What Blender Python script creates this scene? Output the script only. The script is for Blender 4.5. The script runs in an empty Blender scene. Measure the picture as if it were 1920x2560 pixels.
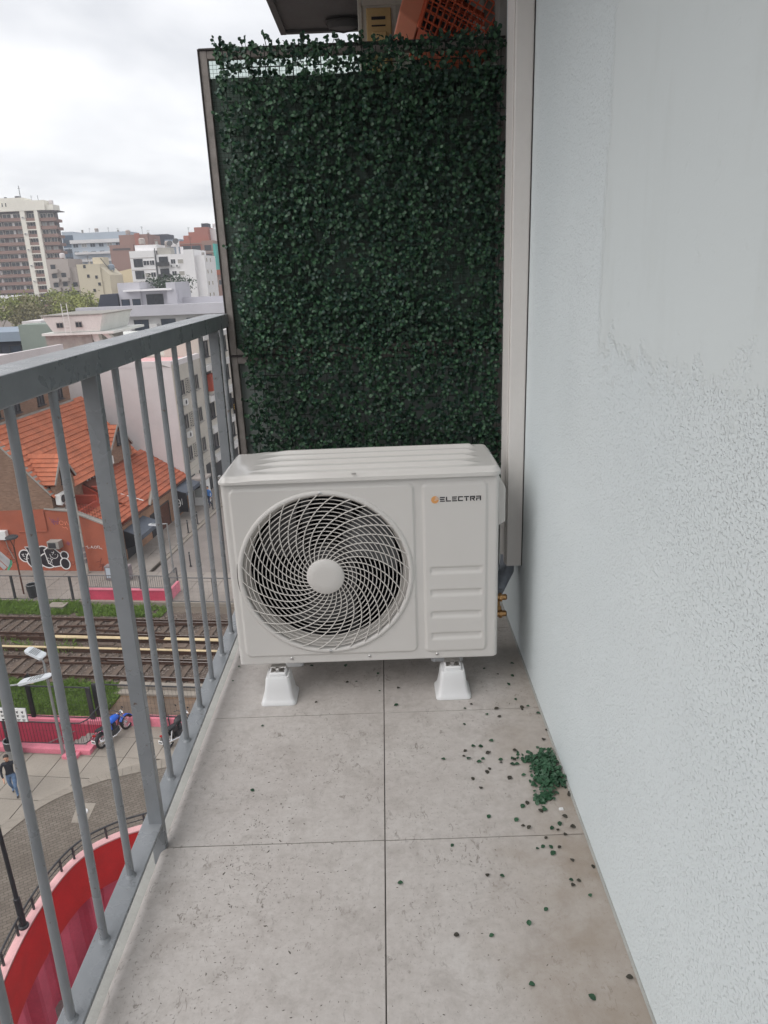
import bpy, bmesh, math, random
from mathutils import Vector, Matrix, noise as mnoise
rad = math.radians
scene = bpy.context.scene
COL = scene.collection
rng = random.Random(7)

# ---------------------------------------------------------------- camera
CAM_Z = 1.36
PITCH, ROLL, YAW = 0.3242, -0.0402, -0.0086
cd = bpy.data.cameras.new('camera')
cd.sensor_fit = 'VERTICAL'; cd.sensor_height = 36.0; cd.lens = 1789 / 2560 * 36.0
cd.clip_start = 0.05; cd.clip_end = 6000
cam = bpy.data.objects.new('camera', cd); COL.objects.link(cam)
_f = Vector((math.sin(YAW) * math.cos(PITCH), math.cos(YAW) * math.cos(PITCH), -math.sin(PITCH)))
_r = Vector((math.cos(YAW), -math.sin(YAW), 0)); _u = _r.cross(_f)
_r2 = math.cos(ROLL) * _r + math.sin(ROLL) * _u; _u2 = -math.sin(ROLL) * _r + math.cos(ROLL) * _u
cam.matrix_world = Matrix(((_r2.x, _u2.x, -_f.x, 0), (_r2.y, _u2.y, -_f.y, 0), (_r2.z, _u2.z, -_f.z, CAM_Z), (0, 0, 0, 1)))
scene.camera = cam

# ---------------------------------------------------------------- sky and sun (overcast)
SUN_EL, SUN_AZ = 50, -125         # high in the cloud, behind the camera and to the left
world = bpy.data.worlds.new('World'); scene.world = world; world.use_nodes = True
wn = world.node_tree.nodes; wl = world.node_tree.links
wn.clear()
def wnode(t, **k):
    n = wn.new(t)
    for a, b in k.items(): setattr(n, a, b)
    return n
w_out = wnode('ShaderNodeOutputWorld'); w_bg = wnode('ShaderNodeBackground'); w_bg2 = wnode('ShaderNodeBackground')
w_mix = wnode('ShaderNodeMixShader')
w_sky = wnode('ShaderNodeTexSky', sky_type='NISHITA', sun_disc=False, sun_elevation=rad(SUN_EL), sun_rotation=rad(SUN_AZ))
w_bg.inputs['Strength'].default_value = 0.10
wl.new(w_sky.outputs[0], w_bg.inputs['Color'])
w_tc = wnode('ShaderNodeTexCoord'); w_sep = wnode('ShaderNodeSeparateXYZ'); wl.new(w_tc.outputs['Generated'], w_sep.inputs[0])
w_z = wnode('ShaderNodeMath', operation='MAXIMUM'); wl.new(w_sep.outputs[2], w_z.inputs[0]); w_z.inputs[1].default_value = 0.0
w_za = wnode('ShaderNodeMath', operation='ADD'); wl.new(w_z.outputs[0], w_za.inputs[0]); w_za.inputs[1].default_value = 0.22
w_cmb = wnode('ShaderNodeCombineXYZ')
for i in (0, 1):
    d = wnode('ShaderNodeMath', operation='DIVIDE'); wl.new(w_sep.outputs[i], d.inputs[0]); wl.new(w_za.outputs[0], d.inputs[1]); wl.new(d.outputs[0], w_cmb.inputs[i])
w_n = wnode('ShaderNodeTexNoise'); w_n.inputs['Scale'].default_value = 1.15; w_n.inputs['Detail'].default_value = 5; w_n.inputs['Roughness'].default_value = 0.48
w_n.inputs['Distortion'].default_value = 0.35
wl.new(w_cmb.outputs[0], w_n.inputs['Vector'])
w_ramp = wnode('ShaderNodeValToRGB'); wl.new(w_n.outputs[0], w_ramp.inputs[0])
w_ramp.color_ramp.elements[0].position = 0.34; w_ramp.color_ramp.elements[0].color = (0.53, 0.545, 0.58, 1)
w_ramp.color_ramp.elements[1].position = 0.64; w_ramp.color_ramp.elements[1].color = (0.88, 0.88, 0.89, 1)
wl.new(w_ramp.outputs[0], w_bg2.inputs['Color']); w_bg2.inputs['Strength'].default_value = 1.0
w_mix.inputs[0].default_value = 0.93       # cloud cover
wl.new(w_bg.outputs[0], w_mix.inputs[1]); wl.new(w_bg2.outputs[0], w_mix.inputs[2]); wl.new(w_mix.outputs[0], w_out.inputs['Surface'])

sd = bpy.data.lights.new('sun', 'SUN'); sd.energy = 1.5; sd.angle = rad(60); sd.color = (1.0, 0.97, 0.93)
sun = bpy.data.objects.new('sun', sd); COL.objects.link(sun)
_sd = Vector((math.sin(rad(SUN_AZ)) * math.cos(rad(SUN_EL)), math.cos(rad(SUN_AZ)) * math.cos(rad(SUN_EL)), math.sin(rad(SUN_EL))))
sun.rotation_euler = _sd.to_track_quat('Z', 'Y').to_euler(); sun.location = (-20, 5, 40)

scene.view_settings.view_transform = 'Standard'; scene.view_settings.look = 'None'
scene.view_settings.exposure = 0.46; scene.view_settings.gamma = 1.0; scene.view_settings.use_curve_mapping = False
scene.render.engine = 'CYCLES'
scene.cycles.use_denoising = True; scene.cycles.max_bounces = 6; scene.cycles.use_adaptive_sampling = True; scene.cycles.adaptive_threshold = 0.025; scene.cycles.transparent_max_bounces = 12
scene.cycles.sample_clamp_indirect = 6; scene.cycles.volume_bounces = 0; scene.cycles.diffuse_bounces = 3; scene.cycles.glossy_bounces = 3

# ---------------------------------------------------------------- helpers
class MB:
    def __init__(s): s.v = []; s.f = []; s.m = []
    def add(s, vs, fs, mi=0):
        o = len(s.v); s.v += [tuple(q) for q in vs]; s.f += [tuple(i + o for i in f) for f in fs]; s.m += [mi] * len(fs); return s
    def box(s, x0, x1, y0, y1, z0, z1, mi=0):
        return s.add([(x0,y0,z0),(x1,y0,z0),(x1,y1,z0),(x0,y1,z0),(x0,y0,z1),(x1,y0,z1),(x1,y1,z1),(x0,y1,z1)],
                     [(0,3,2,1),(4,5,6,7),(0,1,5,4),(1,2,6,5),(2,3,7,6),(3,0,4,7)], mi)
    def prism(s, poly, axis, a, b, mi=0):
        # poly: 2D points in the two remaining axes (in x,y,z order), extruded along axis from a to b
        def P(q, t):
            if axis == 0: return (t, q[0], q[1])
            if axis == 1: return (q[0], t, q[1])
            return (q[0], q[1], t)
        n = len(poly); vs = [P(q, a) for q in poly] + [P(q, b) for q in poly]
        fs = [tuple(range(n)), tuple(range(2 * n - 1, n - 1, -1))] + [(i, i + n, (i + 1) % n + n, (i + 1) % n) for i in range(n)]
        return s.add(vs, fs, mi)
    def beam(s, a, b, w, h=None, mi=0, up=(0, 0, 1)):
        a = Vector(a); b = Vector(b); h = h or w; d = (b - a).normalized(); up = Vector(up)
        if abs(d.dot(up)) > 0.98: up = Vector((0, 1, 0))
        x = d.cross(up).normalized() * (w / 2); y = x.cross(d).normalized() * (h / 2)
        vs = [a - x - y, a + x - y, a + x + y, a - x + y, b - x - y, b + x - y, b + x + y, b - x + y]
        return s.add(vs, [(0,3,2,1),(4,5,6,7),(0,1,5,4),(1,2,6,5),(2,3,7,6),(3,0,4,7)], mi)
    def tube(s, pts, r, n=8, closed=False, mi=0, cap=True):
        pts = [Vector(q) for q in pts]; N = len(pts); rs = r if isinstance(r, (list, tuple)) else [r] * N
        vs = []; prev = None
        for i, q in enumerate(pts):
            if closed: t = (pts[(i + 1) % N] - pts[i - 1])
            else: t = pts[min(i + 1, N - 1)] - pts[max(i - 1, 0)]
            t.normalize()
            if prev is None:
                ref = Vector((0, 0, 1)) if abs(t.z) < 0.9 else Vector((0, 1, 0))
                x = t.cross(ref).normalized()
            else:
                x = (prev - t * prev.dot(t))
                x = x.normalized() if x.length > 1e-6 else t.cross(Vector((0, 0, 1))).normalized()
            prev = x; y = t.cross(x)
            for k in range(n):
                a = 2 * math.pi * k / n; vs.append(q + (x * math.cos(a) + y * math.sin(a)) * rs[i])
        fs = []
        for i in range(N if closed else N - 1):
            j = (i + 1) % N
            for k in range(n):
                l = (k + 1) % n; fs.append((i * n + k, i * n + l, j * n + l, j * n + k))
        if cap and not closed: fs += [tuple(range(n - 1, -1, -1)), tuple((N - 1) * n + k for k in range(n))]
        return s.add(vs, fs, mi)
    def lathe(s, prof, c=(0, 0, 0), n=16, mi=0):     # prof: (radius, z)
        vs = []; fs = []; P = len(prof)
        for (r, z) in prof:
            for k in range(n):
                a = 2 * math.pi * k / n; vs.append((c[0] + r * math.cos(a), c[1] + r * math.sin(a), c[2] + z))
        for i in range(P - 1):
            for k in range(n):
                l = (k + 1) % n; fs.append((i * n + k, i * n + l, (i + 1) * n + l, (i + 1) * n + k))
        fs += [tuple(range(n - 1, -1, -1)), tuple((P - 1) * n + k for k in range(n))]
        return s.add(vs, fs, mi)
    def loft(s, rings, mi=0, cap=True):
        n = len(rings[0]); vs = [q for r in rings for q in r]; fs = []
        for i in range(len(rings) - 1):
            for k in range(n):
                l = (k + 1) % n; fs.append((i * n + k, i * n + l, (i + 1) * n + l, (i + 1) * n + k))
        if cap: fs += [tuple(range(n - 1, -1, -1)), tuple((len(rings) - 1) * n + k for k in range(n))]
        return s.add(vs, fs, mi)
    def rot(s, mat):
        s.v = [tuple(mat @ Vector(q)) for q in s.v]; return s
    def mesh(s, name, mats, off=(0, 0, 0), smooth=False):
        me = bpy.data.meshes.new(name)
        me.from_pydata([(q[0] - off[0], q[1] - off[1], q[2] - off[2]) for q in s.v], [], s.f)
        mats = mats if isinstance(mats, (list, tuple)) else [mats]
        for m in mats: me.materials.append(m)
        if len(mats) > 1: me.polygons.foreach_set('material_index', s.m)
        if smooth:
            me.polygons.foreach_set('use_smooth', [True] * len(me.polygons)); me.update()
            me.set_sharp_from_angle(angle=rad(38 if smooth is True else smooth))
        me.update(); return me

def link(name, data, parent=None, loc=(0, 0, 0), rot=(0, 0, 0), bevel=0, segs=2):
    o = bpy.data.objects.new(name, data); COL.objects.link(o); o.location = loc; o.rotation_euler = rot
    if parent is not None: o.parent = parent
    if bevel:
        b = o.modifiers.new('bevel', 'BEVEL'); b.width = bevel; b.segments = segs; b.limit_method = 'ANGLE'; b.angle_limit = rad(40)
    return o
def tag(o, label=None, cat=None, group=None, kind=None):
    if label: o['label'] = label
    if cat: o['category'] = cat
    if group: o['group'] = group
    if kind: o['kind'] = kind
    return o

# the rail corridor below runs at an angle to the balcony: its frame has its origin at the corner of the painted house
UVA = rad(-6.7); UVO = Vector((-17.6, 41.9, 0))
def W(u, v, z=0): return Vector((UVO.x + u * math.cos(UVA) - v * math.sin(UVA), UVO.y + u * math.sin(UVA) + v * math.cos(UVA), z))

class Thing:
    """an Empty at the base of a thing; part coordinates are given in the thing's frame (world, or the street frame when uv)"""
    def __init__(s, name, label, cat, base=(0, 0, 0), uv=False, group=None, rz=0, kind=None):
        e = bpy.data.objects.new(name, None); COL.objects.link(e); e.empty_display_size = 0.2
        s.e = e; s.base = base; s.uv = uv
        if uv: e.location = W(*base); e.rotation_euler = (0, 0, UVA)
        else: e.location = base; e.rotation_euler = (0, 0, rz)
        tag(e, label, cat, group, kind)
    def part(s, name, mb, mats, parent=None, smooth=False, bevel=0, segs=2, label=None, kind=None):
        me = mb.mesh(name, mats, s.base, smooth); o = link(name, me, parent or s.e, bevel=bevel, segs=segs)
        tag(o, label=label, kind=kind); return o
    def inst(s, name, me, at, parent=None, rot=(0, 0, 0), scale=None):
        o = link(name, me, parent or s.e, loc=(at[0] - s.base[0], at[1] - s.base[1], at[2] - s.base[2]), rot=rot)
        if scale: o.scale = scale
        return o
def solo(name, mb, mats, label=None, cat=None, base=(0, 0, 0), uv=False, group=None, kind=None, smooth=False, bevel=0, segs=2):
    o = link(name, mb.mesh(name, mats, base, smooth), bevel=bevel, segs=segs)
    if uv: o.location = W(*base); o.rotation_euler = (0, 0, UVA)
    else: o.location = base
    return tag(o, label, cat, group, kind)
def copy_tree(o, parent=None):
    c = o.copy(); COL.objects.link(c); c.parent = parent
    for ch in list(o.children): copy_tree(ch, c)
    return c
# ---------------------------------------------------------------- materials
def sl(c): return c / 12.92 if c <= 0.04045 else ((c + 0.055) / 1.055) ** 2.4
def C(r, g, b): return (sl(r / 255), sl(g / 255), sl(b / 255))
class NT:
    def __init__(s, name):
        s.m = bpy.data.materials.new(name); s.m.use_nodes = True; s.t = s.m.node_tree; s.n = s.t.nodes; s.b = s.n['Principled BSDF']; s.out = s.n['Material Output']
        s.geo = s.n.new('ShaderNodeNewGeometry'); s.pos = s.geo.outputs['Position']
    def l(s, a, b): s.t.links.new(a, b)
    def noise(s, scale, detail=4, rough=0.55, vec=None, dist=0):
        n = s.n.new('ShaderNodeTexNoise'); n.inputs['Scale'].default_value = scale; n.inputs['Detail'].default_value = detail
        n.inputs['Roughness'].default_value = rough; n.inputs['Distortion'].default_value = dist; s.l(vec or s.pos, n.inputs['Vector']); return n.outputs[0]
    def vor(s, scale, vec=None, feature='F1', out='Distance', rnd=1):
        n = s.n.new('ShaderNodeTexVoronoi'); n.feature = feature; n.inputs['Scale'].default_value = scale; n.inputs['Randomness'].default_value = rnd
        s.l(vec or s.pos, n.inputs['Vector']); return n.outputs[out]
    def ramp(s, fac, stops):
        n = s.n.new('ShaderNodeValToRGB'); e = n.color_ramp.elements
        while len(e) < len(stops): e.new(0.5)
        for i, (p, c) in enumerate(stops):
            e[i].position = p; e[i].color = (c, c, c, 1) if not isinstance(c, (tuple, list)) else (*c[:3], 1)
        s.l(fac, n.inputs[0]); return n.outputs[0]
    def math(s, op, a, b=None, clamp=False):
        n = s.n.new('ShaderNodeMath'); n.operation = op; n.use_clamp = clamp
        for i, q in enumerate((a, b)):
            if q is None: continue
            if isinstance(q, (int, float)): n.inputs[i].default_value = q
            else: s.l(q, n.inputs[i])
        return n.outputs[0]
    def mix(s, fac, a, b, mode='MIX'):
        n = s.n.new('ShaderNodeMix'); n.data_type = 'RGBA'; n.blend_type = mode
        for i, q in ((0, fac), (6, a), (7, b)):
            if isinstance(q, (int, float)): n.inputs[i].default_value = q
            elif isinstance(q, (tuple, list)): n.inputs[i].default_value = (*q[:3], 1)
            else: s.l(q, n.inputs[i])
        return n.outputs[2]
    def sep(s, vec=None):
        n = s.n.new('ShaderNodeSeparateXYZ'); s.l(vec or s.pos, n.inputs[0]); return n.outputs
    def comb(s, x, y, z=0):
        n = s.n.new('ShaderNodeCombineXYZ')
        for i, q in enumerate((x, y, z)):
            if isinstance(q, (int, float)): n.inputs[i].default_value = q
            else: s.l(q, n.inputs[i])
        return n.outputs[0]
    def mapping(s, scale=(1, 1, 1), rot=(0, 0, 0), vec=None):
        n = s.n.new('ShaderNodeMapping'); n.inputs['Scale'].default_value = scale; n.inputs['Rotation'].default_value = rot; s.l(vec or s.pos, n.inputs[0]); return n.outputs[0]
    def objc(s):
        n = s.n.new('ShaderNodeTexCoord'); return n.outputs['Object']
    def rnd(s):
        n = s.n.new('ShaderNodeObjectInfo'); return n.outputs['Random']
    def bump(s, h, strength=0.3, dist=0.01, prev=None):
        n = s.n.new('ShaderNodeBump'); n.inputs['Strength'].default_value = strength; n.inputs['Distance'].default_value = dist
        s.l(h, n.inputs['Height'])
        if prev is not None: s.l(prev, n.inputs['Normal'])
        s.l(n.outputs[0], s.b.inputs['Normal']); return n.outputs[0]
    def col(s, c):
        if isinstance(c, (tuple, list)): s.b.inputs['Base Color'].default_value = (*c[:3], 1)
        else: s.l(c, s.b.inputs['Base Color'])
    def set(s, rough=None, metal=None, spec=None):
        for k, q in (('Roughness', rough), ('Metallic', metal), ('Specular IOR Level', spec)):
            if q is None: continue
            if isinstance(q, (int, float)): s.b.inputs[k].default_value = q
            else: s.l(q, s.b.inputs[k])
        return s
def M(name, col, rough=0.6, var=0.12, scale=6, bump=0, bscale=80, metal=0, spec=0.5, fine=0.0, rnd=0.0):
    t = NT(name); n = t.noise(scale, 5)
    a = tuple(q * (1 - var) for q in col); b = tuple(min(1, q * (1 + var)) for q in col)
    c = t.mix(t.ramp(n, [(0.3, 0.0), (0.7, 1.0)]), a, b)
    if fine:
        c = t.mix(t.ramp(t.noise(scale * 14, 3), [(0.45, 0.0), (0.75, fine)]), c, tuple(q * 0.55 for q in col))
    if rnd:
        f = t.ramp(t.rnd(), [(0, 1 - rnd), (1, 1 + rnd)]); c = t.mix(1.0, c, f, 'MULTIPLY')
    t.col(c); t.set(rough, metal, spec)
    if bump: t.bump(t.noise(bscale, 4), bump, 0.01)
    return t.m

MT = {}
# near things
MT['rail'] = M('rail_paint', C(124, 127, 131), 0.27, 0.05, 10, 0.05, 120, spec=0.7, fine=0.06)
MT['ac'] = M('casing_paint', (0.645, 0.622, 0.596), 0.40, 0.015, 5)
MT['ac_gloss'] = M('cover_paint', (0.645, 0.622, 0.596), 0.16, 0.015, 5)
MT['ac_wire'] = M('grille_wire', (0.64, 0.61, 0.575), 0.4, 0.02, 8)
MT['ac_dark'] = M('dark_interior', (0.04, 0.042, 0.05), 0.6, 0.2, 30)
MT['fan'] = M('fan_plastic', (0.12, 0.118, 0.12), 0.4, 0.05, 9)
MT['fin'] = M('coil_fin', (0.035, 0.038, 0.05), 0.45, 0.2, 40, metal=0.4)
MT['foot'] = M('foot_plastic', (0.74, 0.74, 0.745), 0.4, 0.02, 9)
MT['steel'] = M('bright_steel', (0.62, 0.61, 0.6), 0.28, 0.1, 40, metal=1)
MT['brass'] = M('brass', C(176, 138, 96), 0.35, 0.2, 60, metal=1)
MT['ink'] = M('black_print', (0.018, 0.016, 0.02), 0.5, 0.1, 20)
MT['orange_print'] = M('orange_print', C(222, 160, 98), 0.5, 0.03, 20)
MT['duct'] = M('duct_plastic', (0.74, 0.705, 0.675), 0.5, 0.03, 4, fine=0.05)
MT['cable'] = M('cable_wrap', C(150, 155, 165), 0.6, 0.15, 40)
MT['rubber'] = M('black_rubber', (0.015, 0.015, 0.016), 0.55, 0.2, 40)
MT['frame'] = M('weathered_frame', C(140, 133, 128), 0.6, 0.22, 22, 0.15, 90, fine=0.35)
MT['frame_dark'] = M('frame_edge', C(52, 46, 46), 0.7, 0.25, 20)
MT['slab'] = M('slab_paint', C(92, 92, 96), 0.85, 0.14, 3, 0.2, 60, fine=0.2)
MT['concrete'] = M('concrete', (0.30, 0.29, 0.27), 0.85, 0.15, 5, 0.25, 70, fine=0.25)
MT['ledge'] = M('ledge_concrete', (0.36, 0.36, 0.34), 0.8, 0.12, 9, 0.2, 90, fine=0.2)
MT['grout'] = M('grout', (0.10, 0.092, 0.085), 0.9, 0.3, 30)
MT['cream_ac'] = M('old_casing', C(206, 202, 192), 0.55, 0.1, 12, fine=0.2)
MT['yellowed'] = M('yellowed_plastic', C(206, 176, 124), 0.5, 0.08, 15, fine=0.15)
MT['orange_plastic'] = M('orange_plastic', C(206, 98, 68), 0.38, 0.06, 10)
MT['peach_plastic'] = M('peach_plastic', C(226, 140, 112), 0.45, 0.05, 10)
MT['sticker'] = M('sticker', (0.72, 0.72, 0.72), 0.6, 0.05, 20)
MT['cabinet'] = M('grey_panel', C(96, 98, 100), 0.5, 0.06, 8)

def m_stucco():
    t = NT('stucco_paint'); s = t.sep()
    y, z = s[1], s[2]
    jag = t.math('MULTIPLY', t.math('SUBTRACT', t.noise(9, 5, 0.7), 0.5), 0.34)
    jag2 = t.math('MULTIPLY', t.math('SUBTRACT', t.noise(38, 3, 0.6), 0.5), 0.10)
    jz = t.math('ADD', t.math('ADD', z, jag), jag2)
    jy = t.math('ADD', y, t.math('MULTIPLY', t.math('ADD', jag, jag2), 0.22))
    m1 = t.ramp(t.math('MULTIPLY', t.math('SUBTRACT', jz, 1.16), 10, True), [(0, 0.0), (0.55, 1.0)])
    m2 = t.ramp(t.math('MULTIPLY', t.math('SUBTRACT', 1.60, jy), 20, True), [(0, 0.0), (0.5, 1.0)])
    patch = t.math('MULTIPLY', m1, m2)
    # roughcast crumbs, heavier to the lower right, troweled smooth inside the patch
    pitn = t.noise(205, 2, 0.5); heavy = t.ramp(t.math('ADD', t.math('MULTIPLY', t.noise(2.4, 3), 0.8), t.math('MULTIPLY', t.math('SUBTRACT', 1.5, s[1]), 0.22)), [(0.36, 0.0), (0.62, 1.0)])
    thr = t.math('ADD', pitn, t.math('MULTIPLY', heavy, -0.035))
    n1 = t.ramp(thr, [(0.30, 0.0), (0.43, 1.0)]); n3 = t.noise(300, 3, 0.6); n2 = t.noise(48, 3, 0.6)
    h = t.math('ADD', t.math('ADD', t.math('MULTIPLY', n1, 1.5), t.math('MULTIPLY', n3, 0.35)), t.math('MULTIPLY', n2, 0.5))
    amp = t.math('SUBTRACT', 1.0, t.math('MULTIPLY', patch, 0.97))
    dens = t.ramp(heavy, [(0.0, 0.6), (1.0, 1.0)])
    hh = t.math('MULTIPLY', t.math('MULTIPLY', h, amp), dens)
    smooth = t.math('ADD', t.math('MULTIPLY', t.noise(6, 4, 0.5, t.mapping((1, 1, 0.3))), 0.9), t.math('MULTIPLY', t.ramp(t.noise(40, 3, 0.6), [(0.2, 0.0), (0.36, 1.0)]), 0.35))
    hh = t.math('ADD', t.math('ADD', hh, t.math('MULTIPLY', smooth, patch)), t.math('MULTIPLY', patch, 1.7))
    t.bump(hh, 0.58, 0.0034)
    c = t.mix(t.ramp(t.noise(1.3, 3), [(0.3, 0.0), (0.7, 1.0)]), (0.665, 0.72, 0.735), (0.71, 0.76, 0.77))
    c = t.mix(t.math('MULTIPLY', patch, 0.6), c, (0.65, 0.69, 0.685))
    bare = t.math('MULTIPLY', t.ramp(thr, [(0.29, 0.20), (0.36, 0.0)]), amp)      # shade inside the pits, put into the colour as darker flecks
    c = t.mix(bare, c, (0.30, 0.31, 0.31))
    c = t.mix(t.math('MULTIPLY', t.ramp(t.noise(7, 5, 0.65, t.mapping((1, 1, 0.25))), [(0.52, 0.0), (0.75, 0.35)]), patch), c, (0.55, 0.58, 0.565))
    t.col(c); t.set(0.75, spec=0.25); return t.m
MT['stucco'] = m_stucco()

def m_tile():
    t = NT('concrete_look_tile'); s = t.sep()
    big = t.ramp(t.noise(2.6, 5, 0.6), [(0.3, 0.0), (0.7, 1.0)])
    c = t.mix(big, (0.47, 0.432, 0.408), (0.54, 0.508, 0.484))
    c = t.mix(t.ramp(t.noise(11, 6, 0.7, dist=0.6), [(0.50, 0.0), (0.72, 0.6)]), c, (0.32, 0.285, 0.262))
    c = t.mix(t.ramp(t.noise(45, 5, 0.7), [(0.40, 0.0), (0.68, 0.38)]), c, (0.33, 0.295, 0.27))
    c = t.mix(t.ramp(t.noise(24, 4, 0.6, dist=1.0), [(0.55, 0.0), (0.72, 0.35)]), c, (0.58, 0.55, 0.525))
    # scuffs: short curved dark marks, pressed dirt and dried drips
    sc = t.math('MULTIPLY', t.ramp(t.noise(62, 2, 0.5, t.mapping((1, 0.5, 1), (0, 0, 0.5)), 1.2), [(0.60, 0.0), (0.655, 0.9), (0.70, 0.0)]), t.ramp(t.noise(14, 3, 0.6), [(0.48, 0.0), (0.58, 1.0)]))
    area = t.ramp(t.noise(2.1, 3), [(0.36, 0.0), (0.56, 1.0)])
    c = t.mix(t.math('MULTIPLY', sc, area), c, (0.20, 0.175, 0.155))
    sp = t.ramp(t.noise(120, 3, 0.6), [(0.60, 0.0), (0.70, 0.7)])
    c = t.mix(t.math('MULTIPLY', sp, area), c, (0.19, 0.17, 0.15))
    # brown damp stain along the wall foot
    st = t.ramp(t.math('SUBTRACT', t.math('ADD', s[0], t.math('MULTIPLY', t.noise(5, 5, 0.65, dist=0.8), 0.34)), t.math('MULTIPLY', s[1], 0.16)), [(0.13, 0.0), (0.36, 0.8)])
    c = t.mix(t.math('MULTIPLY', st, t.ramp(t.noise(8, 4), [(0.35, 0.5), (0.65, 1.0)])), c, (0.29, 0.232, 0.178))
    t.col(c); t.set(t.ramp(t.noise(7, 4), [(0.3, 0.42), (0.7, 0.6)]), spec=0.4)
    t.bump(t.noise(60, 4), 0.05, 0.004); return t.m
MT['tile'] = m_tile()

def m_leaf(name, dark, light, rough=0.35):
    t = NT(name)
    c = t.mix(t.rnd(), dark, light)
    c = t.mix(t.ramp(t.noise(55, 2, 0.5), [(0.35, 0.0), (0.65, 1.0)]), c, light)
    c = t.mix(t.ramp(t.noise(9, 2), [(0.4, 0.0), (0.7, 0.6)]), c, dark)
    t.col(c); t.set(rough, spec=0.35); return t.m
MT['leaf'] = m_leaf('plastic_leaf', (0.012, 0.034, 0.02), (0.065, 0.15, 0.075), 0.44)
MT['leaf_b'] = m_leaf('plastic_leaf_blue', (0.009, 0.025, 0.018), (0.03, 0.08, 0.055), 0.45)
MT['leaf_floor'] = m_leaf('fallen_leaf', (0.014, 0.038, 0.022), (0.04, 0.105, 0.055), 0.45)
MT['leaf_brown'] = m_leaf('fallen_leaf_underside', (0.035, 0.032, 0.026), (0.06, 0.055, 0.042), 0.6)
MT['twig'] = M('plastic_stem', (0.012, 0.02, 0.014), 0.5, 0.2, 40)
MT['sheet'] = M('grey_sheet', C(138, 146, 142), 0.55, 0.1, 4, 0.05, 60)
def m_glass(name, col, mix=0.75, rough=0.05):
    t = NT(name); tr = t.n.new('ShaderNodeBsdfTransparent'); tr.inputs[0].default_value = (*col, 1)
    gl = t.n.new('ShaderNodeBsdfGlossy'); gl.inputs['Roughness'].default_value = rough
    fr = t.n.new('ShaderNodeLayerWeight'); fr.inputs[0].default_value = 0.3
    mx = t.n.new('ShaderNodeMixShader'); t.l(t.math('MULTIPLY', fr.outputs[1], 1 - mix), mx.inputs[0]); t.l(tr.outputs[0], mx.inputs[1]); t.l(gl.outputs[0], mx.inputs[2])
    t.l(mx.outputs[0], t.out.inputs[0]); return t.m
MT['glass'] = m_glass('clear_glass', (0.85, 0.9, 0.87))

# street and buildings
def m_brick(name, c1, c2, mortar, sx=4.2, scale=1.0, axis='xz'):
    t = NT(name); s = t.sep(t.objc())
    # brick courses on any upright wall: run along u+v, rise along z
    vec = t.comb(t.math('ADD', s[0], s[1]), s[2] if axis == 'xz' else s[1])
    if axis == 'xy': vec = t.comb(s[0], s[1])
    b = t.n.new('ShaderNodeTexBrick'); b.inputs['Scale'].default_value = sx * scale; b.inputs['Mortar Size'].default_value = 0.02
    b.inputs['Color1'].default_value = (*c1, 1); b.inputs['Color2'].default_value = (*c2, 1); b.inputs['Mortar'].default_value = (*mortar, 1)
    b.inputs['Brick Width'].default_value = 0.9; b.inputs['Row Height'].default_value = 0.32
    t.l(vec, b.inputs['Vector'])
    c = t.mix(t.ramp(t.noise(1.2, 4), [(0.35, 0.0), (0.7, 0.55)]), b.outputs[0], tuple(q * 0.6 for q in c1))
    t.col(c); t.set(0.85, spec=0.2); t.bump(b.outputs['Fac'], -0.4, 0.02); return t.m
MT['brick'] = m_brick('weathered_brick', C(150, 122, 104), C(128, 100, 84), C(120, 112, 104))
MT['brick2'] = m_brick('street_brick', C(170, 132, 108), C(150, 116, 94), C(150, 132, 118))
MT['terracotta'] = M('terracotta_paint', C(160, 88, 66), 0.8, 0.12, 0.9, 0.1, 30, fine=0.12)
MT['rooftile'] = M('clay_tile', C(182, 106, 76), 0.75, 0.2, 1.3, 0.1, 40, fine=0.2, rnd=0.1)
MT['rooftile2'] = M('clay_tile_old', C(168, 94, 68), 0.8, 0.24, 1.0, 0.1, 40, fine=0.3, rnd=0.12)
MT['roofbed'] = M('roof_underlay', C(92, 44, 28), 0.9, 0.2, 2)
MT['redfloor'] = M('red_oxide', C(160, 70, 52), 0.75, 0.14, 1.2, fine=0.15)
MT['white_wall'] = M('white_render', C(210, 204, 204), 0.85, 0.06, 0.5, fine=0.06)
MT['facade'] = M('facade_render', C(188, 182, 172), 0.85, 0.1, 0.6, fine=0.15)
MT['coping'] = M('cement_coping', C(150, 146, 140), 0.85, 0.18, 2, fine=0.3)
MT['window'] = M('window_glass', (0.03, 0.034, 0.042), 0.15, 0.3, 1.5)
MT['window_blue'] = M('window_glass_blue', (0.035, 0.05, 0.075), 0.12, 0.3, 1.5)
MT['curtain'] = M('curtained_pane', C(150, 152, 150), 0.3, 0.2, 2)
MT['shutter'] = M('roller_shutter', C(170, 166, 158), 0.6, 0.12, 3)
MT['dark'] = M('dark_metal', (0.035, 0.036, 0.04), 0.5, 0.15, 8)
MT['black'] = M('black_paint', (0.02, 0.02, 0.024), 0.5, 0.2, 8)
MT['awning'] = M('awning_canvas', C(84, 90, 100), 0.7, 0.12, 2)
MT['galv'] = M('galvanised', C(150, 152, 152), 0.45, 0.12, 6, metal=0.5)
MT['rust'] = M('rusty_steel', C(92, 60, 48), 0.75, 0.25, 5, metal=0.2)
MT['pink'] = M('pink_paint', C(216, 126, 142), 0.7, 0.14, 1.2, fine=0.35)
MT['pinkdeep'] = M('crimson_paint', C(190, 68, 92), 0.7, 0.16, 1.0, fine=0.35)
MT['rimtop'] = M('rim_top_paint', C(222, 172, 172), 0.65, 0.1, 2, fine=0.3)
MT['red'] = M('red_paint', C(186, 34, 36), 0.5, 0.14, 1.2, 0.1, 20, fine=0.22)
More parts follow.
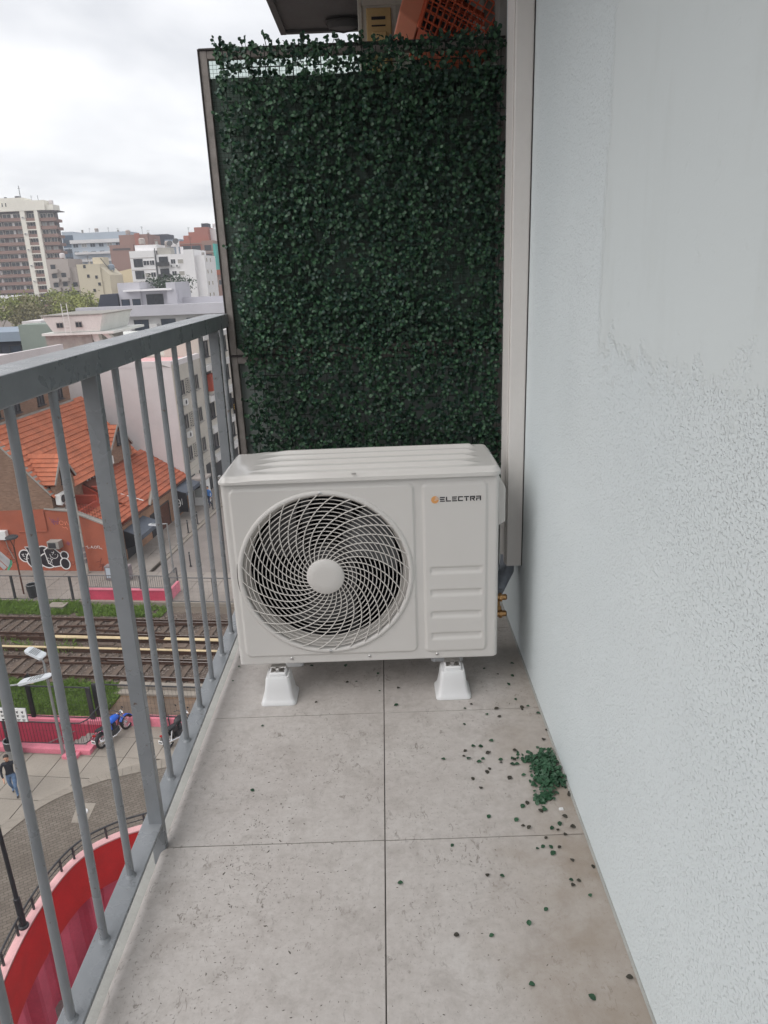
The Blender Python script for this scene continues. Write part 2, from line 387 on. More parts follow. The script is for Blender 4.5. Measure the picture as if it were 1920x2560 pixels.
MT['pile'] = M('sheet_pile_paint', C(214, 96, 118), 0.6, 0.14, 0.9, fine=0.22)
MT['asphalt'] = M('asphalt', C(130, 122, 117), 0.9, 0.12, 0.7, 0.2, 40, fine=0.2)
MT['earth'] = M('bare_ground', C(104, 94, 84), 0.95, 0.2, 0.35, 0.2, 12, fine=0.3)
MT['pave'] = M('pavement_slab', C(146, 138, 128), 0.85, 0.1, 0.8, 0.1, 30, fine=0.18, rnd=0.06)
MT['pave_far'] = M('pavement_slab_far', C(142, 134, 127), 0.85, 0.1, 0.6, 0.1, 30, fine=0.14, rnd=0.05)
MT['kerb'] = M('kerb_stone', C(142, 134, 124), 0.85, 0.14, 1.5, 0.1, 40, fine=0.3)
MT['joint'] = M('paving_joint', C(84, 76, 68), 0.95, 0.2, 3)
def m_pavers():
    t = NT('plaza_pavers'); s = t.sep(t.objc())
    vec = t.comb(t.math('ADD', t.math('MULTIPLY', s[0], 0.8), t.math('MULTIPLY', s[1], 0.6)), t.math('SUBTRACT', t.math('MULTIPLY', s[1], 0.8), t.math('MULTIPLY', s[0], 0.6)))
    b = t.n.new('ShaderNodeTexBrick'); b.inputs['Scale'].default_value = 3.0; b.inputs['Mortar Size'].default_value = 0.03
    b.inputs['Color1'].default_value = (*C(124, 116, 107), 1); b.inputs['Color2'].default_value = (*C(110, 102, 94), 1); b.inputs['Mortar'].default_value = (*C(84, 77, 70), 1)
    b.inputs['Brick Width'].default_value = 0.66; b.inputs['Row Height'].default_value = 0.36; t.l(vec, b.inputs['Vector'])
    c = t.mix(t.ramp(t.noise(0.8, 4), [(0.35, 0.0), (0.7, 0.5)]), b.outputs[0], C(84, 76, 68))
    t.col(c); t.set(0.85, spec=0.25); t.bump(b.outputs['Fac'], -0.4, 0.01); return t.m
MT['pavers'] = m_pavers()
MT['ballast'] = M('ballast_bed', C(92, 80, 72), 0.95, 0.25, 3, 0.5, 25, fine=0.4)
MT['stone'] = M('ballast_stone', C(124, 112, 104), 0.9, 0.4, 5)
MT['sleeper'] = M('old_sleeper', C(96, 82, 72), 0.9, 0.25, 6, 0.2, 40, fine=0.4, rnd=0.12)
MT['railsteel'] = M('rail_steel', C(80, 58, 48), 0.6, 0.2, 6, metal=0.3)
MT['railtop'] = M('rail_head', C(165, 158, 152), 0.25, 0.1, 6, metal=0.8)
MT['cover'] = M('third_rail_board', C(196, 176, 140), 0.8, 0.16, 1.5, fine=0.3, rnd=0.08)
MT['puddle'] = M('wet_concrete', C(104, 84, 66), 0.35, 0.3, 1.2, fine=0.3)
MT['grass'] = m_leaf('grass_blade', (0.085, 0.15, 0.028), (0.175, 0.27, 0.055), 0.7)
MT['lawnbed'] = M('lawn_soil', C(92, 116, 44), 0.95, 0.3, 2, fine=0.3)
MT['treeleaf'] = m_leaf('tree_leaf', (0.17, 0.20, 0.05), (0.32, 0.34, 0.10), 0.7)
MT['treeleaf2'] = m_leaf('tree_leaf_brown', (0.16, 0.145, 0.075), (0.26, 0.235, 0.12), 0.7)
MT['treedark'] = m_leaf('roof_plant_leaf', (0.015, 0.035, 0.018), (0.04, 0.075, 0.035), 0.6)
MT['bark'] = M('bark', C(92, 80, 68), 0.9, 0.25, 4)
# far buildings
def bm(n, r, g, b, **k): return M(n, C(r, g, b), 0.85, k.pop('var', 0.06), 0.15, fine=k.pop('fine', 0.08))
MT['cream'] = bm('cream_render', 234, 230, 218); MT['brown'] = bm('brown_brick_band', 140, 110, 100); MT['brown_dk'] = bm('brown_recess', 86, 76, 76)
MT['bluebody'] = bm('blue_glass_wall', 70, 92, 112); MT['paleblue'] = bm('pale_block_render', 176, 186, 196); MT['greyblk'] = bm('grey_apartment_render', 172, 162, 156)
MT['creamy'] = bm('cream_party_wall', 204, 194, 172); MT['yellow'] = bm('pale_yellow_render', 216, 200, 166); MT['brownblk'] = bm('brown_brick_block', 150, 118, 108)
MT['whiteblk'] = bm('white_block_render', 232, 230, 230); MT['redblk'] = bm('raw_brick', 164, 104, 90); MT['concframe'] = bm('raw_concrete_frame', 150, 118, 106)
MT['net'] = bm('green_net', 70, 170, 160); MT['greyhouse'] = bm('light_grey_render', 190, 188, 194); MT['greyhouse2'] = bm('white_grey_render', 206, 204, 202)
MT['stained'] = M('stained_white', C(214, 215, 210), 0.85, 0.08, 0.6, fine=0.25); MT['greenbox'] = bm('grey_green_render', 134, 144, 136, var=0.12)
MT['bluegrey'] = bm('blue_grey_roof', 140, 152, 166); MT['whitepipe'] = M('white_tube', (0.7, 0.7, 0.68), 0.5, 0.1, 3)
MT['slate'] = bm('dark_slate_panel', 54, 58, 70)
# people and vehicles
MT['skin'] = M('skin', C(198, 150, 124), 0.55, 0.06, 20); MT['hair'] = M('dark_hair', (0.02, 0.015, 0.012), 0.6, 0.3, 60)
MT['knit'] = M('dark_jumper', C(34, 36, 44), 0.85, 0.15, 30); MT['denim'] = M('blue_denim', C(92, 116, 146), 0.8, 0.2, 12); MT['shoe'] = M('dark_shoe', (0.02, 0.02, 0.022), 0.5, 0.2, 20)
MT['shirtblue'] = M('blue_shirt', C(62, 110, 170), 0.8, 0.15, 10); MT['trouser'] = M('dark_trousers', C(50, 62, 84), 0.8, 0.15, 10)
MT['bluetank'] = M('blue_tank_paint', C(30, 92, 196), 0.2, 0.05, 5); MT['whitetank'] = M('white_panel_paint', (0.75, 0.75, 0.76), 0.25, 0.04, 5)
MT['chrome'] = M('chrome', (0.75, 0.75, 0.76), 0.15, 0.05, 20, metal=1); MT['seat'] = M('seat_vinyl', (0.018, 0.018, 0.02), 0.45, 0.1, 20)
MT['lamp_red'] = M('tail_lens', C(150, 20, 20), 0.2, 0.05, 10)
MT['signwhite'] = M('sign_white', (0.72, 0.72, 0.71), 0.4, 0.04, 4); MT['signyellow'] = M('yellow_letter', C(236, 190, 60), 0.5, 0.05, 5)
MT['white_paint'] = M('spray_white', (0.72, 0.70, 0.69), 0.7, 0.06, 4); MT['spray_black'] = M('spray_black', C(34, 26, 34), 0.6, 0.1, 4)
MT['spray_red'] = M('spray_dark_red', C(104, 44, 36), 0.7, 0.1, 4); MT['spray_violet'] = M('spray_violet', C(120, 66, 104), 0.7, 0.1, 4); MT['spray_green'] = M('spray_green', C(70, 170, 130), 0.7, 0.1, 4); MT['spray_grey'] = M('spray_silver', C(170, 170, 172), 0.5, 0.1, 4)
MT['posters'] = M('torn_posters', C(130, 120, 122), 0.8, 0.4, 3, fine=0.5)
MT['lawnlight'] = M('lamp_housing', C(198, 202, 206), 0.4, 0.06, 6)
MT['zebra'] = M('road_paint', (0.6, 0.6, 0.58), 0.7, 0.15, 2, fine=0.3)
MT['railgrey'] = M('weathered_grey_steel', C(96, 96, 98), 0.6, 0.15, 5)

def m_haze():
    m = bpy.data.materials.new('haze_air'); m.use_nodes = True; n = m.node_tree.nodes; n.clear(); o = n.new('ShaderNodeOutputMaterial'); v = n.new('ShaderNodeVolumePrincipled')
    v.inputs['Color'].default_value = (0.93, 0.95, 1.0, 1); v.inputs['Density'].default_value = 0.0007; v.inputs['Anisotropy'].default_value = 0.2
    m.node_tree.links.new(v.outputs[0], o.inputs['Volume']); return m
MT['haze'] = m_haze()

MT['crumb'] = M('dirt_crumb', (0.12, 0.105, 0.09), 0.9, 0.3, 200)
def m_rail():
    t = NT('chipped_rail_paint')
    c = t.mix(t.ramp(t.noise(10, 5), [(0.3, 0.0), (0.7, 1.0)]), C(117, 121, 125), C(131, 134, 138))
    c = t.mix(t.ramp(t.noise(55, 4, 0.65), [(0.665, 0.0), (0.70, 0.75)]), c, C(88, 66, 52))
    c = t.mix(t.ramp(t.noise(18, 4, 0.6, t.mapping((1, 1, 0.2))), [(0.6, 0.0), (0.8, 0.2)]), c, C(146, 148, 149))
    t.col(c); t.set(t.ramp(t.noise(14, 4), [(0.3, 0.22), (0.7, 0.4)]), spec=0.7); t.bump(t.noise(110, 4), 0.06, 0.01); return t.m
MT['rail'] = m_rail()
# ================================================================ GROUND, STREET AND RAILWAY (street frame u, v; street level z = -16)
GZ = -16.0
KERB = [(4.6, -33.0), (5.2, -27.0), (5.9, -23.6), (6.63, -21.42), (7.19, -20.33), (8.35, -19.15), (9.41, -18.43), (10.7, -17.84), (13.0, -17.2), (18.0, -16.75), (40.0, -16.6)]
KERB2 = [(5.35, -33.0), (5.95, -27.0), (6.65, -23.3), (7.2, -21.2), (7.75, -20.2), (8.71, -19.36), (9.6, -18.85), (10.9, -18.34), (13.1, -17.8), (18.0, -17.35), (40.0, -17.2)]
RIM = [(18.0, -20.9), (15.0, -21.2), (13.0, -21.65), (11.85, -22.16), (11.3, -22.5), (10.8, -22.98), (10.52, -23.5), (10.38, -24.1), (10.33, -24.9), (10.38, -25.9), (10.55, -26.97), (10.8, -27.9), (11.3, -29.2), (12.4, -31.0), (14.0, -32.6), (18.0, -33.4)]
def smooth_line(pts, k=6):
    out = []; n = len(pts)
    for i in range(n - 1):
        p0, p1, p2, p3 = pts[max(i - 1, 0)], pts[i], pts[i + 1], pts[min(i + 2, n - 1)]
        for j in range(k):
            t = j / k
            out.append(tuple(0.5 * (2 * p1[a] + (p2[a] - p0[a]) * t + (2 * p0[a] - 5 * p1[a] + 4 * p2[a] - p3[a]) * t * t + (3 * p1[a] - p0[a] - 3 * p2[a] + p3[a]) * t ** 3) for a in (0, 1)))
    out.append(pts[-1]); return out
def offset_line(pts, d):
    out = []
    for i in range(len(pts)):
        a = Vector((*pts[max(i - 1, 0)], 0)); b = Vector((*pts[min(i + 1, len(pts) - 1)], 0)); t = (b - a).normalized()
        out.append((pts[i][0] - t.y * d, pts[i][1] + t.x * d))
    return out
KERB = smooth_line(KERB, 4); KERB2 = smooth_line(KERB2, 4); RIM = smooth_line(RIM, 5)

# one ground sheet to the horizon, with the two openings of the underpass left out
us = [-2500, -3.2, 7.3, 10.0, 17.0, 2500]; vs = [-2500, -33.5, -21.0, -17.2, -16.05, 2500]
mb = MB()
for i in range(5):
    for j in range(5):
        if (3 <= i <= 3) and j == 1: continue
        if i == 1 and j == 3: continue
        mb.add([(us[i], vs[j], -16.2), (us[i + 1], vs[j], -16.2), (us[i + 1], vs[j + 1], -16.2), (us[i], vs[j + 1], -16.2)], [(0, 1, 2, 3)])
solo('ground', mb, MT['earth'], base=(0, 0, -16.2), uv=True, kind='structure')

# brick plaza between the kerb and the underpass ramp
poly = list(KERB2) + [(40, -21)] + [(18, -20.9)] + RIM[1:] + [(18, -40), (5.2, -40)]
bmx = bmesh.new(); vv = [bmx.verts.new((p[0], p[1], GZ)) for p in poly]; f = bmx.faces.new(vv); bmesh.ops.triangulate(bmx, faces=[f]); bmesh.ops.recalc_face_normals(bmx, faces=bmx.faces)
me = bpy.data.meshes.new('plaza_pavement'); bmx.to_mesh(me); bmx.free(); me.materials.append(MT['pavers'])
for p_ in me.polygons:
    if p_.normal.z < 0: p_.flip()
o = link('plaza_pavement', me); o.location = W(0, 0); o.rotation_euler = (0, 0, UVA); tag(o, kind='structure')
# kerb stones along the curve
t = Thing('kerb', None, None, (8, -19, GZ), uv=True, kind='structure')
for i in range(len(KERB) - 1):
    a, b, c_, d = KERB[i], KERB[i + 1], KERB2[i + 1], KERB2[i]
    g = 0.012
    L_ = lambda p, q, k: (p[0] + (q[0] - p[0]) * k, p[1] + (q[1] - p[1]) * k)
    a, b = L_(a, b, g), L_(a, b, 1 - g); d, c_ = L_(d, c_, g), L_(d, c_, 1 - g)
    mb = MB().prism([a, d, c_, b], 2, GZ - 0.15, GZ + 0.035); t.part('kerb_stone', mb, MT['kerb'])

# near pavement: bed and slabs, left of the kerb
def inside(pt, poly):
    x, y = pt; r = False; n = len(poly)
    for i in range(n):
        x1, y1 = poly[i]; x2, y2 = poly[(i + 1) % n]
        if (y1 > y) != (y2 > y) and x < (x2 - x1) * (y - y1) / (y2 - y1) + x1: r = not r
    return r
side_poly = [(p[0], p[1]) for p in KERB if p[0] <= 18.2] + [(18, -15.75), (7.75, -15.75), (7.75, -17.75), (-14, -17.75), (-14, -33)]
mb = MB(); n = len(side_poly); bmx = bmesh.new(); f = bmx.faces.new([bmx.verts.new((p[0], p[1], GZ - 0.03)) for p in side_poly]); bmesh.ops.triangulate(bmx, faces=[f])
me = bpy.data.meshes.new('pavement'); bmx.to_mesh(me); bmx.free(); me.materials.append(MT['joint'])
for p_ in me.polygons:
    if p_.normal.z < 0: p_.flip()
pav = link('pavement', me); pav.location = W(0, 0); pav.rotation_euler = (0, 0, UVA); tag(pav, kind='structure')
def clip(poly, clipper):           # Sutherland-Hodgman against a convex cell
    def side(a, b, p): return (b[0] - a[0]) * (p[1] - a[1]) - (b[1] - a[1]) * (p[0] - a[0])
    out = poly
    for i in range(len(clipper)):
        a, b = clipper[i], clipper[(i + 1) % len(clipper)]; inp = out; out = []
        if not inp: break
        for j in range(len(inp)):
            P, Q = inp[j - 1], inp[j]; sp, sq = side(a, b, P), side(a, b, Q)
            if sq >= 0:
                if sp < 0: k = sp / (sp - sq); out.append((P[0] + (Q[0] - P[0]) * k, P[1] + (Q[1] - P[1]) * k))
                out.append(Q)
            elif sp >= 0: k = sp / (sp - sq); out.append((P[0] + (Q[0] - P[0]) * k, P[1] + (Q[1] - P[1]) * k))
    return out
S = 1.25
for i in range(-6, 14):
    for j in range(-13, 2):
        u0, v0 = i * S + 0.4, -17.75 + j * S - 0.05
        g = 0.014
        cell = [(u0 + g, v0 + g), (u0 + S - g, v0 + g), (u0 + S - g, v0 + S - g), (u0 + g, v0 + S - g)]
        pc = clip(side_poly, cell)
        if len(pc) < 3: continue
        ar = abs(sum(pc[k - 1][0] * pc[k][1] - pc[k][0] * pc[k - 1][1] for k in range(len(pc)))) / 2
        if ar < 0.04: continue
        cx = sum(q[0] for q in pc) / len(pc); cy = sum(q[1] for q in pc) / len(pc); dz = rng.uniform(-0.004, 0.004)
        if sum(pc[k - 1][0] * pc[k][1] - pc[k][0] * pc[k - 1][1] for k in range(len(pc))) < 0: pc = pc[::-1]
        mb = MB().prism([(q[0] - cx, q[1] - cy) for q in pc], 2, -0.02, 0.0)
        o = link('paving_slab', mb.mesh('paving_slab', MT['pave']), pav, loc=(cx, cy, GZ + dz))

# far pavement with its slabs, and the street beyond it
def slabs(parent, u0, u1, v0, v1, su, sv, z, mat, g=0.014):
    me = MB().box(g - su / 2, su / 2 - g, g - sv / 2, sv / 2 - g, -0.02, 0).mesh('paving_slab', mat)
    nu, nv = max(1, round((u1 - u0) / su)), max(1, round((v1 - v0) / sv))
    for i in range(nu):
        for j in range(nv):
            o = link('paving_slab', me, parent, loc=(u0 + (i + 0.5) * (u1 - u0) / nu, v0 + (j + 0.5) * (v1 - v0) / nv, z + rng.uniform(-0.003, 0.003)))
            o.scale = ((u1 - u0) / nu / su, (v1 - v0) / nv / sv, 1)
pf = solo('pavement_across_the_tracks', MB().box(-16, 16, -4.3, 0, -16.2, GZ - 0.02).box(-0.3, 2.35, 0, 34, -16.2, GZ - 0.02), MT['joint'], base=(0, 0, 0), uv=True, kind='structure')
slabs(pf, -12, 12, -4.3, 0.0, 1.5, 1.42, GZ, MT['pave_far'])
slabs(pf, 0.0, 2.3, 0.0, 30.0, 1.15, 1.5, GZ, MT['pave_far'])
t = Thing('street_kerb', None, None, (2.5, 10, GZ), uv=True, kind='structure')
for j in range(16): t.part('kerb_stone', MB().box(2.36, 2.62, 1.6 + j * 2.0, 3.58 + j * 2.0, -16.2, GZ + 0.015), MT['kerb'])
solo('road', MB().add([(2.62, 1.2, -16.08), (9.5, 1.2, -16.08), (9.5, 60, -16.08), (2.62, 60, -16.08), (-40, 31.5, -16.085), (2.62, 31.5, -16.085), (2.62, 50, -16.085), (-40, 50, -16.085)], [(0, 1, 2, 3), (4, 5, 6, 7)]).box(2.62, 9.5, 0.0, 1.2, -16.2, -16.03), MT['asphalt'], base=(0, 0, 0), uv=True, kind='structure')
t = Thing('zebra_crossing', None, None, (-4, 39, -16), uv=True, kind='structure')
for j in range(11): t.part('painted_stripe', MB().prism([(-7.6 + j * 0.48, 46 - j * 1.15), (-5.6 + j * 0.48, 46.0 - j * 1.15), (-5.6 + j * 0.48, 45.45 - j * 1.15), (-7.6 + j * 0.48, 45.45 - j * 1.15)], 2, -16.081, -16.077), MT['zebra'])

# ---- railway
solo('ballast_bed', MB().add([(-70, -13.3, -16.13), (70, -13.3, -16.13), (70, -5.4, -16.13), (-70, -5.4, -16.13)], [(0, 1, 2, 3)]), MT['ballast'], base=(0, 0, 0), uv=True, kind='structure')
mb = MB(); rs = random.Random(3)
OCT = [(1, 0, 0), (-1, 0, 0), (0, 1, 0), (0, -1, 0), (0, 0, 1), (0, 0, -1)]; OF = [(0, 2, 4), (2, 1, 4), (1, 3, 4), (3, 0, 4), (2, 0, 5), (1, 2, 5), (3, 1, 5), (0, 3, 5)]
for k in range(15000):
    u = rs.uniform(-9, 16); v = rs.uniform(-13.4, -5.2); r = rs.uniform(0.022, 0.055); a = rs.uniform(0, 6.3)
    sx, sy, sz = r * rs.uniform(0.8, 1.5), r * rs.uniform(0.7, 1.2), r * rs.uniform(0.5, 0.9)
    mb.add([(u + (q[0] * sx * math.cos(a) - q[1] * sy * math.sin(a)), v + (q[0] * sx * math.sin(a) + q[1] * sy * math.cos(a)), -16.12 + q[2] * sz + 0.01) for q in OCT], OF)
solo('ballast_stones', mb, MT['stone'], 'grey brown crushed stone ballast between the rails', 'ballast', base=(0, 0, 0), uv=True, kind='stuff')
sm = MB().box(-0.125, 0.125, -1.3, 1.3, -0.08, 0.05).mesh('sleeper', MT['sleeper'])
def rail_part(t, v, u0=-70, u1=70, z=-16.05, mats=None):
    mb = MB()
    mb.box(u0, u1, v - 0.065, v + 0.065, z, z + 0.02).box(u0, u1, v - 0.01, v + 0.01, z + 0.02, z + 0.1).box(u0, u1, v - 0.034, v + 0.034, z + 0.1, z + 0.135)
    mb.box(u0, u1, v - 0.024, v + 0.024, z + 0.1351, z + 0.139, 1)
    return t.part('rail', mb, [MT['railsteel'], MT['railtop']])
for idx, (va, vb, lab) in enumerate(((-6.55, -8.28, 'far railway track beside the grassy verge and grey fence'), (-10.6, -12.22, 'near railway track beside the green lawn'))):
    t = Thing('railway_track', lab, 'track', (0, (va + vb) / 2, -16.1), uv=True)
    rail_part(t, va); rail_part(t, vb)
    for k in range(48):
        u = -14 + k * 0.66 + rng.uniform(-0.04, 0.04)
        o = t.inst('sleeper', sm, (u, (va + vb) / 2 + rng.uniform(-0.05, 0.05), -16.1), rot=(0, 0, rng.uniform(-0.02, 0.02)))
    if idx == 0:   # turnout blades and guard rail inside the far track
        rail_part(t, -6.85, 4, 70); t.part('switch_blade', MB().beam((0.5, -7.5, -15.98), (7.5, -6.95, -15.98), 0.06, 0.1).beam((2.0, -7.7, -15.98), (7.5, -8.1, -15.98), 0.06, 0.1), MT['railsteel'])
    else:
        rail_part(t, -10.85, 5, 70); t.part('switch_blade', MB().beam((1.5, -11.2, -15.98), (6.5, -10.95, -15.98), 0.06, 0.1), MT['railsteel'])
def third(v, z, segs, lab, w=0.24):
    t = Thing('third_rail', lab, 'third rail', (0, v, -16.1), uv=True)
    t.part('conductor', MB().box(-60, 60, v - 0.03, v + 0.03, -16.1, z - 0.05), MT['railsteel'])
    for a, b in segs:
        u = a
        while u < b - 0.2:
            e = min(u + rng.uniform(1.7, 2.4), b)
            t.part('cover_board', MB().box(u + 0.01, e - 0.015, v - w / 2, v + w / 2, z - 0.05 + rng.uniform(-0.01, 0.01), z), MT['cover'], bevel=0.008)
            u = e
third(-8.75, -15.84, [(1.0, 6.2), (7.0, 16)], 'third rail under broad pale wooden boards')
third(-9.85, -15.84, [(-12, 16)], 'third rail under thin yellowish boards nearer the lawn', 0.15)
t = Thing('trackside_box', 'low pale concrete trackside box beside the grass verge', 'box', (-0.7, -5.2, -16.15), uv=True)
t.part('body', MB().box(-1.25, -0.35, -5.45, -4.95, -16.15, -15.86), MT['coping'], bevel=0.02); t.part('lid', MB().box(-1.3, -0.3, -5.5, -4.9, -15.86, -15.8), MT['kerb'], bevel=0.015)
for (u, v, w_, lab) in ((8.2, -9.3, 0.5, 'weathered timber block between the third rails'), (4.4, -9.3, 0.35, 'short pale timber packing beside the third rail boards')):
    solo('timber_block', MB().box(u - 1.1, u + 1.1, v - w_ / 2, v + w_ / 2, -16.12, -15.95).box(u - 0.9, u + 0.2, v - w_ / 2 + 0.05, v + w_ / 2 - 0.05, -15.949, -15.9), MT['sleeper'], lab, 'timber', base=(u, v, -16.12), uv=True, bevel=0.01)

# ---- grass
def grass(name, label, polys, count, hmin, hmax, seed, mat):
    mb = MB(); r = random.Random(seed)
    for (u0, u1, v0, v1, n, z0) in polys:
        for k in range(n):
            u, v = r.uniform(u0, u1), r.uniform(v0, v1); q = mnoise.noise(Vector((u * 1.1, v * 1.1, seed)))
            if q < -0.55: continue
            h = r.uniform(hmin, hmax) * (0.7 + 0.7 * max(0, q + 0.25)); a = r.uniform(0, 6.28); w_ = r.uniform(0.012, 0.024); lx, ly = r.gauss(0, 0.45) * h, r.gauss(0, 0.45) * h
            c_, s_ = math.cos(a) * w_, math.sin(a) * w_
            mb.add([(u - c_, v - s_, z0), (u + c_, v + s_, z0), (u + lx * 0.4 + c_ * .7, v + ly * 0.4 + s_ * .7, z0 + h * 0.6), (u + lx, v + ly, z0 + h * 0.9)], [(0, 1, 2), (0, 2, 3)])
    return solo(name, mb, mat, label, 'grass', base=(0, 0, 0), uv=True, kind='stuff')
solo('lawn', MB().box(-14, 6.9, -15.78, -12.75, -16.2, -16.05), MT['lawnbed'], base=(0, 0, 0), uv=True, kind='structure')
grass('lawn_grass', 'lush green lawn grass behind the pink stair wall', [(-2.0, 6.9, -15.75, -12.7, 26000, -16.06), (-1, 6.2, -12.9, -12.4, 700, -16.12)], 0, 0.10, 0.26, 5, MT['grass'])
grass('verge_grass', 'tufted grass growing along the far track', [(-7, 0.2, -5.9, -4.5, 5500, -16.15), (0.2, 5.6, -6.0, -4.75, 4200, -16.15), (-3, 3, -10.0, -8.9, 260, -16.12)], 0, 0.14, 0.42, 9, MT['grass'])

# concrete yard right of the lawn
solo('yard_floor', MB().add([(6.95, -15.75, -16.1), (30, -15.75, -16.1), (30, -13.45, -16.1), (6.95, -13.45, -16.1)], [(0, 1, 2, 3)]), MT['puddle'], base=(0, 0, 0), uv=True, kind='structure')
t = Thing('platform_edge', None, None, (15, -13.2, -16.1), uv=True, kind='structure')
for k in range(12):
    t.part('edge_slab', MB().box(6.6 + k * 1.5, 8.08 + k * 1.5, -13.1, -12.75, -16.2, -15.85), MT['kerb'], bevel=0.015)
    t.part('lower_step', MB().box(6.6 + k * 1.5, 8.08 + k * 1.5, -13.5, -13.12, -16.2, -16.0), MT['kerb'], bevel=0.015)

# ---- underpass stair beside the tracks: pink walls, dark railing
t = Thing('stairwell', 'pink walled stairwell of the railway underpass', 'stairwell', (3, -16.7, -19.2), uv=True)
t.part('far_wall', MB().box(-3.2, 7.6, -16.04, -15.85, -19.2, -15.82), MT['pinkdeep'], label='crimson painted far wall of the stairwell')
t.part('wall_cap', MB().box(-3.2, 7.62, -16.08, -15.8, -15.819, -15.62), MT['pink'], bevel=0.01)
t.part('near_wall', MB().box(-3.2, 7.5, -17.42, -17.2, -19.2, -16.03), MT['pinkdeep'])
t.part('end_wall', MB().box(7.3, 7.5, -17.199, -16.041, -19.2, -16.03), MT['pinkdeep'])
t.part('front_kerb', MB().box(-6, 7.75, -17.72, -17.38, -16.19, -15.8).box(6.75, 7.35, -18.05, -17.721, -16.15, -15.86), MT['pink'], bevel=0.012)
t.part('side_kerb', MB().box(7.42, 7.76, -17.379, -15.86, -16.19, -15.802), MT['pink'], bevel=0.012)
for k in range(14): t.part('step', MB().box(7.0 - k * 0.3 - 0.3, 7.0 - k * 0.3, -17.199, -16.041, -19.2, -16.25 - k * 0.17), MT['concrete'])
hr = MB().tube([(6.2, -16.16, -16.1), (4.9, -16.16, -16.75), (4.4, -16.16, -16.8), (2.6, -16.16, -16.9), (2.0, -16.16, -16.6)], 0.025)
t.part('handrail', hr, MT['galv'], smooth=True)
def bar_fence(name, label, path, z0, z1, step, mat, post_every=2.2, pr=0.03, br=0.009, cat='railing', base=None):
    t = Thing(name, label, cat, base or (path[0][0], path[0][1], z0), uv=True)
    rail = MB(); rail.tube([(p[0], p[1], z1) for p in path], pr * 0.85, 8); rail.tube([(p[0], p[1], z0 + 0.1) for p in path], pr * 0.6, 6)
    t.part('rail', rail, mat, smooth=True)
    pos = []; acc = 0; d = step
    for i in range(len(path) - 1):
        a, b = Vector((*path[i], 0)), Vector((*path[i + 1], 0)); L = (b - a).length; k = 0.0
        while k < L: q = a + (b - a) * (k / L); pos.append((acc + k, q)); k += step
        acc += L
    bme = MB().tube([(0, 0, 0), (0, 0, z1 - z0 - 0.1)], br, 5).mesh('bar', mat)
    for (s_, q) in pos[:290]: t.inst('bar', bme, (q.x, q.y, z0 + 0.1))
    pme = MB().box(-pr, pr, -pr, pr, 0, z1 - z0).mesh('post', mat); k = 0
    for (s_, q) in pos:
        if s_ >= k: t.inst('post', pme, (q.x, q.y, z0)); k += post_every
    q = path[-1]; t.inst('post', pme, (q[0], q[1], z0)); return t
bar_fence('stair_railing', 'dark bar railing on the pink kerb around the stairwell', [(-5.8, -17.5), (6.9, -17.5), (7.4, -17.46), (7.58, -17.2), (7.58, -16.0)], -15.8, -14.75, 0.14, MT['dark'], 2.1)
# low pink wall with dark U bars, right of the stairs
t = Thing('low_pink_wall', 'low pink wall with dark bars behind the motorbikes', 'wall', (11, -15.7, -16), uv=True)
t.part('wall', MB().box(7.8, 18, -15.8, -15.55, -16.19, -15.6), MT['pink'], bevel=0.012)
for u in (8.1, 9.25, 10.1, 11.2):
    t.part('bar', MB().tube([(u - .05, -15.86, -15.98), (u, -15.86, -15.5), (u + 0.03, -15.68, -15.45), (u + 0.1, -15.86, -15.55), (u + 0.12, -15.86, -15.95)], 0.025, 6), MT['dark'], smooth=True)
# dark mesh fence on top of the walls
def mesh_fence(name, label, runs, z0, z1, mat, postsz=0.09, wire=0.004, pitch=0.16, topspikes=True, cat='fence', extra=()):
    t = Thing(name, label, cat, (runs[0][0], runs[0][1], z0), uv=True)
    for (ua, va, ub, vb) in runs:
        a, b = Vector((ua, va, 0)), Vector((ub, vb, 0)); L = (b - a).length
        fr = MB().beam((ua, va, z1), (ub, vb, z1), 0.045).beam((ua, va, z0 + 0.05), (ub, vb, z0 + 0.05), 0.035)
        t.part('frame_bar', fr, mat)
        wm = MB(); n = int(L / pitch)
        for k in range(n + 1):
            q = a + (b - a) * (k / max(n, 1)); wm.beam((q.x, q.y, z0 + 0.03), (q.x, q.y, z1 + (0.05 if topspikes else 0)), wire * 2)
        k = z0 + 0.2
        while k < z1: wm.beam((ua, va, k), (ub, vb, k), wire * 1.4); k += 0.22
        t.part('mesh_panel', wm, mat, kind='stuff')
        for q in (a, b): t.part('post', MB().box(q.x - postsz, q.x + postsz, q.y - 0.05, q.y + 0.05, z0, z1 + 0.02), mat, bevel=0.005)
    return t
mesh_fence('security_fence', 'dark mesh security fence above the pink wall and lawn', [(-6, -15.95, -1.0, -15.95), (-1.0, -15.95, 4.4, -15.95), (4.4, -15.95, 7.0, -15.95), (7.12, -15.68, 9.95, -15.68), (9.95, -15.68, 13.0, -15.68), (13.0, -15.68, 16.0, -15.68)], -15.62, -14.15, MT['dark'], 0.085, 0.0028)
mesh_fence('trackside_fence', 'grey mesh fence along the far side of the tracks', [(-10, -4.25, -7.5, -4.25), (-7.5, -4.25, -4.0, -4.25), (-4.0, -4.25, -0.4, -4.25), (-0.4, -4.25, 0.35, -4.25), (5.55, -4.25, 6.55, -4.25), (6.55, -4.25, 8.1, -4.25), (8.1, -4.25, 11, -4.25)], -16.0, -14.5, MT['railgrey'], 0.06, 0.0018, 0.3)
solo('verge_kerb', MB().box(-14, 14, -4.42, -4.31, -16.2, -15.96), MT['kerb'], base=(0, -4.35, -16.2), uv=True, kind='structure')
t = Thing('pink_parapet', 'low bright pink parapet wall across the tracks', 'wall', (3, -4, -16), uv=True)
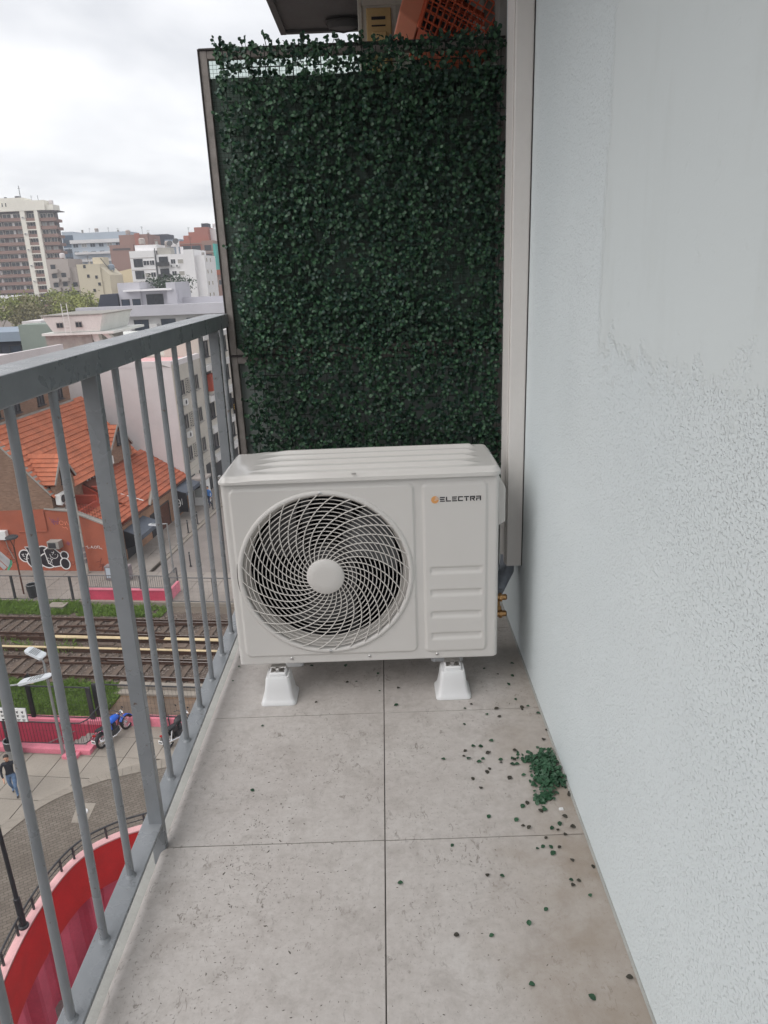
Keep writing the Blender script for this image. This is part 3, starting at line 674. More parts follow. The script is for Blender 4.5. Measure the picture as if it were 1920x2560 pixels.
t.part('front', MB().box(0.42, 5.45, -4.12, -3.95, -16.19, -15.38), MT['pinkdeep'], bevel=0.01); t.part('side', MB().box(5.3, 5.46, -3.949, -2.7, -16.19, -15.382), MT['pink'], bevel=0.01); t.part('front_cap', MB().box(0.4, 5.48, -4.16, -3.92, -15.379, -15.33), MT['pink'])
bar_fence('parapet_railing', 'grey bar railing standing on the bright pink parapet', [(0.45, -4.04), (5.4, -4.04), (5.4, -2.8)], -15.33, -14.5, 0.13, MT['railgrey'], 1.6, 0.035, 0.013)

# ---- red ramp wall curving below the balcony
rim_in = RIM; rim_out = offset_line(RIM, -0.24)
t = Thing('ramp_wall', 'curving red ramp wall with pale pink rim and ribbed pink lining', 'wall', (10.5, -25, -19.6), uv=True)
def ribbon(mb, A, B, za, zb, mi=0):
    n = len(A); mb.add([(q[0], q[1], za) for q in A] + [(q[0], q[1], zb) for q in B], [(i, i + 1, i + 1 + n, i + n) for i in range(n - 1)], mi)
mb = MB(); ribbon(mb, rim_in, rim_out, -15.3, -15.3); ribbon(mb, rim_out, rim_out, -15.3, -16.15); ribbon(mb, rim_in, rim_in, -15.345, -15.3); t.part('rim', mb, MT['rimtop'])
band = offset_line(RIM, 0.02)
mb = MB(); ribbon(mb, band, band, -16.85, -15.345); ribbon(mb, band, offset_line(RIM, -0.2), -16.85, -16.85); t.part('red_band', mb, MT['red'], smooth=60)
back = offset_line(RIM, -0.10); zig = []
acc = 0.0; pts = []
for i in range(len(back) - 1):
    a, b = Vector((*back[i], 0)), Vector((*back[i + 1], 0)); L = (b - a).length; nn = max(1, int(L / 0.05)); tt = (b - a).normalized()
    for k in range(nn):
        q = a + (b - a) * (k / nn); s_ = (acc + L * k / nn) % 1.3
        d = -0.0 if s_ < 0.42 else (-(s_ - 0.42) / 0.14 * 0.42 if s_ < 0.56 else (-0.42 if s_ < 1.16 else -0.42 + (s_ - 1.16) / 0.14 * 0.42))
        zig.append((q.x - tt.y * (d - 0.02), q.y + tt.x * (d - 0.02)))
    acc += L
mb = MB(); ribbon(mb, zig, zig, -19.6, -16.851); t.part('sheet_piling', mb, MT['pile'], label='ribbed pink sheet lining below the red band')
mb = MB(); mb.add([(9, -34.5, -19.6), (18.5, -34.5, -19.6), (18.5, -20, -19.6), (9, -20, -19.6)], [(0, 1, 2, 3)]); solo('ramp_floor', mb, MT['concrete'], base=(0, 0, 0), uv=True, kind='structure')
solo('ramp_side_wall', MB().box(17.0, 17.3, -33.5, -20.9, -19.6, -15.9), MT['concrete'], base=(0, 0, 0), uv=True, kind='structure')
# tubular rail on the rim
rl = offset_line(RIM, -0.16); t = Thing('rim_railing', 'low dark tube railing on the pale pink ramp rim', 'railing', (10.4, -25, -15.3), uv=True)
for (za, r_) in ((-14.86, 0.032), (-15.05, 0.016)): t.part('tube', MB().tube([(q[0], q[1], za) for q in rl[5:-5]], r_, 8), MT['dark'], smooth=True)
for i in range(6, len(rl) - 6, 4): t.part('post', MB().box(rl[i][0] - .025, rl[i][0] + .025, rl[i][1] - .025, rl[i][1] + .025, -15.3, -14.87), MT['dark'])

# plaza marker
t = Thing('ground_marker', 'diamond concrete plate with white dome set in the plaza', 'marker', (9.1, -20.77, GZ), uv=True)
t.part('plate', MB().prism([(8.91, -21.26), (9.46, -21.23), (9.31, -20.29), (8.66, -20.34)], 2, GZ - 0.05, GZ + 0.012), MT['kerb'])
t.part('dome', MB().lathe([(0.15, 0.0), (0.145, 0.05), (0.1, 0.09), (0.03, 0.1)], (9.11, -20.77, GZ + 0.0125), 16), MT['signwhite'], smooth=True)
# ================================================================ BUILDINGS ALONG THE STREET (street frame)
def window_mesh(w, h, pane, frame, fr=0.06, depth=0.09, mull=1, sill=True, name='window'):
    """a framed window in the xz plane facing -y, origin at its lower middle"""
    mb = MB()
    mb.box(-w / 2, -w / 2 + fr, -depth, 0.02, 0, h).box(w / 2 - fr, w / 2, -depth, 0.02, 0, h).box(-w / 2 + fr, w / 2 - fr, -depth, 0.02, h - fr, h).box(-w / 2 + fr, w / 2 - fr, -depth, 0.02, 0, fr)
    for k in range(mull):
        x = -w / 2 + w * (k + 1) / (mull + 1); mb.box(x - fr * 0.35, x + fr * 0.35, -depth * 0.8, 0.02, fr, h - fr)
    if sill: mb.box(-w / 2 - 0.06, w / 2 + 0.06, -depth - 0.1, 0.02, -0.08, -0.002)
    mb.add([(-w / 2 + fr, -0.012, fr), (w / 2 - fr, -0.012, fr), (w / 2 - fr, -0.012, h - fr), (-w / 2 + fr, -0.012, h - fr)], [(0, 1, 2, 3)], 1)
    return mb.mesh(name, [frame, pane])
def ac_far(t, at, rz, parent=None, s=1.0):
    """small split unit facing local -y of its rotation, on brackets"""
    o = t.inst('air_conditioner', ACFAR, at, parent, rot=(0, 0, rz)); o.scale = (s, s, s); return o
_mb = MB().box(-0.4, 0.4, -0.3, 0, 0, 0.55).box(-0.3, -0.26, -0.28, 0, -0.06, 0).box(0.26, 0.3, -0.28, 0, -0.06, 0)
_mb.add([(0.0 - 0.13 + 0.22 * math.cos(a * math.pi / 8), -0.303, 0.275 + 0.22 * math.sin(a * math.pi / 8)) for a in range(16)], [tuple(range(16))], 1)
ACFAR = _mb.mesh('air_conditioner', [MT['signwhite'], MT['dark']])

# ---------------------------------------------------------------- tiled house with the painted wall
t = Thing('tiled_house', 'brick corner house with orange tile roof and painted graffiti wall', 'house', (-4, 5, -16), uv=True)
t.part('painted_wall', MB().prism([(-12, -16.19), (0.02, -16.19), (0.02, -13.0), (-0.42, -12.78), (-2.28, -12.02), (-3.96, -11.86), (-12, -12.15)], 1, 0, 0.3), MT['terracotta'], label='terracotta painted wall covered in graffiti')
t.part('wall_coping', MB().beam((-3.9, 0.14, -11.82), (-2.28, 0.14, -11.97), 0.42, 0.09).beam((-2.28, 0.14, -11.97), (-0.42, 0.14, -12.72), 0.42, 0.09).beam((-0.42, 0.14, -12.72), (0.1, 0.14, -12.95), 0.42, 0.09), MT['coping'])
t.part('brick_gable', MB().prism([(-12, -12.149), (-3.97, -11.859), (-3.3, -11.8), (-3.3, -10.98), (-6.9, -6.82), (-12, -6.82)], 1, 0.003, 0.303), MT['brick'], label='weathered brick gable end')
t.part('gable_coping', MB().beam((-3.25, 0.12, -10.95), (-6.95, 0.12, -6.72), 0.4, 0.1), MT['coping'])
t.part('street_wall', MB().box(-0.32, 0.0, 0.302, 13.0, -16.19, -13.42), MT['brick2'], label='brick street front with shop openings')
t.part('upper_wall', MB().box(-3.62, -3.4, 0.31, 11.7, -12.6, -10.9), MT['brick'])
t.part('upper_storey', MB().box(-16, -6.92, 0.31, 10.3, -12, -3.4), MT['brick'], label='brick upper storey above the tiled roof')
t.part('storey_flashing', MB().beam((-6.82, 0.31, -6.78), (-6.82, 10.35, -6.78), 0.16, 0.12), MT['coping'])
t.part('white_parapet', MB().box(-16.1, -6.85, 0.15, 0.45, -3.399, -2.72).box(-7.15, -6.85, 0.451, 10.4, -3.399, -2.74).box(-16.1, -7.151, 0.451, 10.4, -3.399, -3.3), MT['white_wall'])
t.part('vent_pipe', MB().tube([(-8.3, 0.1, -3.3), (-8.3, 0.1, -2.45)], 0.05, 8).beam((-8.42, 0.1, -2.45), (-8.18, 0.1, -2.45), 0.06), MT['rust'])
wm = window_mesh(0.75, 1.0, MT['window'], MT['dark'], 0.05, 0.06)
for v in (1.6, 3.7, 6.5, 8.9): t.inst('window', wm, (-6.915, v, -6.45), rot=(0, 0, rad(90)))
# roof planes with courses of separate tiles
TILES = []
def tiled(p0, du, dv, nu, nv, lift=0.03, mat=0, keep=None):
    """p0 corner at the eave, du along the eave, dv up the slope: adds tiles (centre, axes)"""
    p0, du, dv = Vector(p0), Vector(du), Vector(dv); n = du.cross(dv).normalized()
    if n.z < 0: n = -n
    for j in range(nv):
        for i in range(nu):
            a = p0 + du * (i / nu) + dv * (j / nv); b = p0 + du * ((i + 1) / nu) + dv * ((j + 1) / nv)
            c = (a + b) / 2
            if keep and not keep(c): continue
            TILES.append((c, du / nu, dv / nv, n, mat))
roof = MB().add([(-3.2, -0.05, -11.05), (-3.2, 11.75, -11.05), (-6.93, 11.75, -6.76), (-6.93, -0.05, -6.76)], [(0, 1, 2, 3)]).add([(-3.2, -0.05, -11.15), (-3.2, 11.75, -11.15), (-6.93, 11.75, -6.86), (-6.93, -0.05, -6.86)], [(3, 2, 1, 0)])
rf = t.part('roof', roof, MT['roofbed'])
in_d1 = lambda c: not (0.35 < c.y < 2.3 and c.x > -4.9 + abs(c.y - 1.3) * 1.2)
in_d2 = lambda c: not (7.5 < c.y < 10.7 and c.x > -5.0 + abs(c.y - 9.0) * 0.9)
tiled((-3.12, -0.05, -11.12), (0, 11.8, 0), (-3.78, 0, 4.35), 40, 16, keep=lambda c: in_d1(c) and in_d2(c))
def dormer(v0, v1, vm, zb, za, u_f, u_r, zr):
    """gabled dormer facing the street: eaves v0, v1 at height zb, ridge at vm and za, front u_f, ridge meets the roof at u_r"""
    d = t.part('dormer', MB().prism([(v0 + 0.12, zb - 0.9), (v1 - 0.12, zb - 0.9), (v1 - 0.12, zb), (vm, za - 0.12), (v0 + 0.12, zb)], 0, u_f - 0.12, u_f - 0.42), MT['brick'])
    ub0 = -3.2 - (zb + 11.05) * 0.8695
    for (ve, sgn) in ((v0, 1), (v1, -1)):
        q = MB().add([(u_f, ve, zb), (u_f, vm, za), (u_r, vm, za), (ub0, ve, zb)], [(0, 1, 2, 3)]).add([(u_f, ve, zb - .08), (u_f, vm, za - .08), (u_r, vm, za - .08), (ub0, ve, zb - .08)], [(3, 2, 1, 0)])
        t.part('dormer_roof', q, MT['roofbed'], d)
        up = Vector((0, vm - ve, za - zb)); L = 7
        for j in range(L):                       # courses shorten towards the valley
            f0, f1 = j / L, (j + 1) / L; uu = ub0 + (u_r - ub0) * (f0 + f1) / 2; nu = max(1, round((u_f - uu) / 0.3))
            for i in range(nu):
                a = Vector((u_f + (uu - u_f) * i / nu, ve, zb)) + up * f0; b = Vector((u_f + (uu - u_f) * (i + 1) / nu, ve, zb)) + up * f1
                n_ = Vector((uu - u_f, 0, 0)).cross(up).normalized(); n_ = n_ if n_.z > 0 else -n_
                TILES.append(((a + b) / 2, Vector(((uu - u_f) / nu, 0, 0)), up / L, n_, 0))
    t.part('barge_board', MB().beam((u_f + .02, v0, zb), (u_f + .02, vm, za), 0.05, 0.14).beam((u_f + .02, v1, zb), (u_f + .02, vm, za), 0.05, 0.14), MT['coping'], d)
    return d
d1 = dormer(0.1, 2.55, 1.25, -10.35, -8.65, -2.95, -5.2, 0)
t.inst('window', window_mesh(0.7, 0.85, MT['window'], MT['dark'], 0.05, 0.05), (-3.05, 1.35, -10.5), d1, rot=(0, 0, rad(90)))
d2 = dormer(7.3, 10.9, 9.0, -10.2, -8.45, -2.95, -5.3, 0)
t.inst('window', window_mesh(0.9, 0.9, MT['window'], MT['dark'], 0.05, 0.05), (-3.05, 9.2, -9.85), d2, rot=(0, 0, rad(90)))
for (v, z, w_, h_) in ((4.9, -12.05, 0.9, 1.1), (8.3, -12.1, 1.5, 1.7), (1.9, -12.2, 1.0, 1.5)):
    t.inst('window', window_mesh(w_, h_, MT['window'], MT['white_paint'], 0.06, 0.07), (-3.39, v, z), rot=(0, 0, rad(90)))
ac_far(t, (-3.2, 7.2, -10.9), rad(90)); ac_far(t, (-3.1, 0.55, -11.6), rad(90), s=1.15)
# low street roof, red terrace, parapet mesh
lr = t.part('street_roof', MB().add([(0.15, 3.9, -13.42), (0.15, 13.0, -13.42), (-3.4, 13.0, -11.3), (-3.4, 3.9, -11.3)], [(0, 1, 2, 3)]).add([(0.15, 3.9, -13.5), (0.15, 13.0, -13.5), (-3.4, 13.0, -11.4), (-3.4, 3.9, -11.4)], [(3, 2, 1, 0)]), MT['roofbed'])
tiled((0.2, 3.9, -13.4), (0, 9.1, 0), (-3.6, 0, 2.15), 28, 11, mat=1, keep=lambda c: not (c.y < 5.6 and c.x < -2.2))
tiled((0.2, 0.4, -13.3), (0, 3.5, 0), (-2.0, 0, 0.75), 11, 6, mat=1)
t.part('roof_end', MB().prism([(0.15, -13.5), (-3.4, -11.42), (-3.4, -13.6), (0.15, -13.6)], 1, 3.8, 3.89).prism([(0.15, -13.42), (-1.8, -12.7), (-1.8, -13.6), (0.15, -13.6)], 1, 0.31, 3.79), MT['redfloor'])
t.part('terrace', MB().box(-3.39, -1.81, 0.31, 3.79, -13.6, -12.35), MT['redfloor'], label='red terrace floor behind the parapet')
t.part('terrace_wall', MB().box(-3.3, -1.8, 2.5, 2.68, -12.349, -11.75).box(-1.95, -1.8, 0.31, 2.499, -12.349, -12.1), MT['redfloor']); t.part('terrace_wall', MB().box(-3.3, -1.6, 4.0, 4.2, -12.2, -11.6), MT['redfloor'])
t.part('gutter', MB().tube([(0.24, 0.3, -13.47), (0.24, 13.0, -13.47)], 0.07, 8).tube([(0.1, 0.5, -13.5), (0.1, 0.5, -16.1)], 0.05, 8), MT['rust'], smooth=True)
t.part('roof_pipe', MB().tube([(-2.2, 4.6, -12.0), (-0.15, 5.6, -13.1)], 0.05, 8), MT['whitepipe'], smooth=True)
t.part('gablet', MB().prism([(5.55, -13.42), (6.9, -13.42), (6.25, -12.6)], 0, 0.1, 0.32), MT['brick2'])
t.part('gablet_trim', MB().beam((0.3, 5.5, -13.4), (0.3, 6.25, -12.55), 0.16, 0.1).beam((0.3, 6.95, -13.4), (0.3, 6.25, -12.55), 0.16, 0.1), MT['coping'])
wm_ = MB()
for k in range(15): wm_.beam((-2.6 + k * 0.17, 0.16, -11.9 - max(0, k - 2) * 0.062), (-2.6 + k * 0.17, 0.16, -11.2 - max(0, k - 2) * 0.062), 0.012)
for k in range(4): wm_.beam((-2.6, 0.16, -11.85 + k * 0.2), (-0.2, 0.16, -12.62 + k * 0.2), 0.012)
t.part('parapet_mesh', wm_, MT['rust'])
# shop openings, pillars and awnings in the street wall
for (v0, v1, z0, z1, m) in ((0.9, 1.75, -16.0, -14.5, 'window'), (2.0, 3.5, -16.0, -14.4, 'black'), (3.9, 5.4, -15.5, -14.4, 'window'), (5.9, 7.1, -16.0, -14.3, 'black'), (7.5, 9.2, -16.0, -14.2, 'rust'), (10.0, 12.6, -15.9, -14.2, 'black')):
    w_ = v1 - v0; mbw = MB()
    mbw.box(0.004, 0.05, v0, v0 + 0.07, z0, z1).box(0.004, 0.05, v1 - 0.07, v1, z0, z1).box(0.004, 0.05, v0 + .07, v1 - .07, z1 - 0.07, z1)
    mbw.add([(0.012, v0 + .07, z0), (0.012, v1 - .07, z0), (0.012, v1 - .07, z1 - .07), (0.012, v0 + .07, z1 - .07)], [(0, 1, 2, 3)], 1)
    t.part('shop_opening', mbw, [MT['dark'], MT[m]])
def awning(v0, v1, z0, z1, out, tag_text=False):
    a = t.part('awning', MB().prism([(0.01, z0), (out, z1), (out, z1 - 0.28), (out - .03, z1 - 0.28), (out - .03, z1 - 0.04), (0.01, z0 - 0.04)], 1, v0, v1), MT['awning'])
    for v in (v0, v1): t.part('awning_side', MB().prism([(0.02, z0 - .05), (out - .04, z1 - .05), (out - .04, z1 - 0.5), (0.02, z1 - 0.9)], 1, v - 0.012, v + 0.012), MT['black'], a)
    return a
awning(1.9, 4.9, -13.95, -14.35, 1.15)
awning(10.0, 13.0, -13.6, -13.9, 1.1)
t.part('side_screen', MB().box(0.06, 1.15, 9.95, 9.99, -15.4, -13.9), MT['black']); t.part('screen_emblem', MB().tube([(0.42 + 0.2 * math.cos(k * .785), 9.94, -14.7 + 0.32 * math.sin(k * .785)) for k in range(8)], 0.035, 5, closed=True).tube([(0.62, 9.94, -14.7), (0.3, 9.94, -14.7)], 0.03, 5).tube([(0.75 + 0.0 * k, 9.94, -14.35 - .12 * k) for k in range(5)], 0.02, 5), MT['signwhite'])
# build the tiles: the nearest as single pieces, the remainder joined
def tile_mb(mb, c, du, dv, n, mi=0):
    a, b = du * 0.485, dv * 0.62; lo = c - b * 0.9 + n * 0.095; hi = c + b + n * 0.02
    vs = [lo - a, lo + a, hi + a, hi - a]; vs += [q - n * 0.07 for q in vs]
    mb.add(vs, [(0, 1, 2, 3), (4, 5, 1, 0), (5, 6, 2, 1), (7, 4, 0, 3)], mi)
TILES.sort(key=lambda q: (W(q[0].x, q[0].y, q[0].z) - Vector((0, 0, CAM_Z))).length)
for q in TILES[:290]:
    mb = MB(); tile_mb(mb, *q[:4]); t.part('roof_tile', mb, MT['rooftile'] if q[4] == 0 else MT['rooftile2'], rf if q[4] == 0 else lr)
mb = MB()
for q in TILES[290:]: tile_mb(mb, *q)
t.part('roof_tiles', mb, [MT['rooftile'], MT['rooftile2']], kind='stuff')

# graffiti on the painted wall: flat sprayed shapes, each a hair proud of the wall
def blob(c, rx, rz, n=28, wob=0.0, seed=0, rot=0.0):
    r = random.Random(seed); ph = r.uniform(0, 6)
    out = []
    for k in range(n):
        a = 2 * math.pi * k / n; q = 1 + wob * math.sin(2 * a + ph) + wob * 0.6 * math.sin(3 * a - ph)
        x, z = rx * q * math.cos(a), rz * q * math.sin(a); out.append((c[0] + x * math.cos(rot) - z * math.sin(rot), c[1] + x * math.sin(rot) + z * math.cos(rot)))
    return out
gr = Thing('graffiti', 'bulging black bubble letters with white outline on terracotta wall', 'graffiti', (-4.6, -0.01, -15.2), uv=True)
shapes = [blob((-5.85, -15.0), 0.36, 0.37, seed=1), blob((-5.15, -15.25), 0.62, 0.55, wob=.05, seed=2), [(-5.72, -14.42), (-5.2, -14.38), (-5.1, -14.9), (-5.5, -14.95), (-5.6, -14.6)],
          blob((-4.55, -14.72), 0.42, 0.36, seed=3), blob((-4.35, -15.3), 0.5, 0.48, wob=.04, seed=4), [(-4.45, -14.62), (-4.0, -14.32), (-3.75, -14.55), (-3.42, -14.85), (-3.3, -15.3), (-3.5, -15.62), (-3.95, -15.7), (-4.3, -15.45)],
          blob((-3.15, -14.92), 0.22, 0.22, seed=5), blob((-3.2, -15.5), 0.28, 0.34, seed=6)]
def grow(poly, d):
    cx = sum(p[0] for p in poly) / len(poly); cz = sum(p[1] for p in poly) / len(poly); out = []
    for p in poly:
        v_ = Vector((p[0] - cx, p[1] - cz)); L = v_.length; out.append((p[0] + v_.x / L * d, p[1] + v_.y / L * d))
    return out
mw, mk = MB(), MB()
for i, sh in enumerate(shapes):
    mw.prism(grow(sh, 0.075), 1, -0.006 - i * 0.003, -0.0055 - i * 0.003); mk.prism(sh, 1, -0.008 - i * 0.003, -0.0075 - i * 0.003)
gr.part('outline', mw, MT['white_paint']); gr.part('fill', mk, MT['spray_black'])
def strokes(mb, lines, w=0.03, y=-0.022):
    for ln in lines:
        for a, b in zip(ln[:-1], ln[1:]):
            L = max(1e-6, math.hypot(b[0] - a[0], b[1] - a[1])); nx, nz = -(b[1] - a[1]) / L * w / 2, (b[0] - a[0]) / L * w / 2
            mb.add([(a[0] + nx, y, a[1] + nz), (a[0] - nx, y, a[1] - nz), (b[0] - nx, y, b[1] - nz), (b[0] + nx, y, b[1] + nz)], [(0, 1, 2, 3)])
ms = MB()
arc = lambda cx, cz, r, a0, a1, n=10: [(cx + r * math.cos(rad(a0 + (a1 - a0) * k / n)), cz + r * math.sin(rad(a0 + (a1 - a0) * k / n))) for k in range(n + 1)]
strokes(ms, [arc(-3.85, -14.88, 0.27, 175, 365), [(-3.98, -14.72), (-3.86, -14.8), (-3.82, -14.66)], [(-3.97, -14.88), (-3.93, -14.88)], [(-3.78, -14.88), (-3.74, -14.88)],
             [(-5.35, -15.15), (-5.45, -15.3), (-5.2, -15.3)], [(-5.3, -15.1), (-5.25, -15.5)], [(-5.4, -15.42), (-5.18, -15.36)], arc(-5.2, -15.0, 0.2, 20, 160),
             arc(-4.3, -15.22, 0.1, 30, 260), arc(-4.28, -15.42, 0.1, 120, -140), [(-4.12, -15.1), (-4.08, -15.5)], [(-4.12, -15.3), (-3.98, -15.2)],
             [(-6.05, -14.9), (-5.9, -14.85), (-6.0, -15.0), (-5.85, -15.02)], [(-5.8, -14.85), (-5.65, -14.95), (-5.75, -15.1), (-5.6, -15.18)], [(-5.95, -15.15), (-5.8, -15.25), (-5.7, -15.2)]], 0.035, -0.036)
gr.part('highlight', ms, MT['white_paint'])
def tagging(name, label, lines, mat, base, w=0.03):
    mb = MB(); strokes(mb, lines, w, -0.012); return solo(name, mb, mat, label, 'graffiti', base=(base[0], -0.012, base[1]), uv=True)
tagging('graffiti_tag', 'small white sprayed tag right of the pale pole', [[(-1.62, -14.35), (-1.48, -14.28), (-1.5, -14.45), (-1.38, -14.42)], [(-1.3, -14.45), (-1.22, -14.28), (-1.12, -14.46)], [(-1.27, -14.38), (-1.15, -14.38)], arc(-0.98, -14.37, 0.08, 0, 350), [(-0.82, -14.45), (-0.84, -14.28), (-0.7, -14.3), (-0.74, -14.44), (-0.6, -14.44), (-0.56, -14.52)]], MT['white_paint'], (-1.1, -14.4))
tagging('graffiti_tag', 'dark red scribbled tag low on the wall near its corner', [[(-1.1, -15.4), (-0.8, -15.3), (-0.7, -15.1), (-0.9, -15.6), (-0.6, -15.5), (-0.8, -15.9), (-0.5, -15.85)], [(-1.0, -15.75), (-0.7, -15.6), (-0.85, -16.05), (-0.55, -16.1)]], MT['spray_red'], (-0.8, -15.6))
tagging('graffiti_tag', 'dark red angular tag right of the bubble letters', [[(-2.9, -15.4), (-2.45, -15.38), (-2.7, -15.62), (-2.9, -15.4)], [(-2.5, -15.45), (-2.4, -15.6)]], MT['spray_red'], (-2.7, -15.5))
tagging('graffiti_tag', 'faded dark scribbles at the left end of the painted wall', [[(-7.2, -14.5), (-6.9, -14.7), (-7.1, -14.9), (-6.7, -15.0), (-6.95, -15.3), (-6.6, -15.25)], [(-7.0, -14.3), (-6.7, -14.5), (-6.85, -14.8), (-6.5, -14.75)], [(-6.9, -15.5), (-6.5, -15.4), (-6.4, -15.7)]], MT['spray_red'], (-6.9, -15))
tagging('graffiti_tag', 'pale sprayed scribble high on the wall beside the pipe', [arc(-2.95, -12.75, 0.13, 0, 350), [(-2.75, -12.65), (-2.7, -12.9), (-2.6, -12.65), (-2.5, -12.9)], [(-2.95, -13.0), (-2.8, -13.1), (-2.7, -13.02), (-2.6, -13.2)]], MT['peach_plastic'], (-2.8, -12.9))
tagging('graffiti_tag', 'violet sprayed scrawl above the window air conditioner', [[(-3.7, -12.4), (-3.4, -12.9), (-3.5, -12.5), (-3.2, -12.85), (-3.1, -12.4)], [(-3.6, -12.7), (-3.1, -12.65)]], MT['spray_violet'], (-3.4, -12.6), 0.035)
tagging('graffiti_tag', 'small violet zigzag right of the window air conditioner', [[(-2.9, -14.1), (-2.7, -14.25), (-2.8, -14.0), (-2.6, -14.15)]], MT['spray_violet'], (-2.75, -14.1), 0.04)
tagging('graffiti_tag', 'silver and green mural edge at the far left of the wall', [[(-8.0, -15.2), (-7.4, -15.9)], [(-7.8, -14.9), (-7.0, -15.8)], [(-7.6, -14.8), (-6.9, -15.55)]], MT['spray_grey'], (-7.5, -15.4), 0.3)
tagging('graffiti_tag', 'green painted stripe beside the silver mural edge', [[(-7.25, -16.0), (-6.92, -15.55), (-6.9, -15.3)]], MT['spray_green'], (-7.0, -15.7), 0.14)
# window unit, wall box and pipe on the wall
t = Thing('window_air_conditioner', 'boxy window air conditioner poking out of the graffiti wall', 'air conditioner', (-3.48, 0, -14.35), uv=True)
t.part('case', MB().box(-3.88, -3.1, -0.5, -0.005, -14.34, -13.84), MT['coping'], bevel=0.015); t.part('grille', MB().box(-3.8, -3.3, -0.512, -0.501, -14.27, -13.92), MT['dark']); t.part('bracket', MB().beam((-3.75, -0.45, -14.36), (-3.75, -0.02, -14.6), 0.04).beam((-3.22, -0.45, -14.36), (-3.22, -0.02, -14.6), 0.04), MT['rust'])
t = Thing('wall_air_conditioner', 'white split unit strapped to the left end of the painted wall', 'air conditioner', (-7.0, 0, -13.85), uv=True)
t.part('case', MB().box(-7.5, -6.62, -0.36, -0.06, -13.8, -13.2), MT['signwhite'], bevel=0.03); t.part('bracket', MB().box(-7.4, -7.34, -0.38, -0.002, -13.86, -13.801).box(-6.8, -6.74, -0.38, -0.002, -13.86, -13.801), MT['dark']); t.part('hose', MB().tube([(-6.9, -0.1, -13.8), (-6.86, -0.06, -14.4), (-6.7, -0.05, -14.9), (-6.6, -0.05, -15.2)], 0.025, 6), MT['coping'], smooth=True)
solo('wall_pipe', MB().tube([(-3.98, -0.05, -11.9), (-3.95, -0.05, -13.2), (-4.0, -0.05, -13.3), (-5.9, -0.05, -13.35)], 0.035, 6), MT['terracotta'], 'painted pipe running across the top of the graffiti wall', 'pipe', base=(-4, -0.05, -13.3), uv=True, smooth=True)

# ---------------------------------------------------------------- white apartment house next door
t = Thing('white_apartment_house', 'tall white house with blank side wall and lattice windows', 'building', (-6, 16, -16), uv=True)
t.part('wall', MB().box(-18, -0.05, 13.08, 18.9, -16.19, -4.9), MT['white_wall'])
t.part('front', MB().box(-0.049, 0.03, 13.1, 18.88, -13.2, -4.72), MT['facade']); t.part('ground_floor', MB().box(-0.049, 0.06, 13.1, 18.88, -16.19, -13.22), MT['facade'])
t.part('roof_parapet', MB().box(-18, -0.04, 13.06, 13.3, -4.899, -4.45).box(-0.3, 0.04, 13.301, 18.9, -4.899, -4.5), MT['white_wall'])
t.part('roof_slab', MB().box(-18, -0.31, 13.31, 18.89, -4.899, -4.75), MT['rimtop'])
wm = window_mesh(0.85, 1.2, MT['window'], MT['coping'], 0.05, 0.05); lat = MB()
for a in range(6):
    lat.beam((-0.42, -0.02, 0.02 + a * 0.2), (0.42, -0.02, 0.3 + a * 0.17), 0.05).beam((-0.42, -0.03, 0.3 + a * 0.17), (0.42, -0.03, 0.02 + a * 0.2), 0.05)
lat.box(-0.45, 0.45, -0.06, -0.0, -0.04, 0).box(-0.45, 0.45, -0.06, 0, 1.2, 1.24).add([(-.45, -.008, 0), (.45, -.008, 0), (.45, -.008, 1.2), (-.45, -.008, 1.2)], [(0, 1, 2, 3)], 1)
lm = lat.mesh('lattice_screen', [MT['facade'], MT['dark']])
for z in (-7.25, -9.95, -12.5):
    for v in (14.45, 17.55): t.inst('window', wm, (0.035, v, z), rot=(0, 0, rad(90)))
    t.inst('lattice_screen', lm, (0.035, 15.65, z - 0.02), rot=(0, 0, rad(90)))
ac_far(t, (0.04, 14.45, -8.0), rad(90), s=0.8); ac_far(t, (0.04, 14.5, -10.6), rad(90), s=0.8)
for v in (14.2, 16.2, 17.9): t.part('door', MB().box(0.062, 0.1, v - 0.5, v + 0.5, -16.0, -13.7), MT['dark'])
t.part('roof_drainpipe', MB().tube([(-1.2, 13.02, -4.5), (-0.7, 13.02, -4.75), (0.06, 13.15, -5.0), (0.06, 13.15, -13)], 0.045, 6), MT['coping'], smooth=True)
# ---------------------------------------------------------------- cream building after it
t = Thing('cream_street_building', 'cream street building with projecting floor bands and dark windows', 'building', (-5, 23, -16), uv=True)
t.part('wall', MB().box(-14, -3.001, 18.95, 26.4, -16.19, -4.6).box(-3, 0.05, 18.95, 26.4, -16.19, -2.9), MT['facade'])
for k, z in enumerate((-3.05, -5.6, -8.2, -10.9, -13.4)): t.part('floor_band', MB().box(0.052, 0.55, 18.97, 26.3, z - 0.45, z), MT['greyhouse2'])
wm = window_mesh(1.5, 1.3, MT['window'], MT['dark'], 0.06, 0.06)
for z in (-4.95, -7.5, -10.2, -12.9):
    for v in (20.2, 22.6, 25.0): t.inst('window', wm, (0.056, v, z), rot=(0, 0, rad(90)))
t.part('red_awning', MB().box(0.06, 0.6, 19.6, 21.0, -7.8, -6.4), MT['redfloor'])
t.part('shop_front', MB().box(0.056, 0.1, 19.4, 26.0, -16.0, -14.2), MT['dark'])
t = Thing('hanging_sign', 'dark hanging sign with yellow characters on the cream building', 'sign', (0.1, 25.8, -11.3), uv=True)
t.part('board', MB().box(0.12, 0.95, 25.75, 25.85, -11.3, -9.4), MT['black']); ys = MB()
strokes_y = lambda lines, y: [ys.beam((a[0], y, a[1]), (b[0], y, b[1]), 0.01, 0.07) for ln in lines for a, b in zip(ln[:-1], ln[1:])]
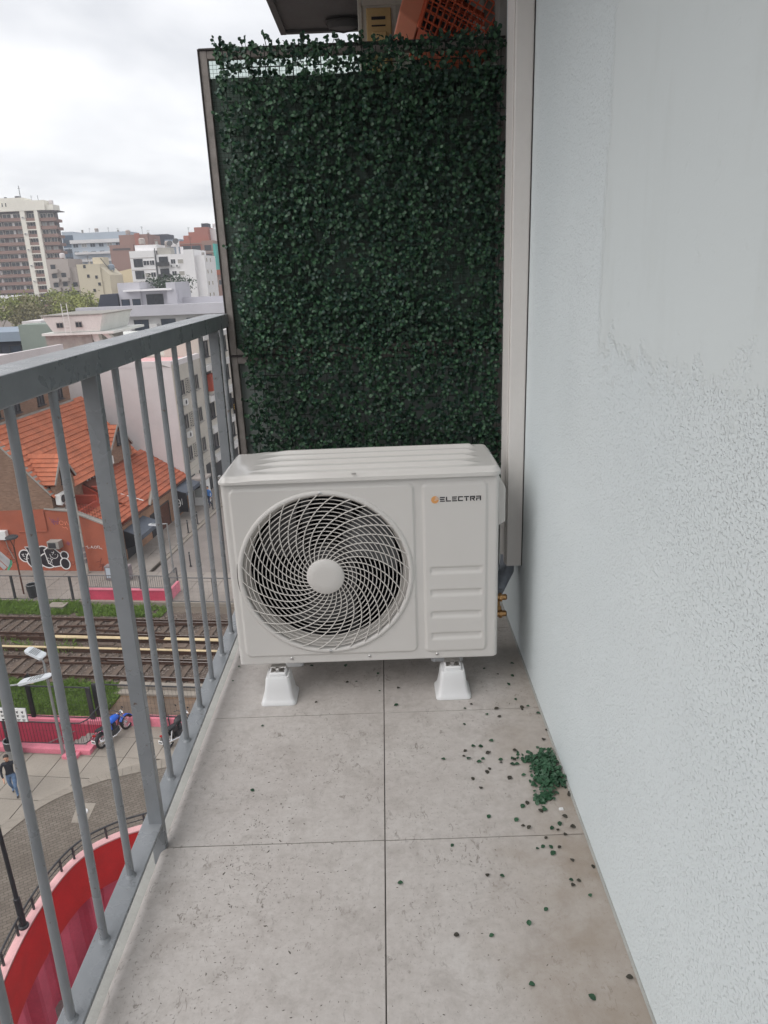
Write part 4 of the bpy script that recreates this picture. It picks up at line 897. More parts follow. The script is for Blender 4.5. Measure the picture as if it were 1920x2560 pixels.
strokes_y([[(0.24, -10.0), (0.24, -10.45), (0.45, -10.4), (0.42, -10.22), (0.24, -10.22), (0.42, -10.2), (0.42, -10.02), (0.24, -10.0)], [(0.55, -10.0), (0.68, -10.2), (0.82, -10.0)], [(0.68, -10.2), (0.68, -10.45)], [(0.75, -10.65), (0.4, -10.65), (0.4, -10.82), (0.7, -10.85), (0.72, -11.02), (0.4, -11.08)]], 25.74)
t.part('lettering', ys, MT['signyellow'])
# buildings closing the street
for (u0, u1, v0, v1, top, lab, m) in ((-22, -9, 52, 62, -7.6, 'pale corner building at the end of the street', 'facade'), (-8, 14, 58, 70, -6.6, 'grey five storey building closing the street', 'greyblk')):
    t = Thing('street_end_building', lab, 'building', ((u0 + u1) / 2, v0, -16), uv=True); t.part('wall', MB().box(u0, u1, v0, v1, -16.19, top), MT[m])
    wm = window_mesh(1.3, 1.5, MT['window'], MT['dark'], 0.07, 0.06); n = int((u1 - u0) / 2.6)
    for i in range(n):
        for z in range(3): t.inst('window', wm, (u0 + (i + 0.5) * (u1 - u0) / n, v0 - 0.005, -15.2 + z * 2.9))
# ================================================================ CITY BEYOND (world frame)
def sc(x, z, k): return x * k, (z - CAM_Z) * k + CAM_Z
# ---- cream and brown balcony tower
D = 285.0
t = Thing('apartment_tower', 'tall cream tower with stacks of brown balconies', 'building', (-131, D, -16))
XL, X1, X2, X3, X4, X5, ZT, Z0 = -148.0, -131.8, -130.0, -126.6, -125.2, -119.4, 27.4, 31.9
t.part('core', MB().box(XL, X5 - 1.5, D + 1.3, D + 7, -16.19, ZT), MT['brown_dk'])
t.part('cream_pier', MB().box(X1, X2, D - 0.4, D + 1.29, -16.19, ZT), MT['cream']); t.part('cream_pier', MB().box(X3, X4, D - 0.4, D + 1.29, -16.19, ZT), MT['cream'])
t.part('crown', MB().box(XL, X2 + 0.3, D - 0.5, D + 7, ZT + 0.01, Z0).box(X2 + 0.301, X4 + 3, D - 0.5, D + 7, ZT + 0.01, Z0 - 1.1).box(X4 + 3.001, X5, D + 0.3, D + 6, ZT + 0.01, Z0 - 2.6), MT['cream'])
t.part('eave', MB().box(X4, X5 + 1.6, D - 0.2, D + 6, ZT - 0.5, ZT - 0.2), MT['brown_dk'])
slit = window_mesh(0.5, 1.3, MT['window'], MT['cream'], 0.05, 0.05, 0, False, 'slit_window')
for x in (-143.5, -142.6, -137.5, -136.2): t.inst('slit_window', slit, (x, D - 0.505, Z0 - 2.9))
t.part('roof_plant', MB().box(-134, -132.6, D + 3, D + 5, Z0, Z0 + 0.9).box(-138, -137.4, D + 3, D + 4, Z0, Z0 + 0.7), MT['dark']); t.part('mast', MB().beam((-132.4, D + 4, Z0), (-132.4, D + 4, Z0 + 4.5), 0.18).beam((-132.9, D + 4, Z0 + 3.6), (-131.9, D + 4, Z0 + 3.6), 0.1).beam((-126, D + 4, Z0 - 1.1), (-126, D + 4, Z0 + 1), 0.12), MT['dark'])
FH = 2.79
wA = window_mesh(3.2, 1.9, MT['window'], MT['cream'], 0.12, 0.1, 1, False); wB = window_mesh(2.3, 2.0, MT['window'], MT['cream'], 0.1, 0.1, 1, False); wC = window_mesh(2.0, 1.9, MT['curtain'], MT['brown'], 0.1, 0.1, 1, False)
bal1 = MB().box(-8, 8, -1.5, 0, 0, 1.15).mesh('balcony', MT['brown']); bal2 = MB().box(-1.75, 1.75, -1.2, 0, 0, 1.05).mesh('balcony', MT['brown']); bal3 = MB().box(-3.0, 3.0, -1.5, 0, 0, 1.15).mesh('balcony', MT['brown']); bal4 = MB().box(-1.2, 1.2, -2, 2, 0, 1.0).mesh('balcony', MT['brown'])
whitebits = MB().box(-0.35, 0.35, -0.1, 0, 0, 1.6).mesh('wall_strip', MT['whiteblk'])
for k in range(14):
    z = ZT - 0.6 - FH * (k + 1)
    t.inst('balcony', bal1, (-139.9, D + 1.29, z)); t.inst('balcony', bal2, ((X2 + X3) / 2, D + 1.1, z - 0.1)); t.inst('balcony', bal3, ((X4 + X5) / 2, D + 1.6 + 0.2, z - 0.3)); t.inst('balcony', bal4, (X5 - 1.0, D + 4, z - 0.6))
    for i, x in enumerate((-145.8, -141.5, -137.5, -133.6)): t.inst('window', wA if (k + i) % 5 else wC, (x, D + 1.28, z + 0.75))
    for x in (-143.6, -135.5): t.inst('wall_strip', whitebits, (x, D + 1.27, z + 1.0))
    t.inst('window', wB, ((X2 + X3) / 2, D + 1.28, z + 0.55))
    for x in (X4 + 1.2, X4 + 3.9): t.inst('window', wC if (k + int(x)) % 3 == 0 else wB, (x, D + 1.28, z + 0.4))
    t.inst('slab_edge', MB().box(-1.7, 1.7, -1.5, 0, 0, 0.35).mesh('slab_edge', MT['cream']) if k == 0 else SLABE, ((X2 + X3) / 2, D + 1.1, z - 0.5))
    if k == 0: SLABE = bpy.data.meshes['slab_edge']
    if k % 2 == 0: ac_far(t, (X1 + 1.0, D - 0.41, z + 0.9), 0)
# ---- blue glass tower
def simple_block(name, label, x0, x1, y0, dep, top, wall, bays, floors, fh, wmesh, zfirst, parts=None, group=None, skip=None, side=None, sidebays=0, zb=-16.19):
    t = Thing(name, label, 'building', ((x0 + x1) / 2, y0, -16)); t.part('wall', MB().box(x0, x1, y0, y0 + dep, zb, top), wall)
    for i in range(bays):
        for k in range(floors):
            if skip and skip(i, k): continue
            w_ = wmesh[(i + k * 3) % len(wmesh)] if isinstance(wmesh, list) else wmesh
            t.inst('window', w_, (x0 + (i + 0.5) * (x1 - x0) / bays, y0 - 0.006, zfirst - k * fh))
    if side:
        for i in range(sidebays):
            for k in range(floors): t.inst('window', side, (x1 + 0.006, y0 + (i + 0.5) * dep / sidebays, zfirst - k * fh), rot=(0, 0, rad(90)))
    return t
bw = window_mesh(4.0, 2.2, MT['window_blue'], MT['bluebody'], 0.15, 0.1, 3, False)
t = simple_block('glass_tower', 'narrow dark blue glass tower behind the brown balconies', -136.5, -131.6, 330, 14, 21.2, MT['bluebody'], 1, 8, 3.4, bw, 17.2)
t.part('crown', MB().box(-136.4, -131.7, 330.2, 343, 21.21, 22.6), MT['paleblue'])
for k in (0, 3, 6): t.part('light_band', MB().box(-136.3, -131.8, 329.8, 329.99, 15.6 - k * 2.1, 16.2 - k * 2.1), MT['paleblue'])
# ---- pale blue-grey slab block
pw = window_mesh(2.2, 1.5, MT['window_blue'], MT['paleblue'], 0.12, 0.1, 1, False); pw2 = window_mesh(2.2, 1.5, MT['curtain'], MT['whiteblk'], 0.12, 0.1, 1, False)
t = simple_block('slab_block', 'long pale blue grey slab block with balcony strips', -129.0, -104.0, 320, 16, 18.1, MT['paleblue'], 7, 6, 2.9, [pw, pw2, pw], 15.6)
t.part('setback', MB().box(-128.6, -105, 322, 334, 18.11, 21.4), MT['paleblue']); t.part('white_fascia', MB().box(-129.2, -103.8, 319.2, 319.99, 17.2, 18.6), MT['whiteblk'])
for k in range(5): t.part('balcony_strip', MB().box(-127.5, -105, 318.3, 319.99, 13.6 - k * 2.9 - 0.75, 13.6 - k * 2.9 + 0.15), MT['whiteblk'])
# ---- stepped grey flats
gw = window_mesh(1.7, 1.5, MT['window'], MT['greyblk'], 0.12, 0.1, 0, False)
t = Thing('stepped_flats', 'grey stepped flats with boxy balconies right of the tower', 'building', (-92, 225, -16))
for k, (x1, top) in enumerate(((-92.6, 8.5), (-91.0, 6.0), (-89.0, 3.5))): t.part('wall', MB().box(-99 + k * .01, x1, 225 + k * 1.2, 236, -16.19, top), MT['greyblk'])
gb = MB().box(-1.0, 1.0, -1.2, 0, 0, 1.0).mesh('balcony', MT['greyblk'])
for k in range(7):
    for i, x in enumerate((-97.2, -94.4, -91.9, -90.2)):
        z = 5.6 - k * 2.6 + (i % 2) * 0.2
        if z > 8.5 - i * 2.4 - 2: continue
        yy = 225 + (0 if i < 2 else 1.2 if i == 2 else 2.4) - 0.008
        t.inst('window', gw, (x, yy, z)); t.inst('balcony', gb, (x + 0.6, yy, z - 1.0))
# ---- cream party wall building
cw = window_mesh(0.8, 0.9, MT['window'], MT['creamy'], 0.06, 0.06, 0, False)
t = Thing('cream_party_wall_block', 'plain cream block with tank room and few small windows', 'building', (-72, 190, -16))
t.part('wall', MB().box(-76.2, -70.4, 190, 200, -16.19, 5.9), MT['creamy']); t.part('right_wing', MB().prism([(-70.399, -16.19), (-68.4, -16.19), (-68.4, 3.2), (-70.399, 5.2)], 1, 190.3, 200), MT['creamy'])
t.part('tank_room', MB().box(-73.1, -70.4, 193, 197, 5.91, 7.5), MT['creamy']); t.part('ladder', MB().beam((-71, 192.9, 7.3), (-69.4, 192.9, 5.0), 0.12), MT['dark'])
for (x, z) in ((-73.6, 2.6), (-71.6, 2.3), (-71.1, 0.6), (-72.6, -0.9), (-74.2, 4.9)): t.inst('window', cw, (x, 189.994, z))
# ---- brown brick blocks
t = Thing('brown_brick_block', 'blank brown brick block rising behind the white flats', 'building', (-86, 260, -16))
t.part('wall', MB().box(-92.0, -84.0, 260, 275, -16.19, 13.3), MT['brownblk']); t.part('upper_wall', MB().box(-89.0, -79.0, 262, 276, -16.19, 16.5), MT['brownblk']); t.part('recess', MB().box(-91, -85, 259.9, 259.99, 11.6, 12.2), MT['brown_dk']); t.part('strip', MB().box(-83.6, -81.8, 261.8, 261.99, 12.9, 16.9), MT['redblk'])
t = Thing('grey_roof_block', 'small grey rooftop block between the brick buildings', 'building', (-76, 285, -16)); t.part('wall', MB().box(-80, -74, 285, 296, -16.19, 15.6), MT['bluegrey']); t.part('roof_room', MB().box(-86, -79, 286, 295, -16.1, 17.6), MT['slate']); t.part('parapet', MB().box(-78, -74.5, 284.8, 284.99, 13.0, 15.0), MT['whiteblk'])
t = Thing('yellow_party_wall', 'pale yellow blank wall beside the white flats', 'building', (-70, 212, -16)); t.part('wall', MB().prism([(-74.2, -16.19), (-66, -16.19), (-66, 5.6), (-69.2, 4.9), (-73.8, 4.1)], 1, 212, 222), MT['yellow'])
# ---- white flats
ww = window_mesh(1.7, 1.2, MT['window'], MT['whiteblk'], 0.09, 0.08, 1, False); ws = window_mesh(1.5, 1.1, MT['shutter'], MT['whiteblk'], 0.09, 0.08, 0, False); wd = window_mesh(2.2, 1.9, MT['window'], MT['dark'], 0.08, 0.08, 2, False)
t = Thing('white_flats', 'white flats with balconies and air conditioners on the facade', 'building', (-53, 185, -16))
t.part('left_wing', MB().box(-60.9, -54.9, 185, 196, -16.19, 8.3), MT['whiteblk']); t.part('penthouse', MB().box(-60.0, -54.6, 187, 196, 8.31, 9.7), MT['whiteblk'])
t.part('middle', MB().box(-54.899, -47.7, 185.4, 198, -16.19, 7.3), MT['whiteblk']); t.part('right_wall', MB().box(-47.699, -45.3, 184.8, 198, -16.19, 8.2), MT['whiteblk']); t.part('right_wall', MB().box(-45.299, -43.0, 186, 198, -16.19, 6.8), MT['whiteblk'])
for k in range(5):
    z = 4.9 - k * 2.75
    t.inst('window', wd, (-59.0, 184.994, z - 0.3)); t.inst('window', ws if k % 2 else ww, (-57.0, 184.994, z)); t.inst('window', ww, (-55.7, 184.994, z), ).scale = (0.8, 1, 1)
    t.inst('window', wd, (-52.9, 185.394, z)); t.inst('window', ww, (-50.6, 185.394, z + 0.1)).scale = (0.7, 1, 1); t.inst('window', ws, (-48.8, 185.394, z + 0.1))
    t.part('balcony', MB().box(-54.3, -51.6, 184.3, 185.39, z - 0.25, z + 0.65), MT['dark']); t.part('floor_line', MB().box(-60.85, -54.95, 184.93, 184.99, z + 1.75, z + 1.85), MT['greyblk'])
    for x in (-50.9, -49.6): ac_far(t, (x, 185.39, z - 0.6), 0)
    for y in (188, 192): t.inst('window', cw, (-42.99, y, z + 0.4), rot=(0, 0, rad(90)))
t.part('downpipe', MB().beam((-54.7, 185.2, -8), (-54.7, 185.2, 8.8), 0.16), MT['dark']); t.part('chimney', MB().box(-50.2, -49.7, 188, 188.5, 7.31, 9.8).box(-49.2, -48.6, 188, 188.6, 7.31, 9.0), MT['whiteblk']); t.part('roof_terrace', MB().box(-54.5, -51.2, 186.5, 190, 7.31, 8.9), MT['shutter'])
def dish(t, x, y, z):
    t.part('satellite_dish', MB().lathe([(0.05, 0), (0.5, 0.08), (0.75, 0.25)], (0, 0, 0), 14).rot(Matrix.Translation((x, y, z + 0.8)) @ Matrix.Rotation(rad(60), 4, 'X')).beam((x, y, z), (x, y, z + 0.8), 0.1), MT['dark'])
dish(t, -51.3, 187, 8.9); dish(t, -49.9, 187.5, 9.4)
# ---- unfinished red brick building with green net
t = Thing('brick_shell', 'unfinished red brick building with open floors and green net', 'building', (-60, 250, -16))
t.part('body', MB().box(-66, -56.2, 252, 268, -16.19, 13.3), MT['redblk'])
for (x0, x1, z0, z1) in ((-64.7, -56.3, 13.31, 15.0), (-62.9, -56.4, 15.01, 16.0), (-60.9, -56.4, 16.01, 17.4)): t.part('step_wall', MB().box(x0, x1, 253, 266, z0, z1), MT['redblk'])
t.part('roof_room', MB().box(-58.6, -56.4, 254, 258, 17.41, 18.6), MT['slate']); t.part('right_tower', MB().box(-58.2, -54.4, 250, 263, -16.19, 13.1), MT['concframe']); t.part('far_white_wall', MB().box(-56.39, -52.5, 256, 270, -16.19, 17.0), MT['whiteblk'])
hole = MB().box(-1.5, 1.5, -0.06, 0.0, 0, 1.4).mesh('open_bay', MT['window']); hole2 = MB().box(-1.1, 1.1, -0.06, 0.0, 0, 1.7).mesh('open_bay', MT['window'])
for k in range(7): t.inst('open_bay', hole2, (-56.3, 249.99, 10.0 - k * 2.75)); t.part('floor_slab', MB().box(-58.3, -54.3, 249.8, 249.99, 9.4 - k * 2.75, 9.75 - k * 2.75), MT['greyblk'])
for x in (-63.9, -60.6):
    for z in (10.4, 6.9): t.inst('open_bay', hole, (x, 251.99, z))
for (z) in (9.6, 12.2): t.part('floor_slab', MB().box(-66, -58.3, 251.8, 251.99, z, z + 0.35), MT['concframe'])
t.part('safety_net', MB().box(-54.38, -53.6, 248.8, 262, 3.5, 12.0), MT['net'])
t = Thing('low_brick_house', 'low brown brick house under the unfinished building', 'building', (-47, 215, -16)); t.part('wall', MB().box(-52, -44, 215, 226, -16.19, 2.2), MT['brown']); t.part('roof', MB().prism([(-52.3, 2.21), (-43.7, 2.21), (-45, 3.6), (-51, 3.6)], 1, 214.7, 226), MT['rooftile2'])
for x in (-50.5, -48, -45.6): t.inst('window', gw, (x, 214.99, -0.6))
# ---- grey modern house
t = Thing('grey_modern_house', 'light grey modern house with flat roofs and dark windows', 'building', (-38, 120, -16))
t.part('lower_body', MB().box(-46.5, -22, 120.6, 134, -16.19, -4.0), MT['greyhouse2']); t.part('parapet', MB().box(-49.2, -22, 119.4, 121.0, -3.999, -2.35), MT['greyhouse']); t.part('terrace_floor', MB().box(-49.2, -22, 121.001, 134, -3.999, -3.3), MT['greyhouse'])
t.part('upper_room', MB().box(-43.3, -33.6, 124, 132, -3.299, -0.2), MT['greyhouse']); t.part('left_fin', MB().box(-43.4, -39.8, 123.6, 132.3, -3.298, 1.2), MT['greyhouse']); t.part('canopy', MB().box(-42.2, -34.2, 122.4, 132.5, -0.199, 0.05), MT['whiteblk']); t.part('right_fin', MB().box(-35.2, -33.7, 122.8, 132.2, -3.298, 1.0), MT['greyhouse']); t.part('back_parapet', MB().box(-33.6, -22, 126, 126.4, -3.298, -1.5), MT['greyhouse'])
hw = window_mesh(1.35, 1.7, MT['window_blue'], MT['dark'], 0.08, 0.08, 0, False); hw2 = window_mesh(2.8, 2.2, MT['window'], MT['dark'], 0.08, 0.08, 1, False); hw3 = window_mesh(2.4, 2.0, MT['window_blue'], MT['dark'], 0.08, 0.08, 1, False); hw4 = window_mesh(2.4, 2.0, MT['curtain'], MT['dark'], 0.08, 0.08, 1, False)
t.inst('window', hw, (-42.4, 123.59, -3.1)); t.inst('window', hw, (-40.6, 123.59, -3.1)); t.inst('window', hw2, (-37.6, 123.99, -2.95)); t.part('slate_roof', MB().prism([(-47.2, -3.2), (-43.5, -3.2), (-43.5, -0.5), (-46.2, -0.5)], 1, 123, 131), MT['slate'])
for i, x in enumerate((-43.4, -39.3, -34.9, -30.7, -26.5)): t.inst('window', hw4 if i == 0 else hw3, (x, 120.594, -6.6))
t.part('glass_balustrade', MB().box(-46.4, -28, 118.9, 118.98, -7.6, -6.75), MT['window_blue']); t.part('handrail', MB().box(-46.4, -28, 118.85, 119.03, -6.749, -6.68), MT['whiteblk']); t.part('balcony_floor', MB().box(-46.5, -28, 118.8, 120.59, -8.0, -7.61), MT['greyhouse2'])
for x in (-41.3, -37.1): t.part('divider', MB().box(x - 0.6, x + 0.6, 119.3, 120.59, -7.6, -5.3), MT['greyhouse2'])
# ---- tank house on a stained white building, with ladder
t = Thing('rooftop_tank_house', 'stained white rooftop tank house with flared walls and ladder', 'building', (-26, 62, -16))
t.part('lower_wall', MB().box(-28.6, -24.7, 62.3, 70, -16.19, -2.72), MT['coping']); t.part('slab', MB().box(-28.7, -22.6, 61.9, 70, -2.719, -2.52), MT['stained'])
t.part('tank', MB().add([(-27.7, 62, -2.5), (-23.8, 62, -2.5), (-23.8, 69, -2.5), (-27.7, 69, -2.5), (-28.3, 61.7, -1.2), (-23.3, 61.7, -1.15), (-23.3, 69, -1.15), (-28.3, 69, -1.2)], [(0, 3, 2, 1), (4, 5, 6, 7), (0, 1, 5, 4), (1, 2, 6, 5), (2, 3, 7, 6), (3, 0, 4, 7)]), MT['stained'])
t.part('rim', MB().box(-28.4, -23.2, 61.6, 69.1, -1.14, -1.05), MT['coping'])
tw = window_mesh(0.58, 0.52, MT['window'], MT['coping'], 0.04, 0.03, 1, False)
for x in (-27.0, -25.4): t.inst('window', tw, (x, 61.83, -2.12))
lad = MB()
for x in (-26.45, -26.0): lad.beam((x, 61.45, -2.65), (x + 0.0, 61.45, -0.15), 0.045)
for k in range(8): lad.beam((-26.45, 61.45, -2.5 + k * 0.26), (-26.0, 61.45, -2.5 + k * 0.26), 0.03)
t.part('ladder', lad, MT['whitepipe']); t.part('bracket_slabs', MB().prism([(-24.9, -2.72), (-24.2, -2.72), (-24.1, -3.5), (-24.5, -3.6)], 1, 62.5, 63.2).prism([(-23.9, -2.72), (-23.4, -2.72), (-22.9, -3.3), (-23.2, -3.35)], 1, 62.5, 63.2), MT['stained']); t.part('right_wall', MB().box(-24.69, -20, 64, 70, -16.19, -4.4), MT['stained'])
t = Thing('grey_green_block', 'blank grey green rendered block left of the tank house', 'building', (-35, 75, -16)); t.part('wall', MB().box(-37.0, -33.0, 75, 84, -16.19, -2.4), MT['greenbox']); t.part('white_hood', MB().box(-38.0, -36.0, 78, 82, -3.2, -2.2), MT['white_wall'])
t = Thing('blue_grey_house', 'low blue grey roofed house at the left edge', 'building', (-42, 80, -16)); t.part('wall', MB().box(-48, -38.4, 80, 90, -16.19, -4.3), MT['slate']); t.part('roof', MB().prism([(-48.3, -4.29), (-38.0, -4.29), (-38.2, -3.3), (-48.3, -3.3)], 1, 79.5, 90), MT['bluegrey']); t.part('gable_post', MB().box(-38.39, -37.8, 79.4, 80, -16.19, -3.6), MT['white_wall'])
for x in (-45.5, -42.5, -40.2): t.inst('window', hw, (x, 79.99, -6.4))
# low roofs between the house and the park
for (x0, x1, y0, top, m, lab) in ((-62, -46, 100, -6.2, 'greyblk', 'long low grey roof in front of the park trees'), (-40, -30, 97, -5.6, 'stained', 'low stained white roof behind the grey green block'), (-34, -20, 84, -6.5, 'greyblk', 'low grey roof behind the tank house')):
    t = Thing('low_building', lab, 'building', ((x0 + x1) / 2, y0, -16)); t.part('wall', MB().box(x0, x1, y0, y0 + 12, -16.19, top), MT[m]); t.part('parapet', MB().box(x0 - 0.1, x1 + 0.1, y0 - 0.15, y0 - 0.001, top - 0.5, top + 0.25), MT['white_wall'])
    for i in range(4): t.inst('window', hw, (x0 + (i + 0.5) * (x1 - x0) / 4, y0 - 0.005, top - 2.6))
# white shed roof far left
t = Thing('white_shed', 'white roofed shed at the left edge under the tower', 'building', (-108, 215, -16)); t.part('wall', MB().box(-115, -104.5, 215, 225, -16.19, -3.2), MT['greyblk']); t.part('roof', MB().box(-115.4, -103.5, 214, 226, -3.19, -1.2), MT['whiteblk'])

# ---- trees
def tree(name, label, base, H, R, leafmat, seed, leaves=1500, size=0.35, group=None, bare=0.0, uv=False, trunk_r=0.22):
    r = random.Random(seed); t = Thing(name, label, 'tree', base, uv=uv, group=group); b = Vector(base)
    tr = MB(); fork = b + Vector((0, 0, H * 0.4)); tr.tube([b, b + Vector((r.uniform(-.2, .2), r.uniform(-.2, .2), H * 0.2)), fork], [trunk_r, trunk_r * .8, trunk_r * .65], 7)
    tips = []
    for k in range(7):
        a = k * 0.9 + r.uniform(-.3, .3); e = fork + Vector((math.cos(a) * R * r.uniform(.4, .75), math.sin(a) * R * r.uniform(.4, .75), H * r.uniform(.25, .52))); m = (fork + e) / 2 + Vector((0, 0, -0.06 * H))
        tr.tube([fork, m, e], [trunk_r * .5, trunk_r * .33, trunk_r * .12], 5); tips.append(e); tips.append(m)
        for j in range(3):
            e2 = e + Vector((r.gauss(0, R * .25), r.gauss(0, R * .25), r.uniform(-.05, .18) * H)); tr.tube([m.lerp(e, .6), e2], [trunk_r * .15, trunk_r * .05], 4); tips.append(e2)
    t.part('trunk', tr, MT['bark'], smooth=True)
    mb = MB(); n = 0
    clumps = [(q, R * r.uniform(.2, .38)) for q in tips for _ in range(2)]
    while n < leaves:
        c, cr = clumps[r.randrange(len(clumps))]; d = Vector((r.gauss(0, 1), r.gauss(0, 1), r.gauss(0, .8))); d = d.normalized() * cr * (r.random() ** 0.45); p = c + d
        a = Vector((r.gauss(0, 1), r.gauss(0, 1), r.gauss(0, 1))).normalized() * size * r.uniform(.5, 1); bq = a.cross(Vector((r.gauss(0, 1), r.gauss(0, 1), r.gauss(0, 1)))).normalized() * a.length * .6
        mb.add([p - a, p + bq, p + a, p - bq], [(0, 1, 2, 3)]); n += 1
    if leaves: t.part('crown', mb, leafmat)
    return t
k = 0
for (x, y, H, R, m, lab) in ((-80, 150, 14.5, 5.5, 'treeleaf', 'leftmost bright green tree of the park row'), (-75, 156, 14.8, 4.8, 'treeleaf', 'light green park tree just left of the brownish one'), (-70.5, 148, 14.0, 4.6, 'treeleaf2', 'brownish half bare park tree above the grey green block'), (-66.5, 153, 14.2, 4.5, 'treeleaf2', 'olive brown park tree left of the white ladder'), (-62.5, 150, 13.9, 4.2, 'treeleaf', 'yellow green park tree behind the white ladder'), (-58.8, 156, 13.6, 3.6, 'treeleaf', 'rightmost green park tree beside the grey parapet'), (-86, 160, 15, 5, 'treeleaf', 'green park tree cut by the left edge'), (-72, 170, 15.6, 5, 'treeleaf', 'green park tree standing behind the brownish one')):
    tree('park_tree', lab, (x, y, -16.19), H, R, MT[m], 20 + k, 2600 if m == 'treeleaf' else 1500, 0.4, 'trees in the park below the tower'); k += 1
tree('roof_tree', 'small dark spreading tree on the roof of the grey modern house', (-37.5, 133.2, -3.3), 4.6, 4.2, MT['treedark'], 51, 1100, 0.32, trunk_r=0.12)
tree('bare_tree', 'leafless reddish street tree beyond the cream building', (2.0, 27.5, -16.1), 7.0, 2.8, MT['treeleaf2'], 61, 0, uv=True, trunk_r=0.14)
tree('bare_shrub_tree', 'thin leafless tree beside the dark slate roof', (-50.5, 131, -16.19), 15.0, 2.6, MT['treeleaf2'], 62, 60, 0.2, trunk_r=0.06)

# rooftop clutter: tanks, aerials and vents belong to their buildings
def clutter(th, pts, seed):
    r = random.Random(seed)
    for (x, y, z, kind) in pts:
        if kind == 'tank': th.part('water_tank', MB().lathe([(0.75, 0.4), (0.8, 0.5), (0.8, 1.5), (0.5, 1.75), (0.15, 1.8)], (x, y, z), 14).box(x - .6, x - .45, y - .1, y + .1, z, z + .4).box(x + .45, x + .6, y - .1, y + .1, z, z + .4), MT[r.choice(('greyblk', 'bluegrey', 'white_wall'))], smooth=True)
        elif kind == 'aerial':
            h = r.uniform(1.8, 3.4); a = MB().beam((x, y, z), (x, y, z + h), 0.07)
            for k in range(4): a.beam((x - .5 + .08 * k, y, z + h - .15 - k * .22), (x + .5 - .08 * k, y, z + h - .15 - k * .22), 0.04)
            th.part('aerial', a, MT['dark'])
        else: th.part('vent', MB().box(x - .3, x + .3, y - .3, y + .3, z, z + r.uniform(.6, 1.2)).box(x - .4, x + .4, y - .4, y + .4, z + 1.2, z + 1.3), MT['coping'])
TH = {o.name: o for o in bpy.data.objects if o.parent is None}
class Ref:
    def __init__(s, name): s.e = TH[name]; s.base = tuple(TH[name].location)
    part = Thing.part
clutter(Ref('white_flats'), [(-59, 190, 9.7, 'tank'), (-57, 189, 9.7, 'aerial'), (-46.5, 188, 8.2, 'aerial'), (-53.2, 192, 8.9, 'tank'), (-44.2, 190, 6.8, 'vent'), (-55.4, 190, 9.7, 'vent')], 1)
clutter(Ref('slab_block'), [(-125, 324, 21.4, 'vent'), (-119, 324, 21.4, 'tank'), (-114, 324, 21.4, 'aerial'), (-110, 324, 21.4, 'vent'), (-122, 324, 21.4, 'aerial')], 2)
clutter(Ref('brown_brick_block'), [(-87, 266, 16.5, 'tank'), (-82, 266, 16.5, 'aerial'), (-80, 266, 16.5, 'vent')], 3)
clutter(Ref('cream_party_wall_block'), [(-75, 195, 5.9, 'aerial'), (-74.3, 194, 5.9, 'vent'), (-69.3, 195, 4.0, 'tank')], 4)
clutter(Ref('brick_shell'), [(-63.5, 256, 15.0, 'aerial'), (-55, 258, 17.0, 'tank')], 5)
clutter(Ref('stepped_flats'), [(-96, 230, 8.5, 'tank'), (-93.5, 230, 8.5, 'aerial'), (-91.5, 231, 6.0, 'vent')], 6)
clutter(Ref('apartment_tower'), [(-140, 288, 31.9, 'vent'), (-128, 288, 30.8, 'aerial'), (-121, 288, 29.3, 'tank')], 7)
clutter(Ref('grey_modern_house'), [(-30, 128, -3.3, 'vent'), (-27, 129, -3.3, 'tank'), (-36, 128, 0.05, 'vent')], 8)
# thin damp air over the city
hz = MB().box(-2600, 2600, -2600, 2600, -21.0, 37.5)
ho = solo('haze', hz, MT['haze'], 'thin pale damp air over the city', 'haze', kind='stuff')
